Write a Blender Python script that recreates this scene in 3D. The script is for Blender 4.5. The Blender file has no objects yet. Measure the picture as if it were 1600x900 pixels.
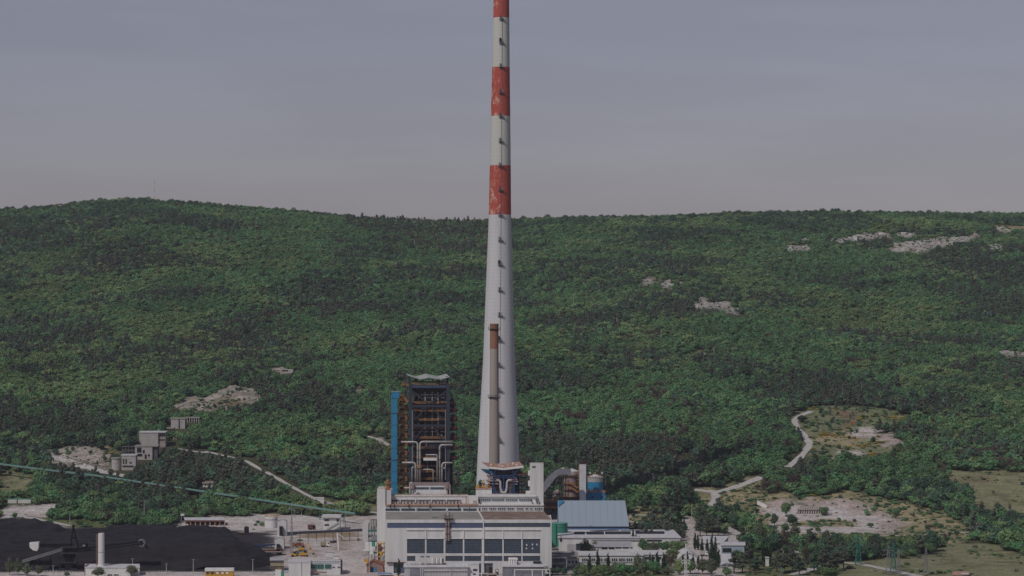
import bpy, math, random
import numpy as np
rnd = random.Random(7)
# ---------------------------------------------------------------- camera, sky, sun, exposure
F, CH = 4285.7, 156.0          # focal length in px of a 1600 px wide frame; camera height above the yard
scene = bpy.context.scene
cd = bpy.data.cameras.new("camera"); cam = bpy.data.objects.new("camera", cd)
scene.collection.objects.link(cam); scene.camera = cam
cam.location = (0, 0, CH); cam.rotation_euler = (math.radians(90), 0, 0)
cd.sensor_width = 36; cd.lens = 36 * F / 1600; cd.clip_start = 1; cd.clip_end = 30000
SUN_EL, SUN_AZ = 46, 218       # azimuth clockwise from +Y
HAZE = 0.000042                 # density of the air
world = bpy.data.worlds.new("World"); scene.world = world; world.use_nodes = True
wn = world.node_tree; bg = wn.nodes["Background"]
sky = wn.nodes.new("ShaderNodeTexSky"); sky.sky_type = 'NISHITA'; sky.sun_disc = False
sky.sun_elevation = math.radians(SUN_EL); sky.sun_rotation = math.radians(SUN_AZ)
sky.air_density = 1.0; sky.dust_density = 0.45; sky.ozone_density = 3.4; sky.altitude = 100
hs = wn.nodes.new("ShaderNodeHueSaturation"); hs.inputs['Saturation'].default_value = 0.55
wtc = wn.nodes.new("ShaderNodeTexCoord"); wmp = wn.nodes.new("ShaderNodeMapping"); wmp.inputs['Scale'].default_value = (3.5, 3.5, 26)
wno = wn.nodes.new("ShaderNodeTexNoise"); wno.inputs['Scale'].default_value = 1.6; wno.inputs['Detail'].default_value = 5; wno.inputs['Roughness'].default_value = .55
wrm = wn.nodes.new("ShaderNodeValToRGB"); wrm.color_ramp.elements[0].position = .40; wrm.color_ramp.elements[0].color = (.99, .89, 1.0, 1)
wrm.color_ramp.elements[1].position = .63; wrm.color_ramp.elements[1].color = (1.07, .97, 1.09, 1)
wmx = wn.nodes.new("ShaderNodeMix"); wmx.data_type = 'RGBA'; wmx.blend_type = 'MULTIPLY'; wmx.inputs[0].default_value = 1
wn.links.new(wtc.outputs['Generated'], wmp.inputs[0]); wn.links.new(wmp.outputs[0], wno.inputs['Vector']); wn.links.new(wno.outputs[0], wrm.inputs[0])
wn.links.new(sky.outputs[0], hs.inputs['Color']); wn.links.new(hs.outputs[0], wmx.inputs[6]); wn.links.new(wrm.outputs[0], wmx.inputs[7])
wn.links.new(wmx.outputs[2], bg.inputs[0]); bg.inputs[1].default_value = 0.105
sl = bpy.data.lights.new("sun", 'SUN'); sl.energy = 4.3; sl.angle = math.radians(.53); sl.color = (1, .94, .86)
so = bpy.data.objects.new("sun", sl); scene.collection.objects.link(so)
_el, _az = math.radians(SUN_EL), math.radians(SUN_AZ)
sd = (math.sin(_az) * math.cos(_el), math.cos(_az) * math.cos(_el), math.sin(_el))
from mathutils import Vector, Matrix
so.rotation_euler = Vector(sd).to_track_quat('Z', 'Y').to_euler(); so.location = (0, 0, 600)
vs = scene.view_settings; vs.view_transform = 'Standard'; vs.look = 'None'; vs.exposure = -1.2; vs.gamma = 1; vs.use_curve_mapping = False
scene.cycles.use_denoising = True; scene.cycles.max_bounces = 6; scene.cycles.volume_bounces = 0
scene.cycles.transparent_max_bounces = 8

# ---------------------------------------------------------------- helpers
COL = scene.collection
def X(u, d): return (u - 800) / F * d
def Z(v, d): return CH - (v - 450) / F * d
def P(u, v, d): return (X(u, d), d, Z(v, d))

def mat(name, c1, c2=None, scale=1.0, rough=.8, metal=0, stretch=(1, 1, 1), bump=0, detail=4, contrast=.5, rand=0, spec=.3):
    m = bpy.data.materials.new(name); m.use_nodes = True; nt = m.node_tree; b = nt.nodes["Principled BSDF"]
    b.inputs['Roughness'].default_value = rough; b.inputs['Metallic'].default_value = metal
    b.inputs['Specular IOR Level'].default_value = spec
    if c2 is None: c2 = tuple(x * .86 for x in c1)
    g = nt.nodes.new("ShaderNodeNewGeometry"); mp = nt.nodes.new("ShaderNodeMapping"); mp.inputs['Scale'].default_value = stretch
    n = nt.nodes.new("ShaderNodeTexNoise"); n.inputs['Scale'].default_value = scale; n.inputs['Detail'].default_value = detail; n.inputs['Roughness'].default_value = .65
    r = nt.nodes.new("ShaderNodeValToRGB"); e = r.color_ramp.elements
    e[0].position = .5 - contrast * .35; e[1].position = .5 + contrast * .35
    e[0].color = (*c2, 1); e[1].color = (*c1, 1)
    nt.links.new(g.outputs['Position'], mp.inputs[0]); nt.links.new(mp.outputs[0], n.inputs['Vector']); nt.links.new(n.outputs[0], r.inputs[0])
    out = r.outputs[0]
    if rand:
        oi = nt.nodes.new("ShaderNodeObjectInfo"); mr = nt.nodes.new("ShaderNodeMapRange"); mr.inputs[3].default_value = 1 - rand; mr.inputs[4].default_value = 1 + rand
        h = nt.nodes.new("ShaderNodeHueSaturation"); nt.links.new(oi.outputs['Random'], mr.inputs[0]); nt.links.new(mr.outputs[0], h.inputs['Value'])
        mh = nt.nodes.new("ShaderNodeMapRange"); mh.inputs[3].default_value = .47; mh.inputs[4].default_value = .53
        ml = nt.nodes.new("ShaderNodeMath"); ml.operation = 'MULTIPLY'; ml.inputs[1].default_value = 7.3
        mf = nt.nodes.new("ShaderNodeMath"); mf.operation = 'FRACT'
        nt.links.new(oi.outputs['Random'], ml.inputs[0]); nt.links.new(ml.outputs[0], mf.inputs[0]); nt.links.new(mf.outputs[0], mh.inputs[0]); nt.links.new(mh.outputs[0], h.inputs['Hue'])
        nt.links.new(out, h.inputs['Color']); out = h.outputs[0]
    nt.links.new(out, b.inputs['Base Color'])
    if bump:
        bp = nt.nodes.new("ShaderNodeBump"); bp.inputs['Strength'].default_value = bump; bp.inputs['Distance'].default_value = .6
        nt.links.new(n.outputs[0], bp.inputs['Height']); nt.links.new(bp.outputs[0], b.inputs['Normal'])
    return m

M = {}
M['white'] = mat('white_wall', (.77, .77, .78), (.50, .49, .48), .3, .8, stretch=(1, 1, .07), contrast=.85, detail=9)
M['white2'] = mat('white_trim', (.78, .78, .78), (.62, .61, .6), .5, .7)
M['greywall'] = mat('grey_wall', (.45, .46, .48), (.36, .36, .38), .3, .8, stretch=(1, 1, .2))
M['concrete'] = mat('chimney_concrete', (.64, .645, .66), (.53, .535, .55), .10, .85, stretch=(1, 1, .06), contrast=.9)
M['oldconcrete'] = mat('old_chimney_concrete', (.40, .355, .32), (.32, .28, .25), .25, .9, stretch=(1, 1, .1), contrast=.8)
M['brickred'] = mat('faded_orange_brick', (.33, .165, .10), (.24, .12, .08), .9, .9, stretch=(1, 1, .4))
M['redpaint'] = mat('flaking_red_paint', (.62, .10, .05), (.50, .07, .035), .6, .7)
M['whitepaint'] = mat('weathered_white_paint', (.66, .66, .62), (.56, .56, .52), .3, .8, stretch=(1, 1, .1))
M['roofgrey'] = mat('grey_beige_roofing', (.33, .315, .28), (.25, .24, .215), .15, .9)
M['roofbrown'] = mat('brown_roofing', (.27, .20, .165), (.17, .12, .10), .18, .9, contrast=.4)
M['roofwhite'] = mat('white_roof_sheet', (.66, .66, .68), (.5, .5, .52), .25, .7, stretch=(1, .3, 1))
M['rust'] = mat('rusty_sheet', (.36, .16, .095), (.50, .34, .27), .35, .9, contrast=.5)
M['rustdark'] = mat('dark_rust', (.16, .06, .04), (.09, .045, .035), .5, .9)
M['slate'] = mat('slate_blue_steel', (.045, .052, .082), (.028, .034, .055), .5, .6)
M['dark'] = mat('dark_equipment', (.022, .023, .028), (.012, .013, .016), .35, .8, contrast=.3)
M['black'] = mat('black_machine_paint', (.007, .008, .012), (.004, .005, .008), .4, .7, spec=.1)
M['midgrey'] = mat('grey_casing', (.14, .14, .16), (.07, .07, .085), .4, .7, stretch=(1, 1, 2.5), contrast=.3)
M['silver'] = mat('silver_pipe_cladding', (.55, .52, .50), (.40, .37, .36), .6, .45, .2)
M['pinkpipe'] = mat('dull_pink_pipe_cladding', (.36, .27, .25), (.24, .18, .17), .6, .6)
M['orange'] = mat('orange_railing_paint', (.44, .23, .085), (.28, .13, .05), 1.2, .7)
M['redrail'] = mat('dark_red_railing', (.24, .05, .04), (.15, .035, .03), 1, .7)
M['yellow'] = mat('yellow_paint', (.62, .36, .04), (.45, .25, .03), 1, .6)
M['blue'] = mat('bright_blue_cladding', (.03, .235, .43), (.024, .19, .36), .3, .55, stretch=(1, 1, .1))
M['girder'] = mat('dull_blue_girder', (.07, .11, .19), (.05, .08, .14), .6, .6)
M['bluesteel'] = mat('blue_painted_steel', (.03, .09, .24), (.02, .06, .17), .6, .6)
M['paleblue'] = mat('pale_blue_roof_sheet', (.32, .39, .465), (.305, .375, .45), .06, .6, stretch=(1, .15, 1))
M['bluewall'] = mat('mid_blue_wall', (.14, .23, .42), (.12, .2, .37), .3, .6)
M['green'] = mat('green_tank_paint', (.06, .28, .20), (.045, .23, .16), .5, .6, stretch=(1, 1, .2))
M['teal'] = mat('teal_conveyor_cover', (.17, .38, .32), (.12, .30, .26), .4, .6)
M['tealdark'] = mat('teal_green_steel', (.04, .2, .15), (.03, .15, .11), .6, .7)
M['glass'] = mat('dark_window_glass', (.075, .10, .14), (.022, .036, .06), .9, .15, spec=.5, contrast=.5, stretch=(1, 1, 1.6), detail=6)
M['glassblue'] = mat('blue_grey_panel', (.10, .125, .21), (.08, .10, .175), .2, .4)
M['pane'] = mat('window_bars', (.19, .225, .27), (.13, .16, .2), .5, .5)
M['coal'] = mat('coal', (.030, .027, .033), (.005, .0045, .0065), .16, .85, bump=1, detail=10, contrast=.55, stretch=(.22, .8, 2.6))
M['steelgrey'] = mat('galvanised_steel', (.30, .31, .32), (.22, .22, .23), .8, .5, .3)
M['polegrey'] = mat('concrete_pole', (.46, .45, .43), None, .8, .8)
M['conveyor'] = mat('grey_gallery_cladding', (.25, .25, .28), (.17, .17, .20), .3, .5)
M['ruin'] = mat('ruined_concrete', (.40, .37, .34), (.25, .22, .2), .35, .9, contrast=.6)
M['brown'] = mat('brown_siding', (.13, .11, .10), (.1, .085, .08), .5, .8)
M['beigestripe'] = mat('beige_siding', (.34, .29, .2), None, .5, .8)
M['tile'] = mat('terracotta_tiles', (.36, .16, .11), (.24, .10, .075), .9, .9, stretch=(2, .5, 1))
M['pinkwall'] = mat('pinkish_brick_wall', (.34, .2, .17), (.26, .16, .14), .8, .9)
M['foldroof'] = mat('grey_green_roof_sheet', (.42, .45, .44), (.33, .36, .35), .3, .8)
M['solar'] = mat('solar_panel', (.03, .03, .045), (.02, .02, .03), .5, .7, spec=.05)
M['doorblue'] = mat('blue_door', (.05, .22, .42), None, .5, .6)
M['awning'] = mat('blue_tarpaulin', (.16, .3, .52), (.13, .26, .45), .6, .7)
M['bark'] = mat('bark', (.11, .085, .065), (.06, .05, .04), .8, .95)
M['barkpale'] = mat('pale_bark', (.32, .29, .26), (.22, .2, .18), .8, .95)

def wl(o):
    p = Vector(o.location)
    while o.parent is not None:
        o = o.parent; p = p + Vector(o.location)
    return p

class MB:
    def __init__(s): s.v = []; s.f = []
    def add(s, vs_, fs):
        o = len(s.v); s.v += [tuple(map(float, p)) for p in vs_]; s.f += [tuple(o + i for i in f) for f in fs]; return s
    def box(s, x0, x1, y0, y1, z0, z1):
        return s.add([(x, y, z) for z in (z0, z1) for y in (y0, y1) for x in (x0, x1)], [(0, 2, 3, 1), (4, 5, 7, 6), (0, 1, 5, 4), (2, 6, 7, 3), (0, 4, 6, 2), (1, 3, 7, 5)])
    def pb(s, u0, u1, v0, v1, d, dep):          # box whose front face, at distance d, spans the given picture rectangle
        return s.box(X(u0, d), X(u1, d), d, d + dep, max(Z(v1, d), -.3) if Z(v0, d) > 0 else Z(v1, d), Z(v0, d))
    def prism(s, poly, y0, y1):                 # poly in (x,z), extruded in y
        n = len(poly)
        return s.add([(x, y0, z) for x, z in poly] + [(x, y1, z) for x, z in poly], [tuple(range(n)), tuple(range(2 * n - 1, n - 1, -1))] + [(i, (i + 1) % n + 0, (i + 1) % n + n, i + n)[::-1] for i in range(n)])
    def bar(s, a, b, w, h=None):                # square bar from a to b
        h = h or w; a, b = Vector(a), Vector(b); t = (b - a)
        if t.length < 1e-6: return s
        t.normalize(); up = Vector((0, 0, 1)) if abs(t.z) < .95 else Vector((0, 1, 0))
        p = t.cross(up).normalized(); q = p.cross(t).normalized()
        vs_ = [c + p * w / 2 * i + q * h / 2 * j for c in (a, b) for i, j in ((-1, -1), (1, -1), (1, 1), (-1, 1))]
        return s.add(vs_, [(0, 3, 2, 1), (4, 5, 6, 7), (0, 1, 5, 4), (1, 2, 6, 5), (2, 3, 7, 6), (3, 0, 4, 7)])
    def tube(s, pts, r, n=10, cap=True):
        pts = [Vector(p) for p in pts]; rs = r if isinstance(r, (list, tuple)) else [r] * len(pts)
        rings = []; prev = None
        for i, p in enumerate(pts):
            t = (pts[min(i + 1, len(pts) - 1)] - pts[max(i - 1, 0)]).normalized()
            if prev is None:
                up = Vector((0, 0, 1)) if abs(t.z) < .9 else Vector((0, 1, 0)); a = t.cross(up).normalized()
            else: a = (prev - t * prev.dot(t)).normalized()
            prev = a; b = t.cross(a)
            rings.append([p + (a * math.cos(2 * math.pi * k / n) + b * math.sin(2 * math.pi * k / n)) * rs[i] for k in range(n)])
        vs_ = [q for r_ in rings for q in r_]; fs = []
        for i in range(len(pts) - 1):
            for k in range(n): fs.append((i * n + k, i * n + (k + 1) % n, (i + 1) * n + (k + 1) % n, (i + 1) * n + k))
        if cap: fs += [tuple(range(n))[::-1], tuple(range((len(pts) - 1) * n, len(pts) * n))]
        return s.add(vs_, fs)
    def lathe(s, prof, cx, cy, n=32, cap=True):  # prof: list of (r,z)
        vs_ = [(cx + r * math.cos(2 * math.pi * k / n), cy + r * math.sin(2 * math.pi * k / n), z) for r, z in prof for k in range(n)]
        fs = [(i * n + k, i * n + (k + 1) % n, (i + 1) * n + (k + 1) % n, (i + 1) * n + k) for i in range(len(prof) - 1) for k in range(n)]
        if cap: fs += [tuple(range(n))[::-1], tuple(range((len(prof) - 1) * n, len(prof) * n))]
        return s.add(vs_, fs)
    def ob(s, name, m, parent=None, smooth=False, org=None):
        me = bpy.data.meshes.new(name)
        vv = s.v
        if parent is not None: org = wl(parent)
        if org is not None: vv = [(a - org[0], b - org[1], c - org[2]) for a, b, c in vv]
        me.from_pydata(vv, [], s.f); me.update()
        me.materials.append(M[m] if isinstance(m, str) else m)
        if smooth: me.shade_smooth()
        o = bpy.data.objects.new(name, me); COL.objects.link(o)
        if parent is not None: o.parent = parent
        elif org is not None: o.location = org
        return o

def tag(o, label=None, cat=None, group=None, kind=None):
    if label: o['label'] = label
    if cat: o['category'] = cat
    if group: o['group'] = group
    if kind: o['kind'] = kind
    return o
def thing(name, label, cat, loc, group=None):
    o = bpy.data.objects.new(name, None); COL.objects.link(o); o.location = loc
    o.empty_display_size = 1; return tag(o, label, cat, group)
def railing(mb, pts, h=1.1, w=.14):
    for a, b in zip(pts[:-1], pts[1:]):
        for k in (.5, 1): mb.bar((a[0], a[1], a[2] + h * k), (b[0], b[1], b[2] + h * k), w)
        L = (Vector(b) - Vector(a)).length; n = max(1, int(L / 2))
        for i in range(n + 1):
            t = i / n; p = [a[j] + (b[j] - a[j]) * t for j in range(3)]
            mb.bar(p, (p[0], p[1], p[2] + h), w)

# ---------------------------------------------------------------- terrain
def sstep(a, b, x):
    t = np.clip((x - a) / (b - a), 0, 1); return t * t * (3 - 2 * t)
_gy = np.arange(-4000, 9001, 10.)
_py = [-4000, 0, 250, 900, 1300, 1815, 1900, 2050, 2300, 2700, 3100, 3450, 3600, 3900, 6000, 9000]
_pz = [140, 149, 118, 20, 0, 0, 11, 35, 74, 123, 190, 243, 253, 236, 190, 180]
_gz = np.interp(_gy, _py, _pz)
_k = np.hanning(15); _k /= _k.sum(); _gz = np.convolve(np.pad(_gz, 7, mode='edge'), _k, mode='valid')
_gz = np.where((_gy > 1330) & (_gy < 1790), 0, _gz)
_ru = [-300, 13, 100, 150, 220, 280, 400, 480, 560, 650, 760, 850, 960, 1080, 1150, 1300, 1500, 1600, 1900]
_rv = [335, 325, 320, 313, 309, 314, 321, 328, 336, 338, 338, 335, 332, 330, 328, 330, 331, 332, 335]
def hn(x, y):
    return (np.sin(x / 71 + 1.3 + np.sin(y / 130)) * np.sin(y / 96 + .7 + .8 * np.sin(x / 160)) * .55
            + np.sin(x / 173 + 2.1 + y / 400) * .8 + np.sin(y / 210 + x / 320) * .4 + np.sin(x / 31 + y / 47) * .12)
def TH(x, y):
    x = np.asarray(x, float); y = np.asarray(y, float)
    z = np.interp(y, _gy, _gz)
    u = 800 + F * x / np.maximum(y, 400)
    dz = CH - (np.interp(u, _ru, _rv) + 7 - 450) / F * 3600 - 253
    z = z + sstep(2500, 3500, y) * (1 - sstep(4200, 6000, y)) * dz
    z = z + hn(x, y) * (2.0 * sstep(1860, 2000, y) + 6.5 * sstep(2050, 2500, y)) * (1 - .75 * sstep(3250, 3500, y))
    z = z + (1 - sstep(1000, 1300, y)) * hn(x, y) * 3 * sstep(300, 600, y)
    return z
def G(u, v):                                     # the ground point seen at a picture position
    d = np.arange(1330., 3800., 2.); zz = TH(X(u, d), d); i = np.argmax(zz >= Z(v, d))
    if i == 0: i = len(d) - 1
    return (float(X(u, d[i])), float(d[i]), float(zz[i]))
def GP(pts): return [G(*p) for p in pts]
def inside(px, py, poly):
    c = np.zeros(px.shape, bool); n = len(poly)
    for i in range(n):
        x1, y1 = poly[i][0], poly[i][1]; x2, y2 = poly[(i + 1) % n][0], poly[(i + 1) % n][1]
        if y1 == y2: continue
        c ^= ((y1 > py) != (y2 > py)) & (px < (x2 - x1) * (py - y1) / (y2 - y1) + x1)
    return c
def near_line(px, py, line, w):
    r = np.zeros(px.shape, bool)
    for (x1, y1, *_), (x2, y2, *_) in zip(line[:-1], line[1:]):
        dx, dy = x2 - x1, y2 - y1; t = np.clip(((px - x1) * dx + (py - y1) * dy) / (dx * dx + dy * dy + 1e-9), 0, 1)
        r |= (px - x1 - t * dx) ** 2 + (py - y1 - t * dy) ** 2 < w * w
    return r
def vnoise(x, y, s, seed=0):
    r = np.random.RandomState(seed); T = r.rand(64, 64); a = x / s + 1000; b = y / s + 1000
    i = np.floor(a).astype(int); j = np.floor(b).astype(int); fa = a - i; fb = b - j; fa = fa * fa * (3 - 2 * fa); fb = fb * fb * (3 - 2 * fb)
    g = lambda p, q: T[p % 64, q % 64]
    return (g(i, j) * (1 - fa) + g(i + 1, j) * fa) * (1 - fb) + (g(i, j + 1) * (1 - fa) + g(i + 1, j + 1) * fa) * fb

# ground cover zones, drawn as the areas seen in the photo and laid on the terrain: (outline, colour key, trees allowed)
GC = dict(soil=(.075, .08, .045), grass=(.16, .175, .08), dry=(.37, .315, .19), gravel=(.60, .555, .54), yard=(.60, .55, .53), rock=(.44, .39, .35), coal=(.05, .045, .052),
          tan=(.33, .25, .17), pink=(.49, .41, .385), field=(.255, .25, .145), hallshadow=(.05, .05, .055), lightgrass=(.21, .23, .13), brown=(.25, .18, .13))
ZONES = [
 ('yard', [(-60, 828), (60, 822), (170, 826), (262, 822), (300, 812), (345, 806), (420, 805), (470, 806), (520, 808), (592, 806), (600, 810), (870, 810), (900, 930), (-100, 930)]),
 ('grass', [(-40, 815), (60, 808), (100, 814), (175, 814), (178, 824), (120, 824), (60, 822), (-40, 826)]),
 ('yard', [(858, 800), (986, 806), (986, 864), (858, 864)]),
 ('hallshadow', [(858, 848), (880, 848), (890, 935), (855, 935)]),  # turbine hall's shadow beside its end wall, painted dark into the ground colour
 ('coal', [(-80, 826), (60, 824), (260, 824), (345, 826), (382, 832), (424, 830), (434, 838), (425, 852), (448, 858), (440, 872), (430, 893), (-80, 893)]),
 ('tan', [(455, 832), (560, 830), (566, 840), (480, 842)]),
 ('dry', [(385, 815), (410, 816), (400, 828), (385, 826)]),
 ('tan', [(528, 840), (545, 845), (540, 860), (530, 862)]),
 ('pink', [(452, 845), (470, 845), (482, 872), (455, 872)]),
 ('rock', [(272, 632), (300, 622), (325, 624), (352, 607), (385, 604), (413, 618), (410, 630), (395, 638), (360, 642), (330, 647), (290, 645), (270, 640)]),
 ('brown', [(345, 622), (375, 622), (392, 634), (372, 640), (345, 634)]),
 ('rock', [(72, 708), (95, 700), (150, 700), (160, 705), (178, 712), (176, 735), (150, 740), (100, 730), (72, 722)]),
 ('rock', [(418, 575), (450, 574), (455, 582), (425, 582)]),
 ('dry', [(160, 700), (178, 700), (180, 712), (160, 710)]),
 ('field', [(0, 735), (45, 742), (60, 762), (40, 778), (0, 780)]),
 ('gravel', [(0, 792), (60, 788), (115, 792), (80, 805), (0, 812)]),
 ('grass', [(285, 775), (320, 778), (345, 790), (300, 796)]),
 ('gravel', [(318, 822), (345, 806), (420, 808), (420, 830), (330, 830)]),
 ('field', [(500, 776), (540, 785), (585, 792), (592, 805), (540, 804), (500, 792)]),
 ('lightgrass', [(1240, 650), (1262, 637), (1330, 634), (1385, 640), (1415, 650), (1400, 665), (1370, 672), (1410, 690), (1412, 706), (1350, 718), (1262, 716), (1262, 690), (1250, 672)]),
 ('brown', [(1315, 640), (1330, 640), (1345, 665), (1310, 680)]),
 ('dry', [(1262, 676), (1330, 670), (1360, 690), (1330, 700), (1265, 696)]),
 ('gravel', [(1340, 672), (1368, 668), (1375, 682), (1345, 690)]),
 ('pink', [(1372, 680), (1395, 676), (1410, 698), (1375, 700)]),
 ('gravel', [(1318, 704), (1345, 702), (1346, 712), (1325, 717)]),
 ('dry', [(1400, 648), (1465, 650), (1460, 658), (1405, 656)]),
 ('dry', [(1150, 770), (1185, 765), (1240, 775), (1340, 772), (1430, 788), (1475, 800), (1500, 815), (1540, 835), (1500, 850), (1400, 852), (1240, 852), (1190, 835), (1165, 815), (1140, 800)]),
 ('pink', [(1195, 785), (1250, 781), (1345, 784), (1375, 800), (1415, 818), (1395, 836), (1345, 834), (1230, 834), (1215, 812), (1195, 800)]),
 ('gravel', [(1185, 798), (1250, 792), (1340, 798), (1380, 812), (1370, 834), (1215, 832), (1208, 816), (1240, 812), (1200, 806)]),
 ('dry', [(1228, 816), (1300, 812), (1350, 816), (1330, 822), (1240, 824)]),
 ('field', [(1458, 745), (1490, 736), (1680, 738), (1680, 815), (1560, 812), (1520, 800), (1508, 772), (1480, 757)]),
 ('brown', [(1485, 748), (1530, 746), (1570, 752), (1500, 757)]),
 ('dry', [(1085, 762), (1125, 764), (1180, 743), (1196, 752), (1185, 765), (1195, 790), (1165, 806), (1128, 800), (1110, 806), (1085, 790)]),
 ('dry', [(983, 790), (1035, 792), (1045, 830), (983, 832)]),
 ('yard', [(1060, 808), (1085, 808), (1100, 832), (1160, 838), (1162, 905), (1100, 930), (880, 935), (880, 862), (1060, 850)]),
 ('grass', [(895, 872), (1050, 872), (1060, 935), (890, 935)]),
 ('grass', [(1160, 860), (1290, 868), (1290, 935), (1160, 935)]),
 ('field', [(1300, 880), (1450, 868), (1480, 848), (1560, 850), (1590, 868), (1700, 880), (1700, 940), (1300, 940)]),
 ('grass', [(1040, 555), (1100, 548), (1128, 558), (1100, 562), (1050, 562)]),
 ('dry', [(1525, 355), (1560, 352), (1590, 354), (1640, 352), (1640, 364), (1575, 364)]),
 ('rock', [(583, 684), (600, 686), (612, 700), (602, 700)]),
]
ROCKS = [[(1226, 386), (1262, 384), (1266, 390), (1228, 392)], [(1300, 375), (1330, 372), (1345, 366), (1390, 365), (1392, 374), (1350, 376), (1310, 378)], [(1400, 366), (1432, 367), (1428, 372), (1402, 372)],
 [(1386, 394), (1400, 380), (1440, 376), (1470, 372), (1500, 372), (1522, 365), (1530, 368), (1500, 382), (1462, 388), (1440, 396), (1420, 392)], [(1250, 375), (1266, 374), (1264, 379), (1252, 379)],
 [(1530, 384), (1560, 383), (1570, 390), (1540, 390)], [(1552, 552), (1575, 549), (1610, 549), (1610, 558), (1570, 558)], [(996, 446), (1010, 436), (1028, 431), (1024, 438), (1010, 448)], [(1030, 441), (1050, 438), (1048, 451), (1030, 450)],
 [(1078, 482), (1092, 466), (1112, 464), (1104, 474), (1120, 474), (1140, 470), (1146, 482), (1160, 484), (1158, 493), (1136, 490), (1122, 482), (1096, 484)], [(1290, 372), (1300, 372), (1300, 377), (1290, 377)],
 [(1060, 442), (1072, 442), (1070, 445), (1060, 445)], [(555, 602), (562, 602), (560, 607), (556, 607)], [(560, 610), (575, 610), (572, 614), (560, 614)], [(1555, 357), (1572, 356), (1572, 362), (1556, 362)]]
ROADS = [([(72, 716), (100, 724), (130, 731), (155, 737), (200, 745)], 7), ([(320, 706), (355, 714), (385, 721), (405, 733), (425, 743), (450, 758), (470, 769), (490, 780)], 3.2),
 ([(490, 780), (520, 789), (560, 797), (592, 803)], 3.5), ([(575, 682), (600, 692), (614, 700)], 3.5),
 ([(1268, 643), (1250, 650), (1241, 658), (1244, 668), (1256, 680), (1266, 695), (1258, 706), (1250, 716), (1230, 731)], 5), ([(1190, 746), (1178, 751), (1150, 762), (1120, 770), (1085, 766)], 6),
 ([(1118, 770), (1118, 782), (1112, 792), (1106, 800)], 5.5), ([(1126, 820), (1142, 830), (1162, 837), (1190, 842)], 8), ([(1208, 852), (1225, 860), (1250, 864)], 5),
 ([(1240, 899), (1275, 888), (1310, 879), (1345, 882), (1380, 889), (1420, 898), (1480, 911)], 6), ([(1376, 838), (1420, 837), (1470, 834), (1540, 831)], 4), ([(985, 817), (1015, 817)], 5), ([(985, 806), (1015, 806)], 3),
 ([(540, 562), (500, 560)], 2), ([(270, 700), (300, 706), (325, 708)], 3), ([(1100, 553), (1128, 562)], 2), ([(0, 801), (60, 812), (110, 822)], 5)]
ZW = [(k, [(p[0], p[1]) for p in GP(z)]) for k, z in ZONES]
RW = [[(p[0], p[1]) for p in GP(z)] for z in ROCKS]
RDW = [(GP(l), w) for l, w in ROADS]

xs = np.unique(np.concatenate([np.linspace(-7000, -760, 40), np.arange(-760, 761, 4.), np.linspace(760, 7000, 40)]))
ys = np.unique(np.concatenate([np.linspace(-4000, 1300, 60), np.arange(1300, 2300, 3.), np.arange(2300, 3700, 5.), np.linspace(3700, 9000, 50)]))
gx, gy = np.meshgrid(xs, ys); gz = TH(gx, gy)
colr = np.zeros((*gx.shape, 3)); colr[:] = GC['soil']
hl = sstep(1850, 1950, gy); jx = gx + (vnoise(gx, gy, 9, 1) - .5) * (9 + 7 * hl) + (vnoise(gx, gy, 3.5, 41) - .5) * 7; jy = gy + (vnoise(gx, gy, 9, 2) - .5) * (14 + 14 * hl) + (vnoise(gx, gy, 3.5, 42) - .5) * 9
rocky = np.zeros(gx.shape)
for k, poly in ZW:
    m_ = inside(jx, jy, poly); colr[m_] = GC[k]
    if k == 'rock': rocky[m_] = .9
    elif k == 'pink': rocky[m_] = .45
    elif k not in ('yard', 'coal'): rocky[m_] = 0
for poly in RW:
    m_ = inside(jx, jy, poly); colr[m_] = (.60, .58, .57); rocky[m_] = .8
rn = vnoise(gx, gy, 6, 3); gz = gz + rocky * (rn - .3) * 3.0 + rocky * (vnoise(gx, gy, 16, 9) - .3) * 3.2
sk = rocky * (vnoise(gx, gy, 8, 14) * .6 + rn * .4 > .60) * .75; colr = colr * (1 - sk[..., None]) + np.array((.13, .12, .075)) * sk[..., None]
kk = np.hypot(0, 1); sm = colr.copy(); sm[1:-1, 1:-1] = (colr[1:-1, 1:-1] * 2 + colr[:-2, 1:-1] + colr[2:, 1:-1] + colr[1:-1, :-2] + colr[1:-1, 2:]) / 6; colr = sm
gg = (colr[..., 0] > .2) & (colr[..., 0] < .42); pch = np.clip((vnoise(gx, gy, 11, 51) * .6 + vnoise(gx, gy, 4, 52) * .4 - .5) * 5, 0, 1) * gg * .6 * (gy > 1500) * ((gx > 60) | (gy > 1850))
colr = colr * (1 - pch[..., None]) + np.array((.12, .135, .06)) * pch[..., None]     # grass growing through bare soil
yv = np.clip((vnoise(gx, gy, 13, 53) * .6 + vnoise(gx * 3, gy, 5, 54) * .4 - .45) * 4, 0, 1) * (colr[..., 0] > .45) * .35
colr = colr * (1 - yv[..., None]) + np.array((.34, .27, .23)) * yv[..., None]
nx, ny = len(xs), len(ys)
idx = np.arange(nx * ny).reshape(ny, nx)
quads = np.stack([idx[:-1, :-1], idx[:-1, 1:], idx[1:, 1:], idx[1:, :-1]], -1).reshape(-1, 4)
def np_mesh(name, V, Q, mat_, smooth=True):
    me = bpy.data.meshes.new(name); k = Q.shape[1]
    me.vertices.add(len(V)); me.vertices.foreach_set('co', V.astype(np.float32).ravel())
    me.loops.add(Q.size); me.loops.foreach_set('vertex_index', Q.astype(np.int32).ravel())
    me.polygons.add(len(Q)); me.polygons.foreach_set('loop_start', np.arange(0, Q.size, k, dtype=np.int32))
    me.update(); me.validate(); me.materials.append(mat_)
    if smooth: me.shade_smooth()
    return me
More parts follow.
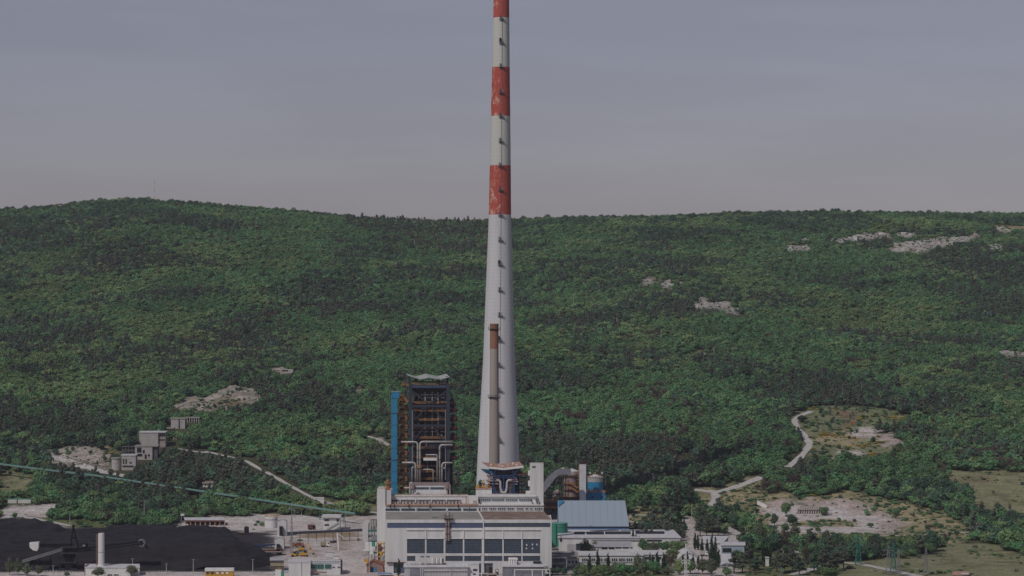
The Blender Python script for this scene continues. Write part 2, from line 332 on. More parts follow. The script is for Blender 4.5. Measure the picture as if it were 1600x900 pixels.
gm = bpy.data.materials.new('ground_cover'); gm.use_nodes = True; nt = gm.node_tree; b = nt.nodes['Principled BSDF']; b.inputs['Roughness'].default_value = .95; b.inputs['Specular IOR Level'].default_value = .1
at = nt.nodes.new('ShaderNodeAttribute'); at.attribute_name = 'cover'
ge = nt.nodes.new('ShaderNodeNewGeometry')
def nz(sc, det=6):
    n = nt.nodes.new('ShaderNodeTexNoise'); n.inputs['Scale'].default_value = sc; n.inputs['Detail'].default_value = det; n.inputs['Roughness'].default_value = .7
    nt.links.new(ge.outputs['Position'], n.inputs['Vector']); return n
n1, n2 = nz(.09), nz(.45, 9)
mr = nt.nodes.new('ShaderNodeMapRange'); mr.inputs[1].default_value = .3; mr.inputs[2].default_value = .7; mr.inputs[3].default_value = .72; mr.inputs[4].default_value = 1.22
mr2 = nt.nodes.new('ShaderNodeMapRange'); mr2.inputs[1].default_value = .33; mr2.inputs[2].default_value = .67; mr2.inputs[3].default_value = .55; mr2.inputs[4].default_value = 1.35
nt.links.new(n1.outputs[0], mr.inputs[0]); nt.links.new(n2.outputs[0], mr2.inputs[0])
mu = nt.nodes.new('ShaderNodeMath'); mu.operation = 'MULTIPLY'; nt.links.new(mr.outputs[0], mu.inputs[0]); nt.links.new(mr2.outputs[0], mu.inputs[1])
vm = nt.nodes.new('ShaderNodeVectorMath'); vm.operation = 'SCALE'; nt.links.new(at.outputs['Color'], vm.inputs[0]); nt.links.new(mu.outputs[0], vm.inputs['Scale'])
nt.links.new(vm.outputs[0], b.inputs['Base Color'])
bp = nt.nodes.new('ShaderNodeBump'); bp.inputs['Strength'].default_value = .5; bp.inputs['Distance'].default_value = .8; nt.links.new(n2.outputs[0], bp.inputs['Height']); nt.links.new(bp.outputs[0], b.inputs['Normal'])
me = np_mesh('ground', np.stack([gx, gy, gz], -1).reshape(-1, 3), quads, gm)
ca = me.color_attributes.new('cover', 'FLOAT_COLOR', 'POINT'); ca.data.foreach_set('color', np.concatenate([colr.reshape(-1, 3), np.ones((nx * ny, 1))], 1).astype(np.float32).ravel())
ground = bpy.data.objects.new('ground', me); COL.objects.link(ground); tag(ground, kind='structure')
_GX, _GY = xs, ys
def TG(x, y):                                    # height of the ground mesh itself
    i = min(max(np.searchsorted(xs, x) - 1, 0), nx - 2); j = min(max(np.searchsorted(ys, y) - 1, 0), ny - 2)
    a = (x - xs[i]) / (xs[i + 1] - xs[i]); c = (y - ys[j]) / (ys[j + 1] - ys[j])
    return float((gz[j, i] * (1 - a) + gz[j, i + 1] * a) * (1 - c) + (gz[j + 1, i] * (1 - a) + gz[j + 1, i + 1] * a) * c)
M['road'] = mat('pale_worn_road', (.56, .53, .52), (.42, .40, .39), .3, .9)
for line, w in RDW:
    pts = []
    for a, b_ in zip(line[:-1], line[1:]):
        L = math.hypot(b_[0] - a[0], b_[1] - a[1]); n = max(1, int(L / 3))
        pts += [(a[0] + (b_[0] - a[0]) * i / n, a[1] + (b_[1] - a[1]) * i / n) for i in range(n)]
    pts.append(line[-1][:2]); pa = np.array(pts)
    for _ in range(3): pa[1:-1] = (pa[:-2] + pa[1:-1] * 2 + pa[2:]) / 4
    V, Q = [], []
    for i in range(len(pa)):
        t = pa[min(i + 1, len(pa) - 1)] - pa[max(i - 1, 0)]; t = t / (np.linalg.norm(t) + 1e-9); nrm = np.array([-t[1], t[0]])
        ww = w * (.5 + .06 * math.sin(i * .7) + .05 * rnd.random())
        for k in range(5):
            q = pa[i] + nrm * ww * (k / 2 - 1); V.append((q[0], q[1], TG(q[0], q[1]) + .18))
        if i:
            for k in range(4): Q.append(((i - 1) * 5 + k, (i - 1) * 5 + k + 1, i * 5 + k + 1, i * 5 + k))
    me = np_mesh('road', np.array(V), np.array(Q), M['road']); o = bpy.data.objects.new('road', me); COL.objects.link(o); tag(o, kind='structure')
# ================================================================ THE POWER STATION
def bays(mb, L, v0, v1, d, dep):
    for a, b_ in L: mb.pb(a, b_, v0, v1, d, dep)
    return mb
def window(parent, u0, u1, v0, v1, d, nx_, nz_, glass='glass', name='window', fr='pane', w=.12, frame=True):
    g_ = MB().pb(u0, u1, v0, v1, d - .05, .3).ob(name, glass, parent)
    b = MB(); x0, x1, z0, z1 = X(u0, d), X(u1, d), Z(v1, d), Z(v0, d)
    for i in range(nx_ + 1):
        x = x0 + (x1 - x0) * i / nx_; b.box(x - w / 2, x + w / 2, d - .16, d - .02, z0, z1)
    for i in range(nz_ + 1):
        z = z0 + (z1 - z0) * i / nz_; b.box(x0 - w / 2, x1 + w / 2, d - .21, d - .03, z - w / 2, z + w / 2)
    b.ob('glazing_bars', fr, g_); return g_

D0 = 1500.
hall = thing('turbine_hall', 'long white turbine hall with a row of large gridded windows along its front', 'industrial building', (X(730, D0), D0, 0))
# facade with real openings: built as bands between the openings
BAYS = [(636, 664), (666.4, 693.2), (696, 723.2), (725.5, 752.8), (757, 785), (787, 814.6), (816.6, 844)]
f = MB(); zt, zb = 812, 895.6
f.pb(601.5, 862, 812, 817, D0, 1.2)                       # parapet band
f.pb(601.5, 605, 817, 895.6, D0, 1.2); f.pb(860, 862, 817, 895.6, D0, 1.2)
f.pb(754.6, 756.4, 817, 825, D0, 1.2); f.pb(756.4, 860, 823.6, 825, D0, 1.2)
f.pb(605, 860, 825, 842, D0, 1.2)
f.pb(605, 636, 842, 879, D0, 1.2); f.pb(844, 860, 842, 895.6, D0, 1.2)
for (a, b_), (c_, d_) in zip(BAYS[:-1], BAYS[1:]): f.pb(b_, c_, 842, 895.6, D0, 1.2)
f.pb(636, 844, 864.6, 868.6, D0 + .01, 1.2)
f.pb(649, 693, 868.6, 895.6, D0 + .06, 1.1)
f.pb(605, 615, 879.6, 895.6, D0 + .05, 1.2); f.pb(632, 636, 879, 895.6, D0 + .05, 1.2)
f.pb(696, 844, 876.6, 880, D0 + .02, 1.2)
f.pb(770, 844, 880, 895.6, D0 + .03, 1.2); f.pb(636, 649, 876.6, 895.6, D0 + .04, 1.2)
xL, xR, yB = X(601.5, D0), X(862, D0), D0 + 33
f.box(xL, xL + .6, D0 + 1.2, yB, 0, Z(812.4, D0)); f.box(xR - .6, xR, D0 + 1.2, yB, 0, Z(812.4, D0))
f.box(xL + .6, xR - .6, yB - .6, yB, 0, Z(813, D0)); f.box(xL + .6, xR - .6, D0 + 6, D0 + 6.4, 0, Z(842, D0) - .3)
f.ob('wall', 'white', hall)
c_ = MB()
for a, b_ in BAYS: c_.pb(a - .8, b_ + .8, 827.2, 828.4, D0 - .6, .6)  # header ledges added proud of the wall to cast a shadow line
for (a, b_), (q, d_) in zip(BAYS[:-1], BAYS[1:]): c_.pb(b_ + .2, q - .2, 828.4, 841.2, D0 - .45, .45)
c_.pb(635, 845, 841.2, 842, D0 - .3, .3)
c_.pb(754.8, 756.2, 812, 895, D0 - .35, .35)
c_.ob('pilaster_strip', 'white2', hall)
MB().pb(605, 754.6, 817, 825, D0 + .3, .5).ob('clerestory_panel', 'glassblue', hall)
window(hall, 756.4, 860, 817.2, 823.6, D0 + .3, 42, 3, name='clerestory_window')
for i, (a, b_) in enumerate(BAYS):
    w_ = window(hall, a, b_, 842, 864.6, D0 + .4, 14, 8, w=.10)
for a, b_ in [(636, 649)] + BAYS[2:]:
    window(hall, a, b_, 868.6, 876.6, D0 + .4, 12 if b_ - a > 20 else 6, 4, name='lower_window', w=.10)
for a, v in ((822, 850), (831, 849.5), (838, 849.5), (821.5, 855.5), (831, 855.5)): MB().pb(a, a + 2, v, v + 2.6, D0 + .2, .08).ob('open_vent_panel', 'white2', hall)
for a, b_ in [(696, 723.2), (725.5, 752.8)]: window(hall, a, b_, 880, 886, D0 + .4, 6, 1, name='low_strip_window')
MB().pb(615, 632, 880.4, 895.6, D0 + .8, .2).ob('gate_door', 'glassblue', hall)
MB().pb(604, 634, 878.6, 880, D0 - 1.3, 1.3).ob('canopy', 'rustdark', hall)
MB().pb(757, 770, 879, 895.6, D0 + .8, .2).ob('gate_door', 'midgrey', hall)
MB().pb(764, 769, 886, 895.6, D0 + .6, .15).ob('side_door', 'dark', hall)
MB().pb(657.5, 663, 869, 870.6, D0 - .05, .1).ob('name_plate', 'glassblue', hall); MB().pb(666, 671.5, 869, 870.4, D0 - .08, .12).ob('name_plate', 'glassblue', hall)
# roofs (sloping slightly up to the rear bay)
def slab(mb, uf0, uf1, vf, ur0, ur1, vr, df, dr, t=.5):
    a, b_, c1, d1 = P(uf0, vf, df), P(uf1, vf, df), P(ur1, vr, dr), P(ur0, vr, dr)
    lo = [(p[0], p[1], p[2] - t) for p in (a, b_, c1, d1)]
    return mb.add([a, b_, c1, d1] + lo, [(0, 1, 2, 3), (7, 6, 5, 4), (0, 4, 5, 1), (1, 5, 6, 2), (2, 6, 7, 3), (3, 7, 4, 0)])
slab(MB(), 602.6, 754.3, 811.5, 602.6, 747.8, 799.7, D0 + .8, D0 + 33).ob('roof', 'roofgrey', hall)
slab(MB(), 755.8, 861.2, 811.2, 749.3, 850, 799.2, D0 + .8, D0 + 33).ob('roof', 'roofbrown', hall)
slab(MB(), 754.0, 756.0, 811.2, 747.2, 749.3, 799.0, D0 + .7, D0 + 33, .9).ob('roof_seam', 'white2', hall)
for a, b_, k in ((675, 684, 670.5), (772.5, 780, 768), (801, 808, 797.5), (830, 837, 826.5)):
    m = MB(); slab(m, a, b_, 808.5, k, k + 7.5, 799.5, D0 + 7, D0 + 31, 1.6); m.ob('roof_vent', 'roofbrown' if k > 700 else 'roofgrey', hall)
    MB().pb(a + .4, b_ - .4, 808.5, 811, D0 + 6.6, .4).ob('vent_window', 'slate' if k < 700 else 'silver', hall)
# twin duct on the facade
dt = thing('facade_duct', 'pair of brown vertical ducts climbing the white facade to the roof edge', 'duct', (X(698, D0), D0 - 1, Z(845, D0)))
for u in (697.4, 701.2): MB().tube([P(u, 845, D0 - 1), P(u, 800, D0 - 1)], .5, 8).ob('duct_pipe', 'pinkpipe', dt)
[MB().pb(695.6, 703, v, v + .7, D0 - 1.7, 1.4).ob('bracket', 'rustdark', dt) for v in (812, 822, 834)]
m = MB(); m.pb(693.5, 708, 810.5, 811.3, D0 - 1.9, 3); [m.pb(u, u + .5, 803, 811, D0 - 1.5, .25) for u in (693.5, 696, 704, 707)]; m.pb(693.5, 708, 806, 806.5, D0 - 1.6, .2); m.ob('platform', 'dark', dt)
m = MB().pb(697, 700.5, 798.6, 806, D0 - 1.4, 1.2); m.ob('duct_hood', 'silver', dt)

# rear bay + upper storeys
bh = thing('boiler_house', 'stepped white boiler house rising behind the turbine hall roofs', 'industrial building', (X(720, 1534), 1534, 0))
w = MB(); d1 = 1534.
w.pb(589, 602, 764.5, 915, 1537, 22); w.pb(602, 611, 767, 915, 1538, 21)
w.pb(602, 849.5, 790, 915, d1 + .5, 20)
w.ob('wall', 'white', bh)
w = MB(); w.pb(604, 731, 775.4, 792, 1543, 12); w.pb(731, 747, 777, 792, 1541, 14); w.pb(747, 838, 774.4, 792, 1544, 12)
w.pb(611, 838, 774.2, 775.6, 1542.6, .8); w.ob('upper_wall', 'white2', bh)
MB().pb(602, 747, 788.8, 790, d1 - .3, 9).ob('ledge', 'rust', bh)
m = MB(); m.pb(747.5, 849.5, 788.6, 790, d1 - .2, 9.5); m.pb(602, 849.5, 798.6, 799.8, d1 - .1, .6); m.ob('cornice', 'white2', bh)
for a, b_ in [(602.5, 624), (627, 648), (651, 672), (675, 696), (700, 720), (724, 744)]:
    window(bh, a, b_, 794.6, 798.2, d1 + .3, 7, 1, name='strip_window', w=.14)
for a, b_ in [(748.5, 750.5)]: MB().pb(a, b_, 793.5, 799, d1 + .35, .2).ob('door', 'dark', bh)
for a, b_, n in [(753, 761, 3), (764, 775, 4), (777.5, 790, 4), (792.5, 803, 3), (807, 818, 4), (821, 825, 1), (827.5, 832, 2), (835, 848, 4)]:
    window(bh, a, b_, 793.4, 796.8, d1 + .3, n, 1, name='strip_window', fr='white2', w=.22)
for a, b_ in [(747.5, 767), (768.5, 788), (790, 808.5), (811, 831)]: window(bh, a, b_, 779.6, 782.8, 1543.8, 6, 1, name='strip_window', fr='white2', w=.14)
for a, b_ in [(605, 624), (626, 648), (650, 673), (675, 696), (698, 720)]:
    MB().pb(a, b_, 781, 788, 1542.7, .5).ob('louvre_panel', 'midgrey', bh)
    m = MB()
    for k in range(4): c0 = a + 2 + (b_ - a - 6) * k / 3 + rnd.uniform(-.5, .5); m.pb(c0, c0 + 3.4, 783.2 + rnd.random(), 787.5, 1540.5, 2)
    m.ob('fan_unit', 'silver', bh)
MB().pb(601.2, 603.4, 783, 788, 1542.9, .3).ob('door', 'dark', bh)
MB().pb(739, 744.5, 782, 789, 1540.7, .5).ob('louvre_panel', 'greywall', bh)
MB().pb(727, 730, 776, 788, 1542.8, .5).ob('rusty_stain_panel', 'silver', bh)
for u in (610, 616, 639, 672, 716):
    m = MB(); m.tube([P(u, 794, d1 - .6), P(u, 789.5, d1 - .6), P(u + 1, 788.3, d1 + 1)], .28, 6); m.ob('exhaust_pipe', 'dark', bh)
for u in (653, 732, 672.5, 842):
    MB().tube([P(u, 799.5, d1 - .3), P(u, 779, d1 - .3)], .16, 6).ob('downpipe', 'silver', bh)
m = MB(); railing(m, [P(603, 775, 1542.8), P(730, 775, 1542.8)], 1, .12); m.ob('railing', 'rust', bh)
m = MB(); railing(m, [P(604, 766, 1538.3), P(611, 766.5, 1538.3)], 1, .12); railing(m, [P(590, 764.5, 1538), P(602, 764.5, 1538)], 1, .12); m.ob('railing', 'orange', bh)
m = MB(); railing(m, [P(747, 774, 1544.5), P(838, 774, 1544.5)], 1.1, .1); m.ob('railing', 'silver', bh)
for u in (751, 833, 843.5, 840): m = MB(); m.bar(P(u, 789, 1536), P(u - 3, 780, 1541), .35); m.ob('prop', 'dark', bh)
for i in range(16):
    u = rnd.uniform(612, 836); MB().pb(u, u + rnd.uniform(1, 3), 773.8 - rnd.random() * 1.8, 776, 1546 + rnd.random() * 6, 1.5).ob('roof_box', rnd.choice(['silver', 'dark', 'white2']), bh)

lt = thing('lift_tower', 'tall plain white tower with one small dark window high up', 'tower', (X(838, 1549), 1549, 0))
MB().pb(828, 849.2, 725, 915, 1546, 11).ob('shaft', 'white', lt)
for q_ in ((825, 736, 743), (825.2, 752, 760), (822, 768, 790)): MB().pb(q_[0], 828, q_[1], q_[2], 1547, 6).ob('side_bay', 'white2', lt)
MB().pb(831.5, 837, 728.3, 730.8, 1545.9, .3).ob('window', 'glass', lt)
m = MB(); railing(m, [P(829, 725, 1546.3), P(849, 725, 1546.3)], .8, .1); m.ob('railing', 'silver', lt); MB().pb(844, 847, 723, 725, 1550, 1.4).ob('roof_hatch', 'rust', lt)

wb = thing('roof_annex', 'plain white box annex with machinery on top beside the blue steel frame', 'annex', (X(755, 1556), 1556, 30))
MB().pb(743.5, 768.5, 764, 800, 1556, 12).ob('wall', 'white', wb)
MB().pb(742.8, 769, 762.6, 764.2, 1555.6, 12.6).ob('roof', 'rust', wb)
m = MB(); railing(m, [P(743.5, 762.6, 1556), P(768, 762.6, 1556)], 1.1, .14); m.ob('railing', 'yellow', wb)
fan = thing('yellow_fan_set', 'yellow and dark fan machinery standing on the flat annex roof', 'machine', (*P(755, 762.6, 1560)[:2], Z(762.6, 1560)))
for u0, u1, v0, c_ in ((748.5, 753, 753, 'dark'), (754, 757.5, 751, 'yellow'), (758.5, 762, 757, 'silver'), (763, 767, 753.5, 'rustdark'), (744.8, 748, 757, 'yellow')):
    MB().pb(u0, u1, v0, 762.9, 1558, 3.5).ob('housing', c_, fan)
m = MB(); m.lathe([(.2, Z(757, 1557)), (1.3, Z(757, 1557)), (1.3, Z(753, 1557)), (.4, Z(750, 1557))], X(750.8, 1560), 1560, 12); m.ob('drum', 'tealdark', fan)
m = MB(); m.tube([P(752, 754, 1557), P(760, 752, 1557), P(766, 756, 1557)], .35, 6); m.ob('pipe', 'silver', fan)

# ---------------------------------------------------------------- the tall chimney
chC = 1800.; chK = 1800 / 1645
def ch_r(z):  return chK * np.interp(CH + (z - CH) / chK, [0, 20, 45, 70, 110, 160, 198, 240, 285, 340], [14.6, 13.9, 12.9, 11.9, 9.7, 8.0, 6.75, 6.15, 4.85 + .5, 4.55])
def ch_x(z):  return X(778.6, chC) + max(0, z - 40) * .0065
zc = lambda v: Z(v, chC)
chim = thing('striped_chimney', 'very tall tapering concrete chimney with red and white bands on its upper half', 'chimney', (X(778.6, chC), chC, 0))
def chseg(z0, z1, name, m_, par=chim, dr=0):
    n = max(2, int((z1 - z0) / 4)); mb = MB(); N = 48; prof = [z0 + (z1 - z0) * i / n for i in range(n + 1)]
    for i, z in enumerate(prof):
        mb.v += [(ch_x(z) + (ch_r(z) + dr) * math.cos(2 * math.pi * k / N), chC + (ch_r(z) + dr) * math.sin(2 * math.pi * k / N), z) for k in range(N)]
    mb.f = [(i * N + k, i * N + (k + 1) % N, (i + 1) * N + (k + 1) % N, (i + 1) * N + k) for i in range(n) for k in range(N)]
    mb.f += [tuple(range(N))[::-1], tuple(range(n * N, (n + 1) * N))]
    return mb.ob(name, m_, par, smooth=False)
# paint with formwork rings and flaking
def ringmat(name, c1, c2, flake=None, ring=2.4, fa=.6):
    m = mat(name, c1, c2, .16, .85, stretch=(1, 1, .07), contrast=.9); nt = m.node_tree; b = nt.nodes['Principled BSDF']; src = b.inputs['Base Color'].links[0].from_socket
    g = nt.nodes.new('ShaderNodeNewGeometry'); sp = nt.nodes.new('ShaderNodeSeparateXYZ'); nt.links.new(g.outputs['Position'], sp.inputs[0])
    mm = nt.nodes.new('ShaderNodeMath'); mm.operation = 'MULTIPLY'; mm.inputs[1].default_value = 1 / ring; nt.links.new(sp.outputs[2], mm.inputs[0])
    fr = nt.nodes.new('ShaderNodeMath'); fr.operation = 'FRACT'; nt.links.new(mm.outputs[0], fr.inputs[0])
    gt = nt.nodes.new('ShaderNodeMath'); gt.operation = 'LESS_THAN'; gt.inputs[1].default_value = .16; nt.links.new(fr.outputs[0], gt.inputs[0])
    sc_ = nt.nodes.new('ShaderNodeMath'); sc_.operation = 'MULTIPLY_ADD'; sc_.inputs[1].default_value = -.07; sc_.inputs[2].default_value = 1; nt.links.new(gt.outputs[0], sc_.inputs[0])
    vm = nt.nodes.new('ShaderNodeVectorMath'); vm.operation = 'SCALE'; nt.links.new(src, vm.inputs[0]); nt.links.new(sc_.outputs[0], vm.inputs['Scale']); out = vm.outputs[0]
    if flake:
        n = nt.nodes.new('ShaderNodeTexNoise'); n.inputs['Scale'].default_value = .32; n.inputs['Detail'].default_value = 10; n.inputs['Roughness'].default_value = .78
        mp = nt.nodes.new('ShaderNodeMapping'); mp.inputs['Scale'].default_value = (1, 1, .6); nt.links.new(g.outputs['Position'], mp.inputs[0]); nt.links.new(mp.outputs[0], n.inputs['Vector'])
        # weather side flakes most
        xr = nt.nodes.new('ShaderNodeMapRange'); xr.inputs[1].default_value = X(788, chC); xr.inputs[2].default_value = X(770, chC); xr.inputs[3].default_value = -.06; xr.inputs[4].default_value = .05
        nt.links.new(sp.outputs[0], xr.inputs[0]); ad = nt.nodes.new('ShaderNodeMath'); nt.links.new(n.outputs[0], ad.inputs[0]); nt.links.new(xr.outputs[0], ad.inputs[1])
        cr = nt.nodes.new('ShaderNodeMapRange'); cr.inputs[1].default_value = fa - .03; cr.inputs[2].default_value = fa + .04; nt.links.new(ad.outputs[0], cr.inputs[0])
        mx = nt.nodes.new('ShaderNodeMix'); mx.data_type = 'RGBA'; mx.inputs[7].default_value = (*flake, 1)
        nt.links.new(cr.outputs[0], mx.inputs[0]); nt.links.new(out, mx.inputs[6]); out = mx.outputs[2]
    nt.links.new(out, b.inputs['Base Color']); return m
M['chconc'] = ringmat('formed_concrete', (.69, .695, .72), (.47, .465, .475))
M['chred'] = ringmat('flaking_red_band', (.50, .10, .068), (.40, .075, .055), (.60, .38, .31), fa=.585)
M['chwhite'] = ringmat('faded_white_band', (.62, .62, .575), (.53, .53, .49))
chseg(0, zc(335.5), 'concrete_shaft', 'chconc')
for va, vb, c_, nm in ((335.5, 258.5, 'chred', 'red_band'), (258.5, 181.5, 'chwhite', 'white_band'), (181.5, 105, 'chred', 'red_band'), (105, 28, 'chwhite', 'white_band'), (28, -12, 'chred', 'red_band')):
    chseg(zc(va), zc(vb), nm, c_)
# service platforms up the side, each with its ladder lamp
for v in (686, 646, 608, 569, 530, 491, 452, 412, 374, 335, 296, 258.5, 220, 181, 144, 104, 66, 29):
    z = zc(v) - .6; r = float(ch_r(z)); cx = ch_x(z); m = MB(); a0 = -math.pi / 2 + .06
    W = 1.5; px = cx + r * math.cos(a0); py = chC + r * math.sin(a0)
    m.box(px - W, px + W, py - 1.5, py + 1.2, z - .12, z + .06)
    for k in range(5): x = px - W + k * W / 2; m.bar((x, py - 1.45, z), (x, py - 1.45, z + 1.9), .16); m.bar((x, py - 1.4, z - .1), (px + (x - px) * .6, py + .4, z - 2.0), .16)
    for h in (.9, 1.8): m.bar((px - W, py - 1.45, z + h), (px + W, py - 1.45, z + h), .12)
    pl = m.ob('service_platform', 'steelgrey', chim)
    big = v in (66, 412, 530, 686)
    q = MB(); q.box(px - (1.4 if big else .9), px - (.1 if big else .3), py - 1.6, py - .4, z + .4, z + (2.9 if big else 2.1)); q.ob('warning_lamp', 'bluesteel' if v in (686, 646, 374, 335) else 'dark', pl)
m = MB()
for k in range(64):
    z0, z1 = 20 + k * 5.4, 25.4 + k * 5.4
    if z1 < 348: m.bar((ch_x(z0) + .7, chC - ch_r(z0) - .2, z0), (ch_x(z1) + .7, chC - ch_r(z1) - .2, z1), .16)
m.ob('ladder', 'steelgrey', chim)

# old small chimney
oc = thing('old_chimney', 'slim grey brown chimney with an orange brick top in front of the tall one', 'chimney', (X(772, 1590), 1590, 30))
def oz(v): return Z(v, 1590)
N = 30
MB().lathe([(2.95, oz(735)), (2.55, oz(545))], X(772.2, 1590), 1590, N).ob('shaft', 'oldconcrete', oc, smooth=False)
MB().lathe([(2.57, oz(545)), (2.45, oz(509)), (2.65, oz(508)), (2.65, oz(506)), (2.3, oz(505.6)), (2.0, oz(510))], X(772.2, 1590), 1590, N).ob('brick_top', 'brickred', oc)
for v in (514, 620.5):
    m = MB(); r0 = 2.5 if v < 600 else 2.75
    cx = X(772.2, 1590); m.lathe([(r0, oz(v) - .1), (r0 + 1, oz(v) - .1), (r0 + 1, oz(v) + .1), (r0, oz(v) + .1)], cx, 1590, 20, cap=False)
    for k in range(14):
        a = 2 * math.pi * k / 14; p = (cx + (r0 + .95) * math.cos(a), 1590 + (r0 + .95) * math.sin(a)); m.bar((*p, oz(v)), (*p, oz(v) + 1.3), .13)
        a2 = a + 2 * math.pi / 14; p2 = (cx + (r0 + .95) * math.cos(a2), 1590 + (r0 + .95) * math.sin(a2)); m.bar((*p, oz(v) + 1.25), (*p2, oz(v) + 1.25), .13); m.bar((*p, oz(v)), (cx + r0 * math.cos(a), 1590 + r0 * math.sin(a), oz(v) - 1.1), .13)
    m.ob('ring_platform', 'dark', oc)
m = MB(); m.bar((X(778.2, 1590), 1588.4, oz(730)), (X(777.6, 1590), 1588.2, oz(515)), .25); m.ob('ladder', 'rustdark', oc)

# ---------------------------------------------------------------- boiler tower of the newer unit
DB = 1570.
bt = thing('boiler_tower', 'dark blue open steel boiler tower with orange railed floors under a folded white roof', 'boiler tower', (X(670, DB), DB, 36))
def sl(par, a, b_, w, m_='slate', name='beam'): return MB().bar(a, b_, w).ob(name, m_, par)
back = 24
for u0, u1 in ((638.5, 643.6), (697.3, 702.6)):
    MB().pb(u0, u1, 600, 778, DB, 2.0).ob('column', 'slate', bt); MB().pb(u0 + .4, u1 - .4, 600, 778, DB + back, 1.6).ob('column', 'slate', bt)
MB().tube([P(644.6, 778, DB - .3), P(644.6, 641, DB - .3)], .38, 8).ob('riser_pipe', 'steelgrey', bt)
MB().tube([P(696.2, 750, DB - .3), P(696.2, 640, DB - .3)], .3, 8).ob('riser_pipe', 'steelgrey', bt)
MB().pb(643.6, 697.3, 601.5, 606.5, DB + .2, 1).ob('top_girder', 'slate', bt)
m = MB(); [m.pb(645 + k * 5.2, 649.2 + k * 5.2, 602.4, 605.8, DB + .0, .2) for k in range(10)]; m.ob('girder_panel', 'girder', bt)
MB().pb(644.5, 697, 610, 776, DB + 6, back - 7).ob('boiler_casing', 'midgrey', bt)
MB().pb(644, 699, 606.5, 612, DB + 3, back - 4).ob('drum_floor', 'dark', bt)
for v in (634.5, 665):
    MB().pb(643.6, 697.3, v - 1.7, v + 1.7, DB + .25, 1.2).ob('cross_beam', 'slate', bt)
for a, b_ in (((697, 611), (659, 640)), ((645, 611), (676, 637)), ((667, 636.5), (645.5, 658)), ((674, 636.5), (695, 658)), ((662, 668), (645.5, 690)), ((678, 668), (695, 690)), ((650, 752), (670, 757 + 10)), ((690, 752), (672, 767))):
    MB().bar(P(*a, DB + .6), P(*b_, DB + .6), .75, .6).ob('diagonal_brace', 'slate', bt)
# boiler face details
for u in (654.5, 664.3, 675.4, 684.3): MB().tube([P(u, 612, DB + 4.5), P(u, 680, DB + 4.5)], .35, 8).ob('downcomer_pipe', 'silver' if u > 660 else 'midgrey', bt)
for v, c_ in ((617, 'silver'), (621.5, 'midgrey'), (626, 'dark'), (637.6, 'silver'), (648, 'dark'), (651, 'midgrey'), (674.5, 'silver'), (677, 'dark'), (661.5, 'dark'), (693.5, 'midgrey'), (699, 'dark')):
    L = []; u = 646
    while u < 694: du = rnd.uniform(3, 9); L.append((u, min(u + du, 695))); u += du + rnd.uniform(1, 4)
    m = bays(MB(), L, v - .8, v + .8, DB + 4.2, 1.2); m.ob('header_pipe', c_, bt)
for i in range(46):
    u = rnd.uniform(645, 690); v = rnd.uniform(612, 750); w_ = rnd.uniform(1.5, 6); h_ = rnd.uniform(1, 4.5)
    MB().pb(u, min(u + w_, 696), v, v + h_, DB + rnd.uniform(2.4, 4.4), 1.5).ob('pipe_box', rnd.choice(['dark', 'slate', 'midgrey', 'rustdark', 'dark', 'steelgrey']), bt)
for i in range(14):
    u = rnd.uniform(646, 694); v = rnd.uniform(612, 730); MB().tube([P(u, v, DB + 2.2), P(u, v + rnd.uniform(8, 30), DB + 2.2)], .2, 6).ob('small_riser', rnd.choice(['midgrey', 'steelgrey', 'pinkpipe']), bt)
FLO = [(600, 1), (629.5, 1), (641.8, 1), (656, 1), (669, 1), (684, 1), (700, .6), (715, .6), (737, .7), (748, .5)]
for v, q in FLO:
    MB().pb(644, 697, v + 1.0, v + 1.9, DB + 1.5, 4.6).ob('floor_grating', 'dark', bt)
    m = MB()
    x0, x1 = (644, 697) if q == 1 else (645, 680)
    railing(m, [P(x0, v + 1, DB + 1.4), P(x1, v + 1, DB + 1.4)], 1.15, .20); x2 = x0 + rnd.uniform(0, 14); m.pb(x2, x1 - rnd.uniform(0, 12), v + .4, v + 1.1, DB + 1.35, .1); m.ob('railing', 'orange', bt)
for i, v in enumerate((631, 641, 655.5, 669.5, 684.5, 700, 715.5)):      # side galleries over the coal-mill side
    e = 711.5 + min(i, 2) * 1.0
    MB().pb(703, e + 1.2, v + 1.2, v + 3.2, DB + 3, 13).ob('gallery_floor', 'dark', bt)
    MB().pb(703.2, e - 2.5, v - 7, v - 3.2, DB + 6, 8).ob('gallery_equipment', ('dark', 'slate', 'midgrey')[i % 3], bt)
    m = MB(); m.pb(703.2, e, v - 3.0, v + 1.1, DB + 3.2, .15); m.ob('gallery_panel', 'redrail', bt)
    m = MB(); railing(m, [P(703, v + 1.2, DB + 3), P(e + .6, v + 1.2, DB + 3), P(e + .6, v + 1.2, DB + 15)], 1.2, .14); m.ob('gallery_railing', 'redrail' if i else 'orange', bt)
    for u in (706, e - .5): MB().bar(P(u, v - 11, DB + 3), P(u, v + 1, DB + 3), .22).ob('gallery_post', 'dark', bt)
MB().bar(P(703, 612, DB + 3), P(711.5, 633, DB + 3), .6).ob('gallery_tie', 'dark', bt)
MB().bar(P(637.5, 606, DB + 3), P(629.5, 632, DB + 3), .6).ob('gallery_tie', 'dark', bt)
for u0, u1 in ((627.5, 638), (703, 710)):
    m = MB(); m.pb(u0, u1, 604.5, 605.5, DB + 3, 8); m.ob('side_platform', 'dark', bt)
    m = MB(); railing(m, [P(u0, 604.5, DB + 3), P(u1, 604.5, DB + 3)], 2.2, .22); m.pb(u0 + 1, u0 + 4.5, 598, 602, DB + 3.2, .4); m.pb(u0 + 4, u1 - 1.5, 600, 604, DB + 4, .4); m.ob('side_railing', 'orange', bt)
for k in range(2):
    MB().pb(648 + k * 35, 652.5 + k * 35, 591, 600, DB + 2, 2).ob('roof_post', 'slate', bt)
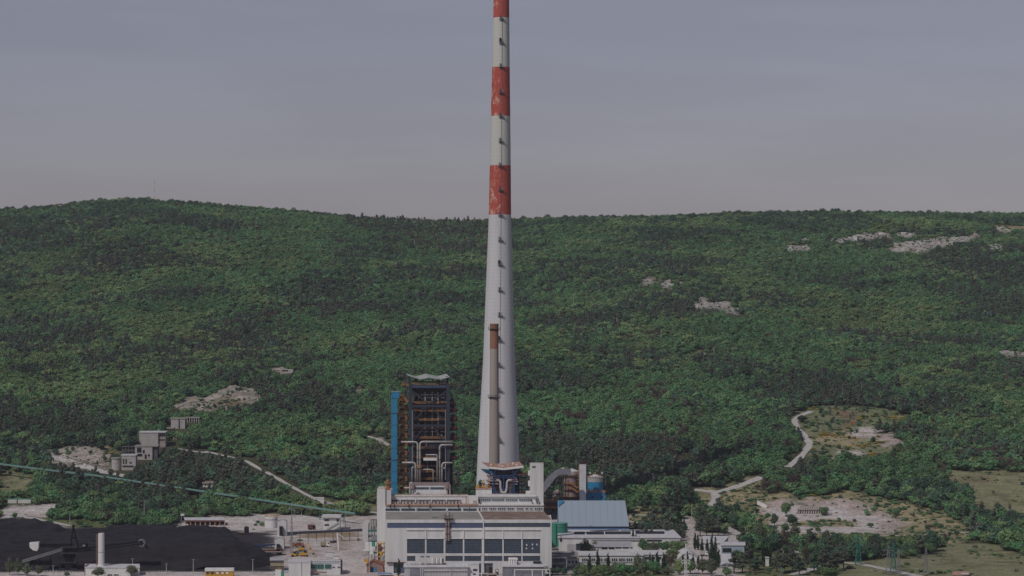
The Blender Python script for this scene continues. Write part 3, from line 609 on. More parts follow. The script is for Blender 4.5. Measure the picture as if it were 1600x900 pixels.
MB().pb(637.5, 641, 588, 600, DB + 1, 2).ob('roof_post', 'slate', bt); MB().pb(697, 701, 588, 600, DB + 1, 2).ob('roof_post', 'slate', bt)
MB().pb(644, 697, 597, 598, DB + 5, 14).ob('roof_floor', 'dark', bt)
# folded roof
fr = [(637, 585.5), (657, 592), (669, 589.2), (688, 592), (702.5, 588.2)]; bk = [(634.6, 583.5), (650, 588), (665, 583.8), (684, 587.6), (696.8, 583.9)]
m = MB(); A = [P(u, v, DB - 1) for u, v in fr]; B = [P(u, v, DB + back + 2) for u, v in bk]; n = 5
m.add(A + B + [(p[0], p[1], p[2] - .45) for p in A + B], [(i, i + 1, n + i + 1, n + i) for i in range(4)] + [(2 * n + i, 3 * n + i, 3 * n + i + 1, 2 * n + i + 1) for i in range(4)] + [(i, 2 * n + i, 2 * n + i + 1, i + 1) for i in range(4)] + [(n + i, n + i + 1, 3 * n + i + 1, 3 * n + i) for i in range(4)] + [(0, n, 3 * n, 2 * n), (4, 2 * n + 4, 3 * n + 4, n + 4)])
m.ob('folded_roof', 'foldroof', bt)
# steam pipes on the front
def bend(pts, r=1.6, n=5):
    out = [pts[0]]
    for a, b_, c in zip(pts[:-2], pts[1:-1], pts[2:]):
        a, b_, c = Vector(a), Vector(b_), Vector(c); p = b_ + (a - b_).normalized() * r; q = b_ + (c - b_).normalized() * r
        for i in range(n + 1): t = i / n; out.append(tuple(p * (1 - t) ** 2 + b_ * 2 * t * (1 - t) + q * t * t))
    return out + [pts[-1]]
DP = DB - 1.6
for pts, r in (([(626.5, 690.5), (652.6, 690.5), (652.6, 757)], .62), ([(707.5, 690.2), (656.2, 690.2), (656.2, 757)], .68), ([(707.5, 695.2), (687, 695.2), (687, 757)], .62),
               ([(628, 722.8), (649.4, 722.8), (649.4, 757)], .66), ([(707.5, 723), (690.6, 723), (690.6, 757)], .62), ([(665, 710.5), (683, 710.5), (683, 757)], .4),
               ([(657, 733.5), (676.8, 733.5), (676.8, 757)], .36), ([(643.6, 757), (643.6, 730), (647, 730)], .36), ([(690, 731.5), (696, 731.5), (696, 722)], .3)):
    MB().tube(bend([P(u, v, DP) for u, v in pts], 1.9 if r > .6 else .7), r * .84, 10).ob('steam_pipe', 'silver', bt, smooth=True)
for v in (704, 718, 732, 750):
    m = MB(); [m.pb(u - .95, u + .95, v - .35, v + .35, DP - .75, 1.6) for u in (652.6, 656.2, 687)]; 
    if v > 725: [m.pb(u - .95, u + .95, v - .35, v + .35, DP - .75, 1.6) for u in (649.4, 690.6)]
    m.ob('pipe_clamp', 'dark', bt)
MB().pb(661.6, 682, 715.4, 719.6, DP, 2).ob('feed_water_tank', 'white2', bt)
MB().pb(664, 700, 694.5, 707, DB + 3.5, 2).ob('hopper', 'slate', bt)
MB().pb(650, 690, 722, 757, DB + 4.2, 2).ob('lower_casing', 'dark', bt)
for v in (728, 742, 752): MB().pb(646, 695, v - .6, v + .6, DB + 2.5, .8).ob('pipe_rack', rnd.choice(['pinkpipe', 'rustdark']), bt)
m = MB(); m.lathe([(1.1, Z(731, DP)), (1.1, Z(726, DP))], X(656, DP), DP - 1, 12); m.ob('valve_housing', 'orange', bt)
MB().pb(702, 707, 720, 775, DB + 5, 10).ob('duct', 'dark', bt)
# zigzag stair on the lift side
for i in range(11):
    v0 = 619 + i * 13.6
    if v0 > 760: break
    a, b_, c = P(626, v0, DB + 2), P(636.5, v0 + 7, DB + 2), P(626, v0 + 13.6, DB + 2)
    for p, q in ((a, b_), (b_, c)): m = MB(); m.bar(p, q, .4, 1.1); railing(m, [p, q], 1.4, .2); m.ob('stair_flight', 'orange', bt)
    MB().pb(622.5, 627, v0 + 11, v0 + 16, DB + 1.5, 2.5).ob('stair_landing', 'orange' if i % 2 else 'redrail', bt)
    MB().pb(624.5, 638.5, v0 + 7.4, v0 + 9.6, DB + 4, 10).ob('gallery_floor', 'dark', bt); MB().pb(629, 637, v0 + 1, v0 + 6, DB + 8, 6).ob('gallery_equipment', ('slate', 'dark', 'midgrey')[i % 3], bt); MB().pb(624, 638, v0 + 5.2, v0 + 7.2, DB + 5, .2).ob('gallery_panel', 'redrail' if i % 3 else 'orange', bt)
for u in (622.6, 637): MB().pb(u, u + .7, 617, 775, DB + 3.2, .4).ob('stair_post', 'dark', bt)
MB().bar(P(624, 620, DB), P(638, 627.5, DB + 1), .5, 1.4).ob('lift_bridge', 'orange', bt)

ls = thing('lift_shaft', 'slim bright blue lift shaft beside the boiler tower', 'lift shaft', (X(616, 1566), 1566, 36))
MB().pb(612, 620.4, 618, 778, 1566, 3.2).ob('shaft', 'blue', ls); MB().pb(611.6, 624, 612.4, 621.8, 1565.7, 3.8).ob('machine_room', 'blue', ls)
m = MB(); [m.pb(611.7, 620.7, v, v + .9, 1565.8, 3.6) for v in (645.5, 718.5)]; [m.pb(611.9, 620.5, v, v + .3, 1565.9, 3.4) for v in (664, 682, 700, 737, 755)]; m.ob('joint_band', 'slate', ls)
m = MB(); [m.pb(610.7, 611.8, v, v + 1.2, 1566.2, .8) for v in range(625, 772, 8)]; m.pb(610.9, 611.5, 618, 776, 1567.1, .3); m.ob('ladder', 'steelgrey', ls)
MB().pb(611.6, 624, 611.8, 612.5, 1565.5, 4.2).ob('roof', 'paleblue', ls)

be = thing('penthouse_block', 'white penthouse block with a dark window strip at the foot of the boiler tower', 'annex', (X(670, 1556), 1556, 38))
MB().pb(645, 697, 756.5, 792, 1557, 10).ob('wall', 'white', be); MB().pb(641, 702, 755.6, 757, 1556.4, 11).ob('roof', 'pinkpipe', be)
for a, b_ in ((648, 670), (672.2, 694)): window(be, a, b_, 761.4, 764.2, 1556.9, 8, 1, w=.12)
for u in (644.3, 698.4):
    m = MB(); m.lathe([(.5, Z(766, 1556)), (1.35, Z(763, 1556)), (1.35, Z(757, 1556))], X(u, 1556), 1556.5, 12); m.ob('hopper', 'pinkpipe', be)
    m = MB(); m.tube([P(u, 765, 1556.5), P(u, 776, 1556.5)], .45, 8); m.ob('spout', 'silver', be)
sp = thing('silver_vent_pipe', 'silver elbowed vent pipe standing near the zigzag stairs', 'pipe', (X(641, 1552), 1552, 38))
MB().tube(bend([P(640.5, 777, 1552), P(640.5, 754.5, 1552), P(645, 754.5, 1552)], .8), .5, 8).ob('pipe', 'silver', sp, smooth=True)
MB().tube([P(631, 762, 1552), P(641, 762, 1552)], .45, 8).ob('branch', 'silver', sp)
ob_ = thing('rusty_vessel', 'rusty brown vessel with orange railing on the corner of the white wing', 'vessel', (X(606, 1542), 1545, 40))
MB().lathe([(1.2, Z(766, 1545)), (1.2, Z(751, 1545)), (.9, Z(749.8, 1545)), (.5, Z(749.5, 1545))], X(606, 1545), 1545, 14).ob('vessel', 'brickred', ob_)
m = MB(); railing(m, [P(601, 765, 1541), P(612, 765, 1541)], 1.6, .2); railing(m, [P(602, 757, 1543), P(609, 757, 1543)], 1.2, .2); m.ob('railing', 'orange', ob_)
gd = thing('dark_duct_stack', 'dark squat ducting beside the penthouse block', 'duct', (X(704, 1556), 1557, 38))
m = MB(); m.pb(700.5, 707, 759, 778, 1557, 3); m.ob('casing', 'slate', gd); MB().tube([P(703, 778, 1556), P(703, 757, 1556)], .5, 8).ob('pipe', 'pinkpipe', gd)

# ---------------------------------------------------------------- older unit: butterfly roof on blue frame
DU = 1556.
ou = thing('old_boiler_frame', 'open blue steel boiler frame full of pipes under a rusty butterfly roof', 'boiler frame', (X(787, DU), DU, 38))
fr = [(764.5, 729.6), (787.5, 731.8), (818, 728)]; bk = [(753, 722), (781, 724.6), (811.5, 721.2)]
m = MB(); A = [P(u, v, DU) for u, v in fr]; B = [P(u, v, DU + 20) for u, v in bk]; n = 3
m.add(A + B + [(p[0], p[1], p[2] - .3) for p in A + B], [(i, i + 1, n + i + 1, n + i) for i in range(2)] + [(2 * n + i, 3 * n + i, 3 * n + i + 1, 2 * n + i + 1) for i in range(2)] + [(n + i, n + i + 1, 3 * n + i + 1, 3 * n + i) for i in range(2)] + [(0, n, 3 * n, 2 * n), (2, 2 * n + 2, 3 * n + 2, n + 2)])
m.ob('butterfly_roof', 'rust', ou)
m = MB(); [m.bar((A[i][0], A[i][1] - .2, A[i][2] - .4), (A[i + 1][0], A[i + 1][1] - .2, A[i + 1][2] - .4), .5, 1.1) for i in range(2)]; m.ob('roof_fascia', 'white2', ou)
for u0 in (778, 791): MB().pb(u0, u0 + 5.5, 724.5, 729, DU + 8, 3).ob('roof_cowl', 'silver', ou)
for u, v in ((766, 727), (784, 729), (806, 727), (800, 725)): MB().pb(u, u + 2.4, v - 2, v + .5, DU + 5, 2).ob('roof_cowl', 'white2', ou)
# flared blue hopper walls
m = MB(); a, b_, c, d_ = P(751, 732.3, DU + 1), P(764.5, 733.5, DU + 1), P(769, 743, DU + 4), P(758.5, 738.5, DU + 6)
m.add([a, b_, c, d_] + [(p[0], p[1] + .5, p[2] - .2) for p in (a, b_, c, d_)], [(0, 3, 2, 1), (4, 5, 6, 7), (0, 1, 5, 4), (1, 2, 6, 5), (2, 3, 7, 6), (3, 0, 4, 7)]); m.ob('hopper_wall', 'blue', ou)
m = MB(); a, b_, c, d_ = P(808, 733, DU + 1), P(812, 732, DU + 2), P(816.5, 739.5, DU + 4), P(804, 743, DU + 4)
m.add([a, b_, c, d_] + [(p[0], p[1] + .5, p[2] - .2) for p in (a, b_, c, d_)], [(0, 3, 2, 1), (4, 5, 6, 7), (0, 1, 5, 4), (1, 2, 6, 5), (2, 3, 7, 6), (3, 0, 4, 7)]); m.ob('hopper_wall', 'slate', ou)
m = MB(); ya, yb = DU + 3, DU + 16
pt = [(764, 733), (809, 733), (803, 745), (771, 745)]
m.prism([(X(u, ya), Z(v, ya)) for u, v in pt], ya, yb); m.ob('coal_hopper', 'slate', ou)
for u in (771, 787, 803.4): MB().pb(u - .8, u + .8, 743, 775, DU + .5, .7).ob('column', 'bluesteel', ou)
MB().pb(770, 804.5, 743, 744.4, DU + .4, .8).ob('beam', 'bluesteel', ou); MB().pb(770, 804.5, 746.4, 747, DU + .6, .5).ob('beam', 'bluesteel', ou)
for a, b_ in (((767, 733), (771, 743)), ((775.5, 733), (771, 743)), ((800, 733), (803.4, 743)), ((808, 733), (803.4, 743)), ((771, 760), (779, 775)), ((787, 762), (780, 775)), ((787, 762), (797, 775)), ((803, 762), (797, 775))):
    MB().bar(P(*a, DU + .6), P(*b_, DU + .6), .4).ob('brace', 'bluesteel', ou)
MB().pb(766, 812, 744, 776, DU + 9, 8).ob('boiler_casing', 'dark', ou)
MB().pb(772, 786, 760, 776, DU + 4, 3).ob('mill_housing', 'midgrey', ou); MB().pb(790, 802, 758, 776, DU + 4, 3).ob('mill_housing', 'midgrey', ou)
for v, u0, u1 in ((745.6, 762, 782), (748.2, 763, 780), (751.5, 764, 780), (756, 768, 780), (749.5, 795, 808), (752.5, 796, 810), (756.5, 795, 808), (746.5, 790, 807)):
    MB().tube([P(u0, v, DU + 1.5), P(u1, v, DU + 1.5)], .42, 8).ob('pipe', 'pinkpipe', ou)
MB().tube(bend([P(776, 750, DU), P(782, 750, DU), P(782, 766, DU), P(787, 771.5, DU), P(792, 766, DU), P(792, 750, DU), P(800, 750, DU)], 2.0), .65, 10).ob('silver_pipe', 'silver', ou, smooth=True)
for k in range(4): m = MB(); cx = 774 + k * 8; m.tube([P(cx + 3 * math.cos(t), 738 + 4 * math.sin(t), DU + 2.4) for t in np.linspace(0, math.pi, 7)], .3, 6); m.ob('curved_duct', 'midgrey', ou)
for k, v in enumerate((747, 753, 759, 765, 770.5)):
    MB().pb(804, 822 - (k % 2) * 3, v, v + .7, DU + 4, 8).ob('side_floor', 'dark', ou); m = MB(); railing(m, [P(804, v, DU + 4), P(820, v, DU + 4)], 1, .13); m.ob('side_railing', ('tealdark', 'rustdark', 'bluesteel')[k % 3], ou)
for u in (808, 814, 820): MB().pb(u, u + .8, 744, 776, DU + 4.2, .5).ob('side_post', 'slate', ou)
MB().pb(806, 829, 740, 742, DU + 2, 3).ob('link_bridge', 'rustdark', ou)
m = MB(); railing(m, [P(806, 740, DU + 2), P(829, 740, DU + 2)], 1.2, .14); m.ob('bridge_railing', 'redrail', ou)
for a, b_, v in ((761, 768, 744), (760, 768, 752), (762, 770, 760)): m = MB(); m.pb(a, b_, v, v + .7, DU + 3, 6); railing(m, [P(a, v, DU + 3), P(b_, v, DU + 3)], 1.1, .14); m.ob('side_platform', 'rustdark', ou)
MB().pb(821.5, 828, 767.5, 775, 1550, 4).ob('cabin', 'white2', ou)

# ---------------------------------------------------------------- conveyor gallery, ash silos, stair tower
cv = thing('inclined_gallery', 'grey enclosed conveyor gallery climbing and curving over to the silo top', 'conveyor', (X(860, 1650), 1650, 20))
path = [(836, 785), (850, 762), (858, 752), (866, 742.5), (871, 738.8), (876, 737), (881, 737), (892, 737.3)]
m = MB(); DG = 1745
for i in range(len(path) - 1):
    pass
top = []; bot = []
for i, (u, v) in enumerate(path):
    a = path[max(i - 1, 0)]; c = path[min(i + 1, len(path) - 1)]; tx, ty = c[0] - a[0], c[1] - a[1]; L = math.hypot(tx, ty); nx_, ny_ = -ty / L, tx / L; h = 5.2 if i < 3 else 4.4
    top.append((u - nx_ * h * .9, v - ny_ * h)); bot.append((u + nx_ * h * .9, v + ny_ * h))
pl = [(X(u, DG), Z(v, DG)) for u, v in bot] + [(X(u, DG), Z(v, DG)) for u, v in reversed(top)]
m.prism(pl, DG, DG + 4); m.ob('gallery', 'conveyor', cv)
for u, v in ((856, 762), (876, 745)):
    for du in (-2, 2): MB().bar(P(u + du, v, DG + 1), P(u + du * 1.5, 838, DG + 1), .5).ob('trestle_leg', 'dark', cv)
    m = MB(); y0 = v
    while y0 < 820: m.bar(P(u - 2.5, y0, DG + .8), P(u + 2.5, y0 + 9, DG + .8), .25); m.bar(P(u + 2.5, y0, DG + .8), P(u - 2.5, y0 + 9, DG + .8), .25); y0 += 9
    m.ob('trestle_bracing', 'dark', cv)
m = MB(); railing(m, [P(850, 771.5, DG), P(874, 771.5, DG)], 1.2, .2); m.pb(849, 876, 771.5, 773, DG, 3); m.pb(849, 878, 784, 785.5, DG, 3); m.ob('walkway', 'dark', cv)
m = MB(); railing(m, [P(849, 784, DG), P(874, 784, DG)], 1.2, .2); railing(m, [P(850, 795, DG), P(872, 795, DG)], 1.2, .2); m.ob('walkway_railing', 'rustdark', cv)
MB().pb(849, 874, 786, 792, DG + 2, 6).ob('transfer_chute', 'rustdark', cv); MB().pb(852, 870, 800, 812, DG + 3, 6).ob('transfer_base', 'dark', cv)
MB().bar(P(852, 760, DG + 2), P(880, 790, DG + 2), .4).ob('brace', 'dark', cv)
si = thing('ash_silo', 'grey banded ash silo wrapped in orange stairs beside the white stair tower', 'silo', (X(892, 1768), 1768, 0))
MB().lathe([(4.4, 0), (4.4, Z(748, 1768)), (4.6, Z(744, 1768))], X(892, 1768), 1768, 24).ob('body', 'pinkpipe', si)
MB().lathe([(4.9, Z(744, 1768)), (4.9, Z(736, 1768))], X(893, 1768), 1768, 24).ob('head', 'silver', si)
MB().lathe([(5, Z(736, 1768)), (1, Z(732.3, 1768)), (.3, Z(732, 1768))], X(893, 1768), 1768, 24).ob('cone_roof', 'roofwhite', si)
for v in (743.8, 757, 766, 777):
    m = MB(); cx = X(892.5, 1768); r = 5.3; zz = Z(v, 1768); pts = [(cx + r * math.cos(t), 1768 + r * math.sin(t), zz) for t in np.linspace(-math.pi, 0, 9)]
    railing(m, pts, 1.2, .2); m.ob('ring_railing', 'orange', si); MB().lathe([(4.3, zz - .1), (5.4, zz - .1), (5.4, zz + .1), (4.3, zz + .1)], cx, 1768, 24, cap=False).ob('ring_floor', 'dark', si)
for a, b_ in (((883, 754), (895, 757)), ((895, 757), (902, 763)), ((884, 761), (893, 763)), ((893, 763), (903, 770))):
    m = MB(); p, q = P(*a, 1762), P(*b_, 1762); m.bar(p, q, .3, .5); railing(m, [p, q], 1.1, .18); m.ob('stair_flight', 'orange', si)
for v in (746, 751, 757, 763, 769, 776): MB().pb(902, 906.5, v, v + 1.2, 1763, 3).ob('landing', 'dark', si); 
m = MB(); [m.pb(902, 906.5, v - 2, v - 1.2, 1762.8, .15) for v in (746, 751, 757, 763, 769, 776)]; m.pb(875.5, 879, 731, 737, 1761, 3); m.pb(903.8, 905, 730, 742, 1761, 2); m.ob('landing_railing', 'orange', si)
for u in (876.5, 884): MB().bar(P(u, 744, 1762), P(u, 838, 1762), .55).ob('support_leg', 'dark', si)
m = MB(); m.lathe([(1, Z(778, 1760)), (3.2, Z(776, 1760)), (3.2, Z(770, 1760)), (1, Z(765, 1760))], X(871.5, 1760), 1760, 16); m.ob('filter_vessel', 'pinkpipe', si)
MB().pb(873, 905, 778, 780, 1758, 8).ob('deck', 'dark', si)
MB().pb(878, 881.5, 731, 735, 1760, 2).ob('head_drive', 'white2', si)
tw = thing('white_stair_tower', 'narrow plain white tower between the two silos', 'tower', (X(910, 1766), 1766, 0))
MB().pb(905.5, 915.6, 726.4, 842, 1760, 6).ob('shaft', 'roofwhite', tw); MB().pb(904.6, 905.5, 726, 842, 1760.4, 1).ob('corner_strip', 'orange', tw)
s2 = thing('blue_silo', 'blue and grey silo with a pale cone roof above a blue block', 'silo', (X(930, 1783), 1783, 0))
MB().lathe([(5.1, Z(768, 1783)), (5.1, Z(752.5, 1783))], X(930, 1783), 1783, 28).ob('body', 'blue', s2)
MB().lathe([(5.1, Z(752.5, 1783)), (5.1, Z(745.5, 1783))], X(930, 1783), 1783, 28).ob('upper_body', 'silver', s2)
MB().lathe([(5.4, Z(745.5, 1783)), (1, Z(741.4, 1783)), (.3, Z(741, 1783))], X(930, 1783), 1783, 28).ob('cone_roof', 'roofwhite', s2)
m = MB(); cx = X(930, 1783); zz = Z(745.5, 1783); railing(m, [(cx + 5.4 * math.cos(t), 1783 + 5.4 * math.sin(t), zz) for t in np.linspace(0, 2 * math.pi, 17)], 1.1, .16); m.ob('roof_railing', 'orange', s2)
MB().pb(920.5, 923.5, 738.3, 740.3, 1782, 1.5).ob('filter_cap', 'roofwhite', s2); MB().pb(939.5, 942, 738.3, 740.5, 1782, 1.5).ob('filter_cap', 'roofwhite', s2); MB().pb(929, 931.2, 737, 741.5, 1782, 1).ob('roof_vent', 'orange', s2)
bb = thing('blue_block', 'square bright blue building with small dark windows carrying the blue silo', 'industrial building', (X(930, 1775), 1775, 0))
MB().pb(915.8, 945.6, 769.5, 842, 1774, 14).ob('wall', 'blue', bb); MB().pb(915.3, 946, 768.3, 769.7, 1773.6, 15).ob('roof', 'pinkpipe', bb)
for u in (924.5, 939): MB().pb(u, u + 3, 775.2, 778.2, 1773.9, .3).ob('window', 'dark', bb)
m = MB(); railing(m, [P(916, 768.3, 1773.8), P(945.6, 768.3, 1773.8)], 1.1, .16); m.ob('railing', 'orange', bb)
for k in range(4): MB().lathe([(.5, Z(768.5, 1776)), (.5, Z(764.5, 1776))], X(920 + k * 3.4, 1776), 1776, 8).ob('vent_pipe', 'silver', bb)
m = MB(); m.pb(920.8, 921.8, 768, 770, 1773.5, .5); m.ob('lamp_box', 'dark', bb)

bs = thing('blue_storage_hall', 'huge storage hall with a pale blue sheet roof', 'storage hall', (X(928, 1695), 1695, 0))
a, b_, c, d_ = P(873, 822.4, 1695), P(983, 822.4, 1695), P(979, 782, 1727), P(873.8, 782, 1727)
zr = a[2]; xx0, xx1 = a[0], b_[0]; zR = c[2]
m = MB(); m.add([a, b_, (b_[0] - 1.2, 1727, zR), (a[0], 1727, zR)] + [(p[0], p[1], p[2] - .4) for p in (a, b_, (b_[0] - 1.2, 1727, zR), (a[0], 1727, zR))], [(0, 1, 2, 3), (7, 6, 5, 4), (0, 4, 5, 1), (1, 5, 6, 2), (2, 6, 7, 3), (3, 7, 4, 0)]); m.ob('roof', 'paleblue', bs)
m = MB(); m.add([(xx0, 1727, zR), (xx1 - 1.2, 1727, zR), (xx1, 1759, zr), (xx0, 1759, zr)] + [(xx0, 1727, zR - .4), (xx1 - 1.2, 1727, zR - .4), (xx1, 1759, zr - .4), (xx0, 1759, zr - .4)], [(0, 1, 2, 3), (7, 6, 5, 4), (0, 4, 5, 1), (1, 5, 6, 2), (2, 6, 7, 3), (3, 7, 4, 0)]); m.ob('roof', 'paleblue', bs)
m = MB(); m.add([(xx0 + .1, 1695.2, 0), (xx0 + .1, 1758, 0), (xx0 + .1, 1758, zr - .1), (xx0 + .1, 1727, zR - .45), (xx0 + .1, 1695.2, zr - .45), (xx1 - .1, 1695.2, 0), (xx1 - .1, 1758, 0), (xx1 - .1, 1758, zr - .1), (xx1 - 1.3, 1727, zR - .45), (xx1 - .1, 1695.2, zr - .45)], [(0, 1, 2, 3, 4), (5, 9, 8, 7, 6), (1, 6, 7, 2), (0, 4, 9, 5)]); m.ob('wall', 'bluewall', bs)
m = MB(); m.box(xx0, xx1, 1694.6, 1695.1, zr - .5, zr - .1); m.ob('gutter', 'slate', bs)
m = MB(); [m.box(x - .15, x + .15, 1694.5, 1695.1, zr, zr + 1) for x in (xx0 + 19.5,)]; [m.bar((x, 1695.3, zr + .2), (x, 1726, zR + .0), .06) for x in np.linspace(xx0 + 4, xx1 - 4, 9)]; m.ob('roof_ridge_strip', 'paleblue', bs)
# blue gable corner flap towards the gallery
MB().add([P(872.6, 782.2, 1726), P(882, 782.2, 1724.5), P(872.6, 792.5, 1718)], [(0, 2, 1)]).ob('gable_flashing', 'blue', bs)

gt = thing('green_tank', 'round green storage tank beside the white turbine hall', 'tank', (X(873.5, 1660), 1660, 0))
MB().lathe([(5.15, 0), (5.15, Z(817.5, 1660))], X(873.5, 1660), 1660, 32).ob('shell', 'green', gt)
MB().lathe([(5.35, Z(817.5, 1660)), (5.35, Z(816.8, 1660)), (.2, Z(815.6, 1660))], X(873.5, 1660), 1660, 32).ob('roof', 'teal', gt)
m = MB(); [m.lathe([(5.22, Z(v, 1660)), (5.22, Z(v, 1660) + .18)], X(873.5, 1660), 1660, 32, cap=False) for v in (823, 829, 835, 841)]; m.ob('hoop', 'tealdark', gt)
MB().box(X(868, 1654), X(868, 1654) + .4, 1654.3, 1654.7, 0, Z(818, 1655)).ob('ladder', 'tealdark', gt)

def gable_hall(name, label, cat, u0, u1, df, dep, vtop_f, vtop_b, wall, roof, shift=(0, 0), bottom=0, eave=.6):
    t = thing(name, label, cat, (X((u0 + u1) / 2, df), df, bottom))
    za = Z(vtop_f, df); zb_ = Z(vtop_b, df + dep); s0, s1 = shift
    x0, x1 = X(u0, df), X(u1, df); x2, x3 = X(u0 + s0, df + dep), X(u1 + s1, df + dep)
    m = MB(); m.add([(x0, df, bottom), (x1, df, bottom), (x3, df + dep, bottom), (x2, df + dep, bottom), (x0, df, za - .3), (x1, df, za - .3), (x3, df + dep, zb_ - .3), (x2, df + dep, zb_ - .3)], [(3, 2, 1, 0), (4, 5, 6, 7), (0, 1, 5, 4), (1, 2, 6, 5), (2, 3, 7, 6), (3, 0, 4, 7)]); m.ob('wall', wall, t)
    e = eave; m = MB(); q = [(x0 - e, df - e, za - .28), (x1 + e, df - e, za - .28), (x3 + e, df + dep + e, zb_ - .28), (x2 - e, df + dep + e, zb_ - .28)]
    m.add(q + [(a, b, c + .45) for a, b, c in q], [(3, 2, 1, 0), (4, 5, 6, 7), (0, 1, 5, 4), (1, 2, 6, 5), (2, 3, 7, 6), (3, 0, 4, 7)]); m.ob('roof', roof, t)
    return t
lh = gable_hall('solar_roof_hall', 'long low white hall with a row of dark solar panels on its roof', 'industrial building', 873, 1063, 1625, 58, 840, 828, 'white', 'roofwhite', shift=(0, -12))
MB().pb(886, 905, 850.5, 863, 1624.8, .3).ob('roller_door', 'greywall', lh); MB().pb(900, 909, 849.5, 859.5, 1624.6, .3).ob('side_door', 'slate', lh); MB().pb(875, 878, 838.5, 846, 1624.7, .4).ob('window', 'dark', lh)
MB().pb(1010, 1034, 843.5, 846, 1624.8, .3).ob('strip_window', 'dark', lh); m = MB(); m.pb(924, 1004, 844.3, 845.3, 1624.6, .5); m.ob('shade_strip', 'dark', lh)
def on_roof(u0, u1, v0, v1, name, m_, par, df=1625, dep=58, vf=840, vb=828, lift=.35):
    def q(u, v):
        t = (vf - v) / (vf - vb); lo, hi = 0., 1.
        for _ in range(25):
            t = (lo + hi) / 2; d = df + dep * t; z = Z(vf, df) + (Z(vb, df + dep) - Z(vf, df)) * t
            if 450 + (CH - z) * F / d > v: lo = t
            else: hi = t
        return (X(u, d), d, z + lift)
    p = [q(u0, v1), q(u1, v1), q(u1, v0), q(u0, v0)]
    return MB().add(p + [(a, b, c - .25) for a, b, c in p], [(0, 1, 2, 3), (7, 6, 5, 4), (0, 4, 5, 1), (1, 5, 6, 2), (2, 6, 7, 3), (3, 7, 4, 0)]).ob(name, m_, par)
for u0, u1, v0, v1 in ((897, 913.5, 831.6, 835.6), (916.5, 943.5, 831.5, 835.6), (945.5, 985.5, 831.2, 835.2), (993, 1038, 830.9, 834.7)):
    on_roof(u0, u1, v0, v1, 'solar_panel_row', 'solar', lh)
    n = int((u1 - u0) / 3); 
    for k in range(1, n): on_roof(u0 + k * (u1 - u0) / n, u0 + k * (u1 - u0) / n + .22, v0, v1, 'panel_joint', 'steelgrey', lh, lift=.45)
for u0, u1 in ((922, 967), (970, 1014), (878, 888)): on_roof(u0, u1, 829.2, 830, 'skylight', 'midgrey', lh)
on_roof(985.5, 993, 831, 836, 'roof_patch', 'white2', lh)
l2 = gable_hall('grey_roof_hall', 'low white workshop with flat grey roof close behind the offices', 'workshop', 924, 985, 1590, 24, 854, 846, 'white', 'greywall')
for k in range(4): MB().pb(940 + k * 11, 949 + k * 11, 855, 858, 1589.8, .3).ob('window', 'dark', l2)
l3 = gable_hall('flat_roof_shed', 'flat pale roofed shed stepping down from the grey roofed workshop', 'shed', 966, 994, 1572, 24, 866, 855, 'white', 'roofwhite', shift=(-4, -6))
of = gable_hall('office_block', 'two storey white office block with rows of dark windows behind cypresses', 'office building', 905, 1004, 1540, 22, 867.5, 861.5, 'white', 'roofwhite')
for v in (872.5, 882.5):
    for k in range(8):
        MB().pb(909 + k * 11.6, 918.6 + k * 11.6, v, v + 4.6, 1539.8, .3).ob('window', 'slate', of); m = MB(); [m.pb(909 + k * 11.6 + j * 3.2 - .3, 909 + k * 11.6 + j * 3.2 + .3, v, v + 4.6, 1539.6, .3) for j in range(4)]; m.ob('window_frame', 'white2', of)
m = MB(); m.pb(905, 1004, 877.6, 878.6, 1539.5, .5); m.ob('string_course', 'roofwhite', of)
o2 = gable_hall('side_office', 'low pale roofed office wing adjoining the two storey block', 'office building', 1004.5, 1038, 1543, 22, 866, 860, 'white', 'roofwhite')
for k in range(3): MB().pb(1008 + k * 9.5, 1014 + k * 9.5, 870, 874, 1542.8, .3).ob('window', 'slate', o2)
o3 = gable_hall('low_annex', 'low white annex with a flat terrace at the end of the offices', 'annex', 886, 904.4, 1545, 24, 872, 864, 'white2', 'roofgrey')
for k in range(3): MB().pb(888 + k * 5.5, 891 + k * 5.5, 876, 880, 1544.8, .3).ob('window', 'slate', o3)
# arched shed
ar = thing('arched_shed', 'white shed with a shallow arched roof among the cypresses', 'shed', (X(1076, 1570), 1570, 0))
m = MB(); xa, xb = X(1058.5, 1570), X(1092, 1570); zc_ = Z(874, 1570); arc = [(xa + (xb - xa) * i / 12, zc_ + 3.6 * math.sin(math.pi * i / 12)) for i in range(13)]
m.prism([(xa, 0)] + arc + [(xb, 0)], 1570, 1596); m.ob('wall', 'white', ar)
m = MB(); m.prism([(x, z + .1) for x, z in arc] + [(x, z + .45) for x, z in reversed(arc)], 1569.3, 1596.6); m.ob('arched_roof', 'roofwhite', ar)
MB().pb(1075, 1085, 873.8, 880, 1569.8, .4).ob('door', 'slate', ar)
pb_ = gable_hall('pale_blue_shed', 'pale blue shed with a white flat roof and dark shutter beside the pines', 'shed', 1127, 1163, 1600, 20, 851.5, 847, 'paleblue', 'roofwhite')
MB().pb(1129, 1143, 856.5, 863, 1599.8, .3).ob('shutter', 'dark', pb_)
pb2 = gable_hall('white_roof_shed', 'shed with a broad white sloping roof behind the pale blue shed', 'shed', 1098, 1128, 1615, 30, 848, 838, 'white', 'roofwhite', shift=(2, 10))
pb3 = gable_hall('front_white_shed', 'white flat roofed building between cypresses and pines', 'shed', 1126, 1160, 1545, 22, 882, 866, 'greywall', 'roofwhite')
_h = G(1143, 803); hu = gable_hall('small_ruin_hut', 'tiny pale hut in the grass beside the fork of the roads', 'hut', 1137, 1149, _h[1], 8, 795, 792.5, 'ruin', 'ruin', bottom=_h[2] - 1)
MB().pb(1139.5, 1146, 797.5, 803, _h[1] - .2, .3).ob('doorway', 'dark', hu)
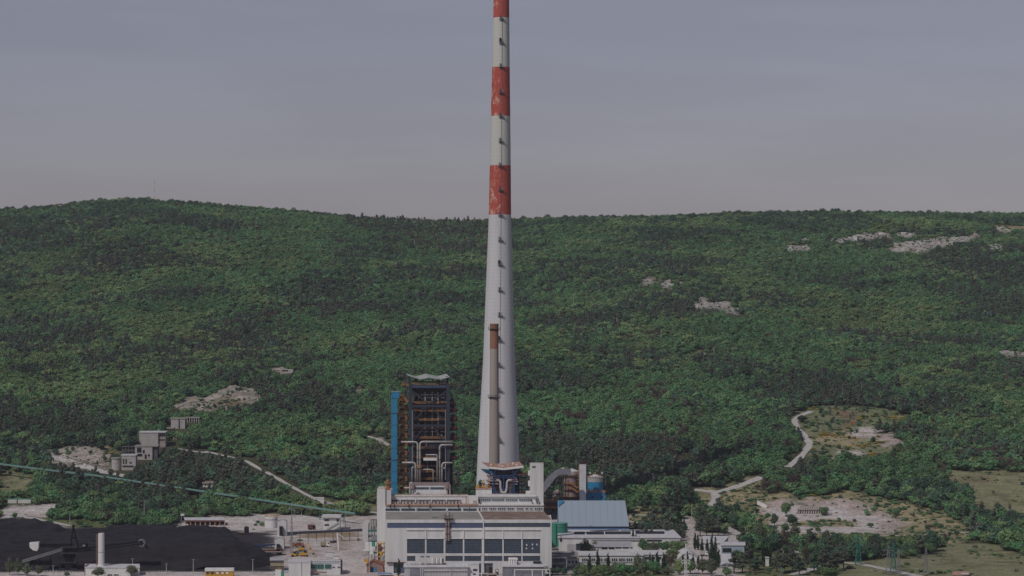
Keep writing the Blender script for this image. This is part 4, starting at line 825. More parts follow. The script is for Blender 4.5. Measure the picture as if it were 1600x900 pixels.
# ================================================================ FRONT ANNEXES
fa = gable_hall('switchgear_building', 'low grey clad building with flat white roof at the foot of the big hall', 'industrial building', 632, 731, 1478, 10, 885.5, 880, 'greywall', 'roofwhite', shift=(1, -2))
m = MB(); [m.pb(632.5 + k * 2.4, 632.9 + k * 2.4, 886.5, 902, 1477.8, .25) for k in range(41)]; m.ob('cladding_rib', 'white2', fa)
MB().pb(640, 655.5, 888, 899, 1477.6, .3).ob('louvre_panel', 'conveyor', fa); m = MB(); m.pb(660, 729, 891.4, 892.3, 1477.3, .6); [m.pb(u, u + 1, 888, 902, 1477.3, .5) for u in (656.5, 660, 704)]; m.ob('trim_band', 'roofwhite', fa)
cf = thing('cooling_fan_bank', 'row of tall white cooling drums on the flat roof of the clad building', 'cooling unit', (X(683, 1484), 1484, Z(881, 1484)))
for k in range(5):
    cx = X(676 + k * 3.3, 1484); z0 = Z(882, 1484); m = MB(); m.lathe([(.6, z0), (.75, z0 + .5), (.6, z0 + 2.8), (.35, z0 + 3.6)], cx, 1484, 10); m.ob('drum', 'silver' if k % 2 else 'white2', cf)
m = MB(); m.pb(668, 697, 881.2, 882.4, 1483, 2.5); m.pb(690, 693, 873, 882, 1485, 1); m.ob('base_frame', 'dark', cf); m = MB(); railing(m, [P(667, 882, 1482), P(698, 882, 1482)], 1.3, .1); m.ob('railing', 'pinkpipe', cf)
for i in range(9):
    u = 636 + i * 3.6 + rnd.random(); m = MB(); m.pb(u, u + rnd.uniform(.8, 2), 880.8 - rnd.random() * 2, 883.5, 1482, 1.2); m.ob('roof_vent', rnd.choice(['dark', 'silver', 'steelgrey']), fa)
ga = gable_hall('gatehouse_block', 'small white block with tiny dark windows between the two clad annexes', 'annex', 730.5, 748.5, 1480, 10, 881.5, 878.5, 'white', 'roofwhite', eave=.2)
MB().pb(739, 745.5, 889, 892, 1479.8, .3).ob('window', 'slate', ga); MB().pb(739, 743, 896, 898, 1479.8, .3).ob('window', 'slate', ga); MB().pb(748.8, 751, 880, 893, 1479, .4).ob('side_window', 'glass', ga)
fb = gable_hall('ribbed_annex', 'low ribbed grey annex with white curved intake hoods on its roof', 'industrial building', 785, 852, 1480, 12, 885, 879.5, 'conveyor', 'roofwhite', shift=(1, -2))
m = MB(); [m.pb(800 + k * 2.2, 800.5 + k * 2.2, 886, 896, 1479.8, .25) for k in range(23)]; m.ob('cladding_rib', 'steelgrey', fb)
hd = thing('intake_hoods', 'white curved air intake hoods standing on the ribbed annex roof', 'air intake', (X(801, 1486), 1486, Z(881, 1486)))
for k in range(4): MB().tube(bend([P(796 + k * 3.6, 883, 1486), P(796 + k * 3.6, 873.5, 1486), P(798.5 + k * 3.6, 873.5, 1486)], .7), .5, 8).ob('hood', 'white2', hd)
MB().pb(794, 808, 871.5, 873.2, 1486, 2).ob('hood_cover', 'white2', hd); MB().pb(808, 810, 878, 882, 1484, 1).ob('motor', 'rustdark', hd)
MB().pb(833, 846, 877.5, 880, 1487, 2).ob('roof_light', 'dark', fb)
pf = thing('white_portal_frame', 'white steel portal frame standing before the ribbed annex', 'frame', (X(830, 1470), 1470, 0))
MB().pb(803, 860, 889.5, 890.7, 1470, .5).ob('crossbeam', 'white2', pf)
for u in (803.5, 831, 847, 858.5): MB().pb(u, u + 1.3, 890, 905, 1470.1, .5).ob('post', 'white2', pf)
MB().pb(850, 857, 885, 889.6, 1472, 1).ob('junction_box', 'steelgrey', pf)
ms = thing('front_mast', 'slim white lamp mast rising in front of the hall between the annexes', 'mast', (X(752.5, 1478), 1478, 0))
MB().tube([P(752.5, 902, 1478), P(752.5, 869, 1478)], [.28, .16], 8).ob('pole', 'white2', ms); MB().pb(751, 754, 868, 869.3, 1477.8, .6).ob('lamp', 'steelgrey', ms)
cr = thing('cable_reel', 'round cable reel lying by the dark side door of the hall', 'reel', (X(776.5, 1490), 1490, 0))
m = MB(); m.tube([P(776.5 + 2.5 * math.cos(t), 891.5 + 2.5 * math.sin(t), 1490) for t in np.linspace(0, 2 * math.pi, 14)], .2, 6); m.ob('rim', 'steelgrey', cr); MB().pb(774, 779, 894.3, 899, 1490.3, 1).ob('cradle', 'dark', cr)
pk = thing('pipe_stack', 'low stack of pinkish pipes on the ground before the gate door', 'pipe stack', (X(770, 1482), 1482, 0))
for k in range(4): MB().tube([(X(762, 1482), 1482 + k * .7, 1.2), (X(777, 1482), 1482 + k * .7, 1.2)], .4, 8).ob('pipe', 'pinkpipe', pk)
MB().box(X(763, 1482), X(776, 1482), 1481.6, 1484.4, 0, .8).ob('cradle', 'dark', pk)
# brick hut, tarpaulin
bhut = thing('brick_hut', 'little pinkish brick hut with a terracotta roof and blue door', 'hut', (X(585, 1505), 1505, 0))
x0, x1 = X(573, 1505), X(599, 1505); zz = Z(882.5, 1505); xm = (x0 + x1) / 2 - 1
m = MB(); m.prism([(x0, 0), (x0, zz), (xm, Z(876, 1505)), (x1, zz), (x1, 0)], 1505, 1513); m.ob('wall', 'pinkwall', bhut)
for a, b_ in ((x0 - .6, xm), (x1 + .6, xm)):
    m = MB(); za = zz - .3; zb_ = Z(876, 1505) + .1; m.add([(a, 1504.3, za), (b_, 1504.3, zb_), (b_, 1513.7, zb_), (a, 1513.7, za), (a, 1504.3, za + .35), (b_, 1504.3, zb_ + .35), (b_, 1513.7, zb_ + .35), (a, 1513.7, za + .35)], [(0, 3, 2, 1), (4, 5, 6, 7), (0, 1, 5, 4), (1, 2, 6, 5), (2, 3, 7, 6), (3, 0, 4, 7)]); m.ob('roof', 'tile', bhut)
MB().pb(584, 588.5, 886, 895, 1504.8, .3).ob('door', 'doorblue', bhut); MB().pb(578.5, 583, 886, 895, 1504.7, .3).ob('doorway', 'dark', bhut)
aw = thing('blue_awning', 'flat blue tarpaulin awning near the brick hut', 'awning', (X(601, 1484), 1484, 0))
MB().box(X(590, 1484), X(612, 1484), 1484, 1490, Z(896.4, 1484) - .2, Z(896.4, 1484)).ob('cover', 'awning', aw)
for u in (591, 611): MB().box(X(u, 1484) - .1, X(u, 1484) + .1, 1485, 1485.2, 0, Z(896.4, 1484) - .2).ob('post', 'steelgrey', aw)

# process gear left of the hall
pg = thing('process_module', 'tangle of white cabinets and dark platforms beside the hall corner', 'process plant', (X(578, 1560), 1560, 0))
for u0, u1, v0, v1, d, c_ in ((567, 575.5, 818, 846, 1580, 'white'), (576, 590, 818, 823, 1572, 'slate'), (570, 588, 848, 861, 1545, 'white2'), (578, 589, 812, 817, 1575, 'steelgrey'), (577, 583, 857, 866, 1538, 'white2'), (566, 572, 862, 870, 1534, 'silver'), (580, 588, 838, 845, 1552, 'steelgrey')):
    MB().pb(u0, u1, v0, v1, d, 5).ob('cabinet', c_, pg)
for u in (576, 580.5, 585, 589): MB().pb(u, u + .9, 822, 880, 1560, .6).ob('post', 'slate', pg)
for v in (830, 838, 846, 856, 864): m = MB(); m.pb(575, 590, v, v + 1, 1558, 5); railing(m, [P(575, v, 1558), P(590, v, 1558)], 1.1, .13); m.ob('platform', rnd.choice(['dark', 'slate', 'tealdark']), pg)
MB().pb(581, 586, 847, 854, 1541, 2).ob('green_panel', 'green', pg)
for u in (579, 582.5, 586.5): MB().lathe([(.7, Z(830, 1566)), (.7, Z(812 - (u % 2), 1566)), (.9, Z(811.5, 1566))], X(u, 1566), 1566, 10).ob('stack', 'silver', pg)
yp = thing('yellow_stair_tower', 'rusty yellow stair and pipe tower against the white hall side', 'stair tower', (X(595, 1520), 1520, 0))
for v in (850, 857, 864, 871, 878): m = MB(); m.pb(590, 601, v, v + .8, 1520, 4); railing(m, [P(590, v, 1520), P(601, v, 1520)], 1.2, .18); m.pb(591, 595, v + 1, v + 5, 1521, 1); m.ob('platform', 'orange' if v % 2 else 'yellow', yp)
for u in (590.3, 595, 600): MB().pb(u, u + .8, 848, 894, 1520.3, .5).ob('post', 'rustdark', yp)
for k in range(3): MB().lathe([(.9, Z(876 - k * 8, 1519)), (.9, Z(871 - k * 8, 1519)), (.3, Z(869.6 - k * 8, 1519))], X(597 - k, 1519), 1519.3, 10).ob('vessel', ('silver', 'yellow', 'rustdark')[k], yp)
yl = thing('yellow_skip', 'small yellow skip on the pale yard close to the process gear', 'skip', (X(572, 1560), 1560, 0))
m = MB(); a = X(568, 1560); b_ = X(576, 1560); m.prism([(a + .5, 0), (a, 1.6), (b_, 1.6), (b_ - .5, 0)], 1560, 1562.5); m.ob('body', 'yellow', yl); MB().pb(568.5, 575.5, 866.5, 867.2, 1559.8, .3).ob('rim', 'rustdark', yl)

# ================================================================ COAL YARD
def heap(name, label, outline_px, tops, flat):
    W = [(p[0], p[1]) for p in GP(outline_px)]; wx = [p[0] for p in W]; wy = [p[1] for p in W]
    xs_ = np.arange(min(wx), max(wx) + 2, 1.6); ys_ = np.arange(min(wy), max(wy) + 2, 1.8); gx_, gy_ = np.meshgrid(xs_, ys_)
    ins = inside(gx_, gy_, W); dist = np.full(gx_.shape, 1e9)
    for (x1, y1), (x2, y2) in zip(W, W[1:] + W[:1]):
        dx, dy = x2 - x1, y2 - y1; t = np.clip(((gx_ - x1) * dx + (gy_ - y1) * dy) / (dx * dx + dy * dy + 1e-9), 0, 1)
        dist = np.minimum(dist, np.hypot(gx_ - x1 - t * dx, gy_ - y1 - t * dy))
    dist = np.where(ins, dist, -dist); nn = vnoise(gx_, gy_, 14, 5); n3 = vnoise(gx_, gy_, 5, 6)
    h = np.clip(dist + (nn - .5) * 5, -2, None) * .72; H = tops(gx_, gy_) + (vnoise(gx_, gy_, 30, 8) - .5) * 2.2
    step = np.where(h > H * .55, H * .55 + np.clip((dist - H * .55 / .72 - 7) * .7, 0, None), h)
    z = np.minimum(step, H) + (n3 - .5) * 1.3 + (vnoise(gx_, gy_ * .4, 2.2, 61) - .5) * .9 + (vnoise(gx_, gy_, 3, 62) - .5) * .6 + np.abs(np.sin(gx_ / 5 + nn * 5)) * .35 - .05
    z = np.where(dist < -2.5, -.6, z)
    V = np.stack([gx_, gy_, z], -1).reshape(-1, 3); k = np.arange(V.shape[0]).reshape(gx_.shape); Q = np.stack([k[:-1, :-1], k[:-1, 1:], k[1:, 1:], k[1:, :-1]], -1).reshape(-1, 4)
    Q = Q[(V[Q][:, :, 2] > -.5).any(1)]
    me = np_mesh(name, V, Q, M['coal']); o = bpy.data.objects.new(name, me); COL.objects.link(o); return tag(o, label, 'coal heap')
heap('coal_heap', 'huge flat topped black coal heap with gullied sides behind the stacker', [(-90, 884), (60, 887), (200, 889), (330, 890), (402, 889), (430, 884), (428, 872), (404, 860), (372, 851), (355, 846), (150, 845), (-90, 846)], lambda x, y: 8.5 + 1.8 * np.sin(x / 40) - .0 * y, 1)
heap('coal_heap', 'lower black coal heap along the rear of the coal yard', [(150, 843), (370, 843), (352, 828), (300, 828), (255, 827), (170, 829), (140, 836)], lambda x, y: 5.5 + 1.5 * np.sin(x / 26), 1)
heap('coal_heap', 'rounded black coal mound in the far corner of the coal yard', [(-60, 842), (95, 841), (110, 834), (92, 826), (20, 826), (-60, 828)], lambda x, y: 8.5 + 1.2 * np.sin(x / 15 + 1), 1)

st = thing('stacker_reclaimer', 'black boom stacker reclaimer with a white counterweight standing against the coal heap', 'stacker', (X(106, 1515), 1515, 0)); DS = 1515.
def tr(par, pts, w, m_='black', name='strut'):
    m = MB()
    for a, b_ in zip(pts[:-1], pts[1:]): m.bar(P(*a, DS), P(*b_, DS), w)
    return m.ob(name, m_, par)
def lattice(par, a, b_, h, dep, n, m_='black', name='boom', w=.3, d=None):
    d = d or DS; A = Vector(P(*a, d)); B = Vector(P(*b_, d)); m = MB(); up = Vector((0, 0, h))
    for dy in (0, dep):
        o_ = Vector((0, dy, 0)); m.bar(A + o_, B + o_, w); m.bar(A + o_ + up, B + o_ + up, w)
        for i in range(n):
            p = A + (B - A) * i / n + o_; q = A + (B - A) * (i + 1) / n + o_; m.bar(p, q + up, w * .6); m.bar(p + up, q, w * .6); m.bar(p, p + up, w * .6)
    for i in range(n + 1): p = A + (B - A) * i / n; m.bar(p, p + Vector((0, dep, 0)), w * .6); m.bar(p + up, p + Vector((0, dep, 0)) + up, w * .6)
    return m.ob(name, m_, par)
lattice(st, (62, 854.5), (113, 855), 1.4, 3, 10, name='counterweight_jib')
m = MB(); m.prism([(X(46, DS), Z(848, DS)), (X(60.5, DS), Z(847, DS)), (X(60.5, DS), Z(855, DS)), (X(58, DS), Z(861, DS)), (X(52, DS), Z(860, DS)), (X(46.5, DS), Z(855, DS))], DS - .5, DS + 4); m.ob('counterweight', 'white2', st)
lattice(st, (118, 863), (222, 850), 1.5, 3, 18, name='boom'); MB().bar(P(118, 861.5, DS + 1.5), P(222, 848.5, DS + 1.5), 1.4, .35).ob('boom_belt', 'steelgrey', st)
for a, b_ in (((114.5, 822), (110, 858)), ((114.5, 822), (123, 858)), ((112.5, 840), (118.5, 840))): MB().bar(P(*a, DS), P(*b_, DS), .7).ob('mast_leg', 'black', st)
for a, b_ in (((114.5, 822), (110, 858)), ((114.5, 822), (123, 858))): MB().bar(P(*a, DS + 3.5), P(*b_, DS + 3.5), .6).ob('mast_leg', 'black', st)
MB().bar(P(113, 822, DS), P(116.5, 822, DS), 1, 1.4).ob('mast_head', 'black', st)
for a, b_ in (((114.5, 822), (62, 852)), ((114.5, 823), (215, 848)), ((114.5, 824), (160, 854))): MB().bar(P(*a, DS + 1), P(*b_, DS + 1), .14).ob('stay', 'black', st)
m = MB()
w_ = []
for t in np.linspace(0, 2 * math.pi, 11)[:-1]: m.pb(221 + 8 * math.cos(t) * .55 - 1, 221 + 8 * math.cos(t) * .55 + 1.2, 848.5 + 5 * math.sin(t) - 1, 848.5 + 5 * math.sin(t) + 1, DS + .5, 2.5)
m.tube([P(221 + 4 * math.cos(t), 848.5 + 4.6 * math.sin(t), DS + 1.6) for t in np.linspace(0, 2 * math.pi, 15)], .5, 6); m.ob('bucket_wheel', 'steelgrey', st)
MB().bar(P(224, 848, DS + 1.5), P(231.5, 858, DS + 1.5), .9).ob('chute', 'black', st)
MB().pb(128, 136, 849.5, 857, DS - 2, 3).ob('cab', 'black', st); MB().pb(129, 133, 851, 854, DS - 2.2, .3).ob('cab_window', 'steelgrey', st)
m = MB(); m.pb(96, 120, 857, 862, DS, 5); m.pb(99, 116, 862, 872, DS + .5, 4.5); m.pb(97, 117, 866, 867.5, DS - .5, 5); m.pb(102, 113, 872, 882, DS + .5, 4); m.ob('slewing_tower', 'black', st)
m = MB(); m.pb(93, 118, 881, 883.5, DS - 2, 9); m.pb(95, 99, 883, 889, DS - 1, 7); m.pb(112, 116, 883, 889, DS - 1, 7); m.ob('portal_frame', 'black', st)
m = MB(); m.pb(92, 101, 888.5, 892, DS - 2, 2); m.pb(110, 119, 888.5, 892, DS - 2, 2); m.pb(92, 101, 888.5, 892, DS + 6, 2); m.pb(110, 119, 888.5, 892, DS + 6, 2); m.ob('bogie', 'slate', st)
m = MB(); [railing(m, [P(95, v, DS - .6), P(119, v, DS - .6)], 1, .14) for v in (881, 866, 857)]; m.ob('railing', 'midgrey', st)
lattice(st, (98, 860), (34, 879.5), 1.3, 2.2, 12, 'steelgrey', 'tripper_conveyor', .28)
for u, v in ((78, 868), (60, 873), (46, 877)): MB().pb(u, u + 1.5, v, 892, DS, .8).ob('support_leg', 'black', st)
m = MB(); m.pb(48, 80, 876, 883, DS + 1, 3); m.ob('drive_house', 'black', st)
yb_ = thing('yard_conveyor', 'long low dark belt conveyor running along the foot of the coal heap', 'conveyor', (X(80, 1508), 1508, 0))
MB().pb(-20, 425, 890, 891.6, 1508, 1.5).ob('belt', 'dark', yb_)
m = MB(); [m.pb(u, u + .7, 891.2, 894.5, 1508, 1.2) for u in range(-20, 425, 5)]; m.ob('frame', 'slate', yb_)
# silo building bottom left
wbld = gable_hall('silo_building', 'white low building with flat roof under the tall white silo', 'building', 133.5, 218, 1488, 15, 886.5, 881.5, 'white2', 'roofwhite', shift=(0, -1), eave=.3)
for u in (168, 178): MB().pb(u, u + 7, 897.5, 902, 1487.8, .3).ob('window', 'dark', wbld)
MB().pb(131.8, 133.6, 884, 902, 1488.5, 12).ob('side_edge', 'pinkwall', wbld)
sil = thing('white_silo', 'slim tall white silo with a caged ladder on the low white building', 'silo', (X(158.3, 1494), 1494, Z(884, 1494)))
MB().lathe([(2.3, Z(885.5, 1494)), (1.75, Z(882, 1494)), (1.72, Z(834.5, 1494)), (1.6, Z(833, 1494))], X(158.3, 1494), 1494, 20).ob('shell', 'white', sil)
MB().lathe([(1.8, Z(863, 1494)), (1.8, Z(862.3, 1494))], X(158.3, 1494), 1494, 20, cap=False).ob('joint', 'steelgrey', sil)
m = MB(); [m.pb(150, 152.6, v, v + .6, 1494, .9) for v in np.arange(836, 884, 2.4)]; m.pb(150, 150.4, 834, 885, 1494, .2); m.pb(152.3, 152.7, 834, 885, 1494, .2); m.ob('caged_ladder', 'pinkwall', sil)
m = MB(); railing(m, [P(153, 833, 1493), P(163.5, 833, 1493)], .9, .1); m.pb(153, 154.5, 830.5, 833, 1494, .5); m.ob('top_railing', 'rustdark', sil)
# mobile crane on the coal
cg = G(281, 833); DC = cg[1]
mc = thing('crawler_crane', 'small crane with a dark raised boom and yellow base among the rear coal', 'crane', cg)
zb0 = TG(cg[0], cg[1]); cz = lambda v: zb0 + (833 - v) * DC / F
def cp(u, v, dy=0): return (X(u, DC), DC + dy, cz(v))
MB().box(X(274, DC), X(284, DC), DC - 1, DC + 3, zb0, zb0 + 1.6).ob('crawler', 'yellow', mc); MB().box(X(275.5, DC), X(284.5, DC), DC - 1, DC + 2.5, zb0 + 1.7, cz(822)).ob('machinery_house', 'steelgrey', mc)
for a, b_ in (((276, 822), (279.5, 797)), ((283, 822), (279.8, 797))): MB().bar(cp(*a), cp(*b_), .4).ob('boom', 'dark', mc)
m = MB(); [m.bar(cp(276 + k * .45, 822 - k * 4), cp(283 - k * .45, 819 - k * 4), .22) for k in range(6)]; m.ob('boom_lacing', 'dark', mc)
MB().box(X(282, DC), X(288, DC), DC, DC + 1.5, cz(806), cz(803)).ob('cab', 'white2', mc); MB().bar(cp(284, 806), cp(282.5, 822), .5).ob('cab_mast', 'steelgrey', mc); MB().bar(cp(275, 832), cp(262, 833.5), .6).ob('arm', 'orange', mc)

bm = thing('bunker_machine', 'small black loading machine beside the coal ramp', 'machine', G(384, 836))
g0 = G(384, 836); d = g0[1]
MB().pb(381.5, 388, 824, 833, d, 4).ob('hopper', 'dark', bm); MB().pb(382, 383.2, 832, 836.5, d, .6).ob('leg', 'dark', bm); MB().pb(386.5, 387.7, 832, 836.5, d, .6).ob('leg', 'dark', bm); MB().bar(P(381, 835, d), P(360, 831, d + 1), .6).ob('belt_arm', 'dark', bm); MB().pb(382.5, 386, 822.5, 824.5, d + .5, 3).ob('rail', 'midgrey', bm)
# transfer towers
for u0, u1, v0, v1, lab, dd in ((433.5, 447.5, 811.5, 838, 'white rounded transfer tower farther up the coal conveyor', 1720), (429, 443.5, 839.5, 858, 'white rounded transfer tower at the blue coal conveyor', 1630)):
    d = G((u0 + u1) / 2, v1)[1]; t = thing('transfer_tower', lab, 'transfer tower', (X((u0 + u1) / 2, d), d, 0)); xa, xb = X(u0, d), X(u1, d); zt_ = Z(v0 + 3, d)
    arc = [(xa + (xb - xa) * i / 8, zt_ + 1.1 * math.sin(math.pi * i / 8)) for i in range(9)]
    m = MB(); m.prism([(xa, 0)] + arc + [(xb, 0)], d, d + 7); m.ob('wall', 'white', t); m = MB(); m.prism([(x, z + .05) for x, z in arc] + [(x, z + .3) for x, z in reversed(arc)], d - .3, d + 7.3); m.ob('curved_roof', 'roofwhite', t)
    MB().pb(u0 + 3, u0 + 8, v0 + 11, v1 + 1.5, d - 2.5, 2).ob('chute', 'dark', t)
sh = thing('dark_hopper_car', 'dark coal hopper on legs below the white transfer tower', 'hopper', (X(437, 1600), 1600, 0))
m = MB(); m.pb(432, 440, 858, 866, 1602, 4); m.ob('hopper', 'dark', sh); [MB().pb(u, u + 1, 862, 868.5, 1601.5, .6).ob('leg', 'dark', sh) for u in (432, 438)]; MB().bar(P(434, 855, 1602), P(442, 862, 1602), .8).ob('chute', 'rustdark', sh)
for a, b_, lab, nm, c_, r in (((449, 833.2), (566, 828.2), 'long dark blue pipe conveyor crossing the yard to the white hall', 'pipe_conveyor', 'slate', .75), ((374, 855.5), (430, 850.6), 'short blue belt conveyor leading from the coal to the tower', 'belt_conveyor', 'bluesteel', .55)):
    d = 1690 if r > .6 else 1632; t = thing(nm, lab, 'conveyor', (X(a[0], d), d, 0)); A, B = P(*a, d), P(*b_, d)
    MB().tube([A, B], r, 8).ob('gallery', c_, t)
    n = 9 if r > .6 else 5
    for k in range(n): q = [A[j] + (B[j] - A[j]) * (k + .5) / n for j in range(3)]; MB().bar((q[0], q[1], 0), (q[0], q[1], q[2]), .3).ob('support', 'slate', t)
    m = MB(); railing(m, [(A[0], A[1] - .7, A[2]), (B[0], B[1] - .7, B[2])], 1, .1); m.ob('railing', 'slate', t)
rb = thing('rusty_feeder', 'rusty low feeder trough with pale side walls beside the blue conveyor', 'feeder', (X(415, 1605), 1605, 0))
MB().pb(392, 441, 857.5, 858.7, 1605, 1).ob('side_wall', 'ruin', rb); MB().pb(392, 441, 861.5, 863, 1600, 1).ob('side_wall', 'ruin', rb); MB().pb(394, 440, 859, 862, 1602, 2).ob('trough', 'rustdark', rb)
tk = thing('white_tank', 'round white tank with a yellow railing near the rear of the yard', 'tank', (X(424, 1780), 1780, 0))
dk = 1785; MB().lathe([(4.1, 0), (4.1, Z(807, dk)), (.3, Z(805.6, dk))], X(424, dk), dk, 24).ob('shell', 'white', tk)
m = MB(); cx = X(424, dk); railing(m, [(cx + 4.1 * math.cos(t), dk + 4.1 * math.sin(t), Z(807, dk)) for t in np.linspace(0, 2 * math.pi, 13)], 1, .16); m.ob('railing', 'yellow', tk); MB().lathe([(4.2, Z(812, dk)), (4.2, Z(811, dk))], cx, dk, 24, cap=False).ob('band', 'conveyor', tk)
ct = thing('control_building', 'white two storey control building with an outside stair at the wood edge', 'control building', (X(517, 1765), 1765, 0))
MB().pb(505, 531, 809, 829, 1770, 8).ob('wall', 'white', ct); MB().pb(502.5, 532.5, 805.5, 809, 1768.5, 11).ob('roof', 'roofwhite', ct)
for v in (811.5, 819): MB().pb(507, 514, v, v + 2.4, 1769.8, .3).ob('window', 'dark', ct)
MB().pb(526, 529, 811, 815, 1769.8, .3).ob('window', 'dark', ct); m = MB(); a, b_ = P(511, 829, 1768), P(530, 818, 1768); m.bar(a, b_, .4, 1.1); railing(m, [a, b_], 1.1, .14); m.ob('outside_stair', 'steelgrey', ct)
hh = gable_hall('meter_hut', 'small white concrete hut by the track at the foot of the wood', 'hut', 490.5, 506, G(495, 787.5)[1], 5, 779, 777.3, 'white2', 'roofwhite', bottom=G(495, 787.5)[2] - .5, eave=.2)
MB().pb(492, 495.5, 781, 785.5, wl(hh)[1] - .15, .3).ob('window', 'dark', hh)
# long open shed with rusty front
dd = 1795; rs = thing('rusty_open_shed', 'long open fronted shed with a dark red rusty front behind the coal', 'shed', (X(318, dd), dd, 0))
slab(MB(), 289, 351, 812, 287, 349, 808.3, dd, dd + 14, .4).ob('roof', 'roofwhite', rs); MB().pb(289, 351, 812.2, 815.5, dd + .1, .5).ob('fascia', 'rustdark', rs); MB().pb(289, 351, 815, 822, dd + 10, .6).ob('rear_wall', 'dark', rs)
for k in range(9): MB().pb(289.5 + k * 7.6, 290.8 + k * 7.6, 815.4, 822.5, dd + .3, .5).ob('post', 'rust', rs)
# bottom buildings
wl_ = gable_hall('green_window_building', 'long low white building with three green framed windows in the pale yard', 'building', 485.3, 532, 1492, 20, 879.5, 875.5, 'white', 'roofwhite', shift=(0, 0), eave=.2)
for u in (486, 496.2, 508): window(wl_, u, u + 9.2, 882, 888, 1491.8, 4, 1, 'glass', fr='green', w=.22)
for u in (519.5, 527.5): MB().pb(u, u + 3.5, 885.5, 887, 1491.7, .3).ob('window', 'slate', wl_)
m = MB(); [m.pb(u, u + 2.4, 876.6, 878.3, 1491.4, .3) for u in range(487, 530, 4)]; m.ob('roof_vent_strip', 'steelgrey', wl_); MB().pb(486, 510, 893.5, 895.5, 1488, 1).ob('planter', 'tan' if 'tan' in M else 'pinkwall', wl_); MB().pb(531.5, 533, 877, 894, 1495, 12).ob('side_edge', 'slate', wl_)
wl2 = gable_hall('blank_white_shed', 'plain windowless white shed joined to the green windowed building', 'shed', 451, 485, 1486, 22, 878.5, 873.5, 'white', 'roofwhite', eave=.2)
MB().pb(471, 471.6, 878, 902, 1485.8, .2).ob('downpipe', 'steelgrey', wl2)
bs2 = gable_hall('striped_shed', 'small brown shed with beige stripes at the edge of the coal', 'shed', 422.5, 443.5, 1512, 12, 875.5, 871, 'brown', 'greywall', eave=.3)
MB().pb(422.7, 443.3, 880, 884.5, 1511.7, .4).ob('stripe', 'beigestripe', bs2); MB().pb(422.7, 443.3, 875.8, 877.5, 1511.7, .4).ob('stripe', 'midgrey', bs2)
gs = thing('green_skip', 'white and green skip at the lower edge of the yard', 'skip', (X(438, 1478), 1478, 0)); MB().pb(430, 440, 890.5, 904, 1478, 3).ob('body', 'white2', gs); MB().pb(439, 443.5, 892.5, 904, 1477, 2).ob('end_panel', 'green', gs); MB().pb(434, 438.5, 887.5, 890.5, 1479, 1).ob('load', 'orange', gs); MB().pb(443.6, 450, 891.5, 896, 1477, 2).ob('side_box', 'greywall', gs)
yc = thing('yellow_cabin_row', 'yellow site cabin with a white roof at the front of the coal yard', 'site cabin', (X(342, 1480), 1480, 0))
MB().pb(320.5, 364.5, 892.5, 903, 1480, 4).ob('wall', 'yellow', yc); MB().pb(320, 365, 888.2, 892.6, 1479.6, 4.8).ob('roof', 'white2', yc)
for u in (322.5, 330, 338, 346, 353): m = MB(); m.pb(u, u + 3.6, 893.8, 897, 1479.8, .3); m.ob('window', 'slate' if u < 335 else 'white2', yc)
m = MB(); [m.bar(P(u, 893, 1479.5), P(u + 3, 898, 1479.5), .18) for u in (327, 334, 342, 349)]; m.ob('diagonal_rail', 'rustdark', yc)
# yard clutter: vehicles and plant
def wheel(mb, x, y, z, r, w=.35): mb.tube([(x, y - w / 2, z), (x, y + w / 2, z)], r, 12)
def excavator(u, v, lab, s=1.0):
    g_ = G(u, v); x, y = g_[0], g_[1]; t = thing('excavator', lab, 'excavator', (x, y, 0))
    MB().box(x - 1.9 * s, x + 1.9 * s, y - 1.4, y - .8, 0, .9 * s).ob('track', 'dark', t); MB().box(x - 1.9 * s, x + 1.9 * s, y + .8, y + 1.4, 0, .9 * s).ob('track', 'dark', t)
    MB().box(x - 1.8 * s, x + 1.3 * s, y - 1.2, y + 1.2, 1.0 * s, 2.2 * s).ob('body', 'yellow', t); MB().box(x - .1, x + 1.3 * s, y - 1.2, y, 2.2 * s, 3.2 * s).ob('cab', 'dark', t)
    m = MB(); m.bar((x + 1.2 * s, y + .4, 2 * s), (x + 3.2 * s, y + .4, 4.6 * s), .5); m.bar((x + 3.2 * s, y + .4, 4.6 * s), (x + 4.6 * s, y + .4, 2 * s), .4); m.ob('arm', 'yellow', t)
    MB().box(x + 4 * s, x + 5 * s, y - .1, y + .9, 1.1 * s, 2 * s).ob('bucket', 'rustdark', t)
def loader(u, v, lab):
    g_ = G(u, v); x, y = g_[0], g_[1]; t = thing('wheel_loader', lab, 'wheel loader', (x, y, 0))
    for dx in (-1.4, 1.3): m = MB(); wheel(m, x + dx, y - 1, .75, .75); wheel(m, x + dx, y + 1, .75, .75); m.ob('wheel', 'dark', t)
    MB().box(x - 2.2, x + .9, y - 1, y + 1, .9, 2).ob('body', 'yellow', t); MB().box(x - .8, x + .5, y - .8, y + .8, 2, 3.2).ob('cab', 'dark', t)
    m = MB(); m.bar((x + .8, y, 1.6), (x + 2.8, y, .9), .4); m.ob('lift_arm', 'yellow', t); MB().box(x + 2.6, x + 3.5, y - 1.3, y + 1.3, .2, 1.2).ob('bucket', 'yellow', t)
excavator(472, 862, 'yellow excavator with raised arm parked by the red scrap', 1.1); excavator(475, 871, 'yellow excavator nearest the blank white shed', 1.2); loader(461, 871, 'yellow wheel loader beside the excavators')
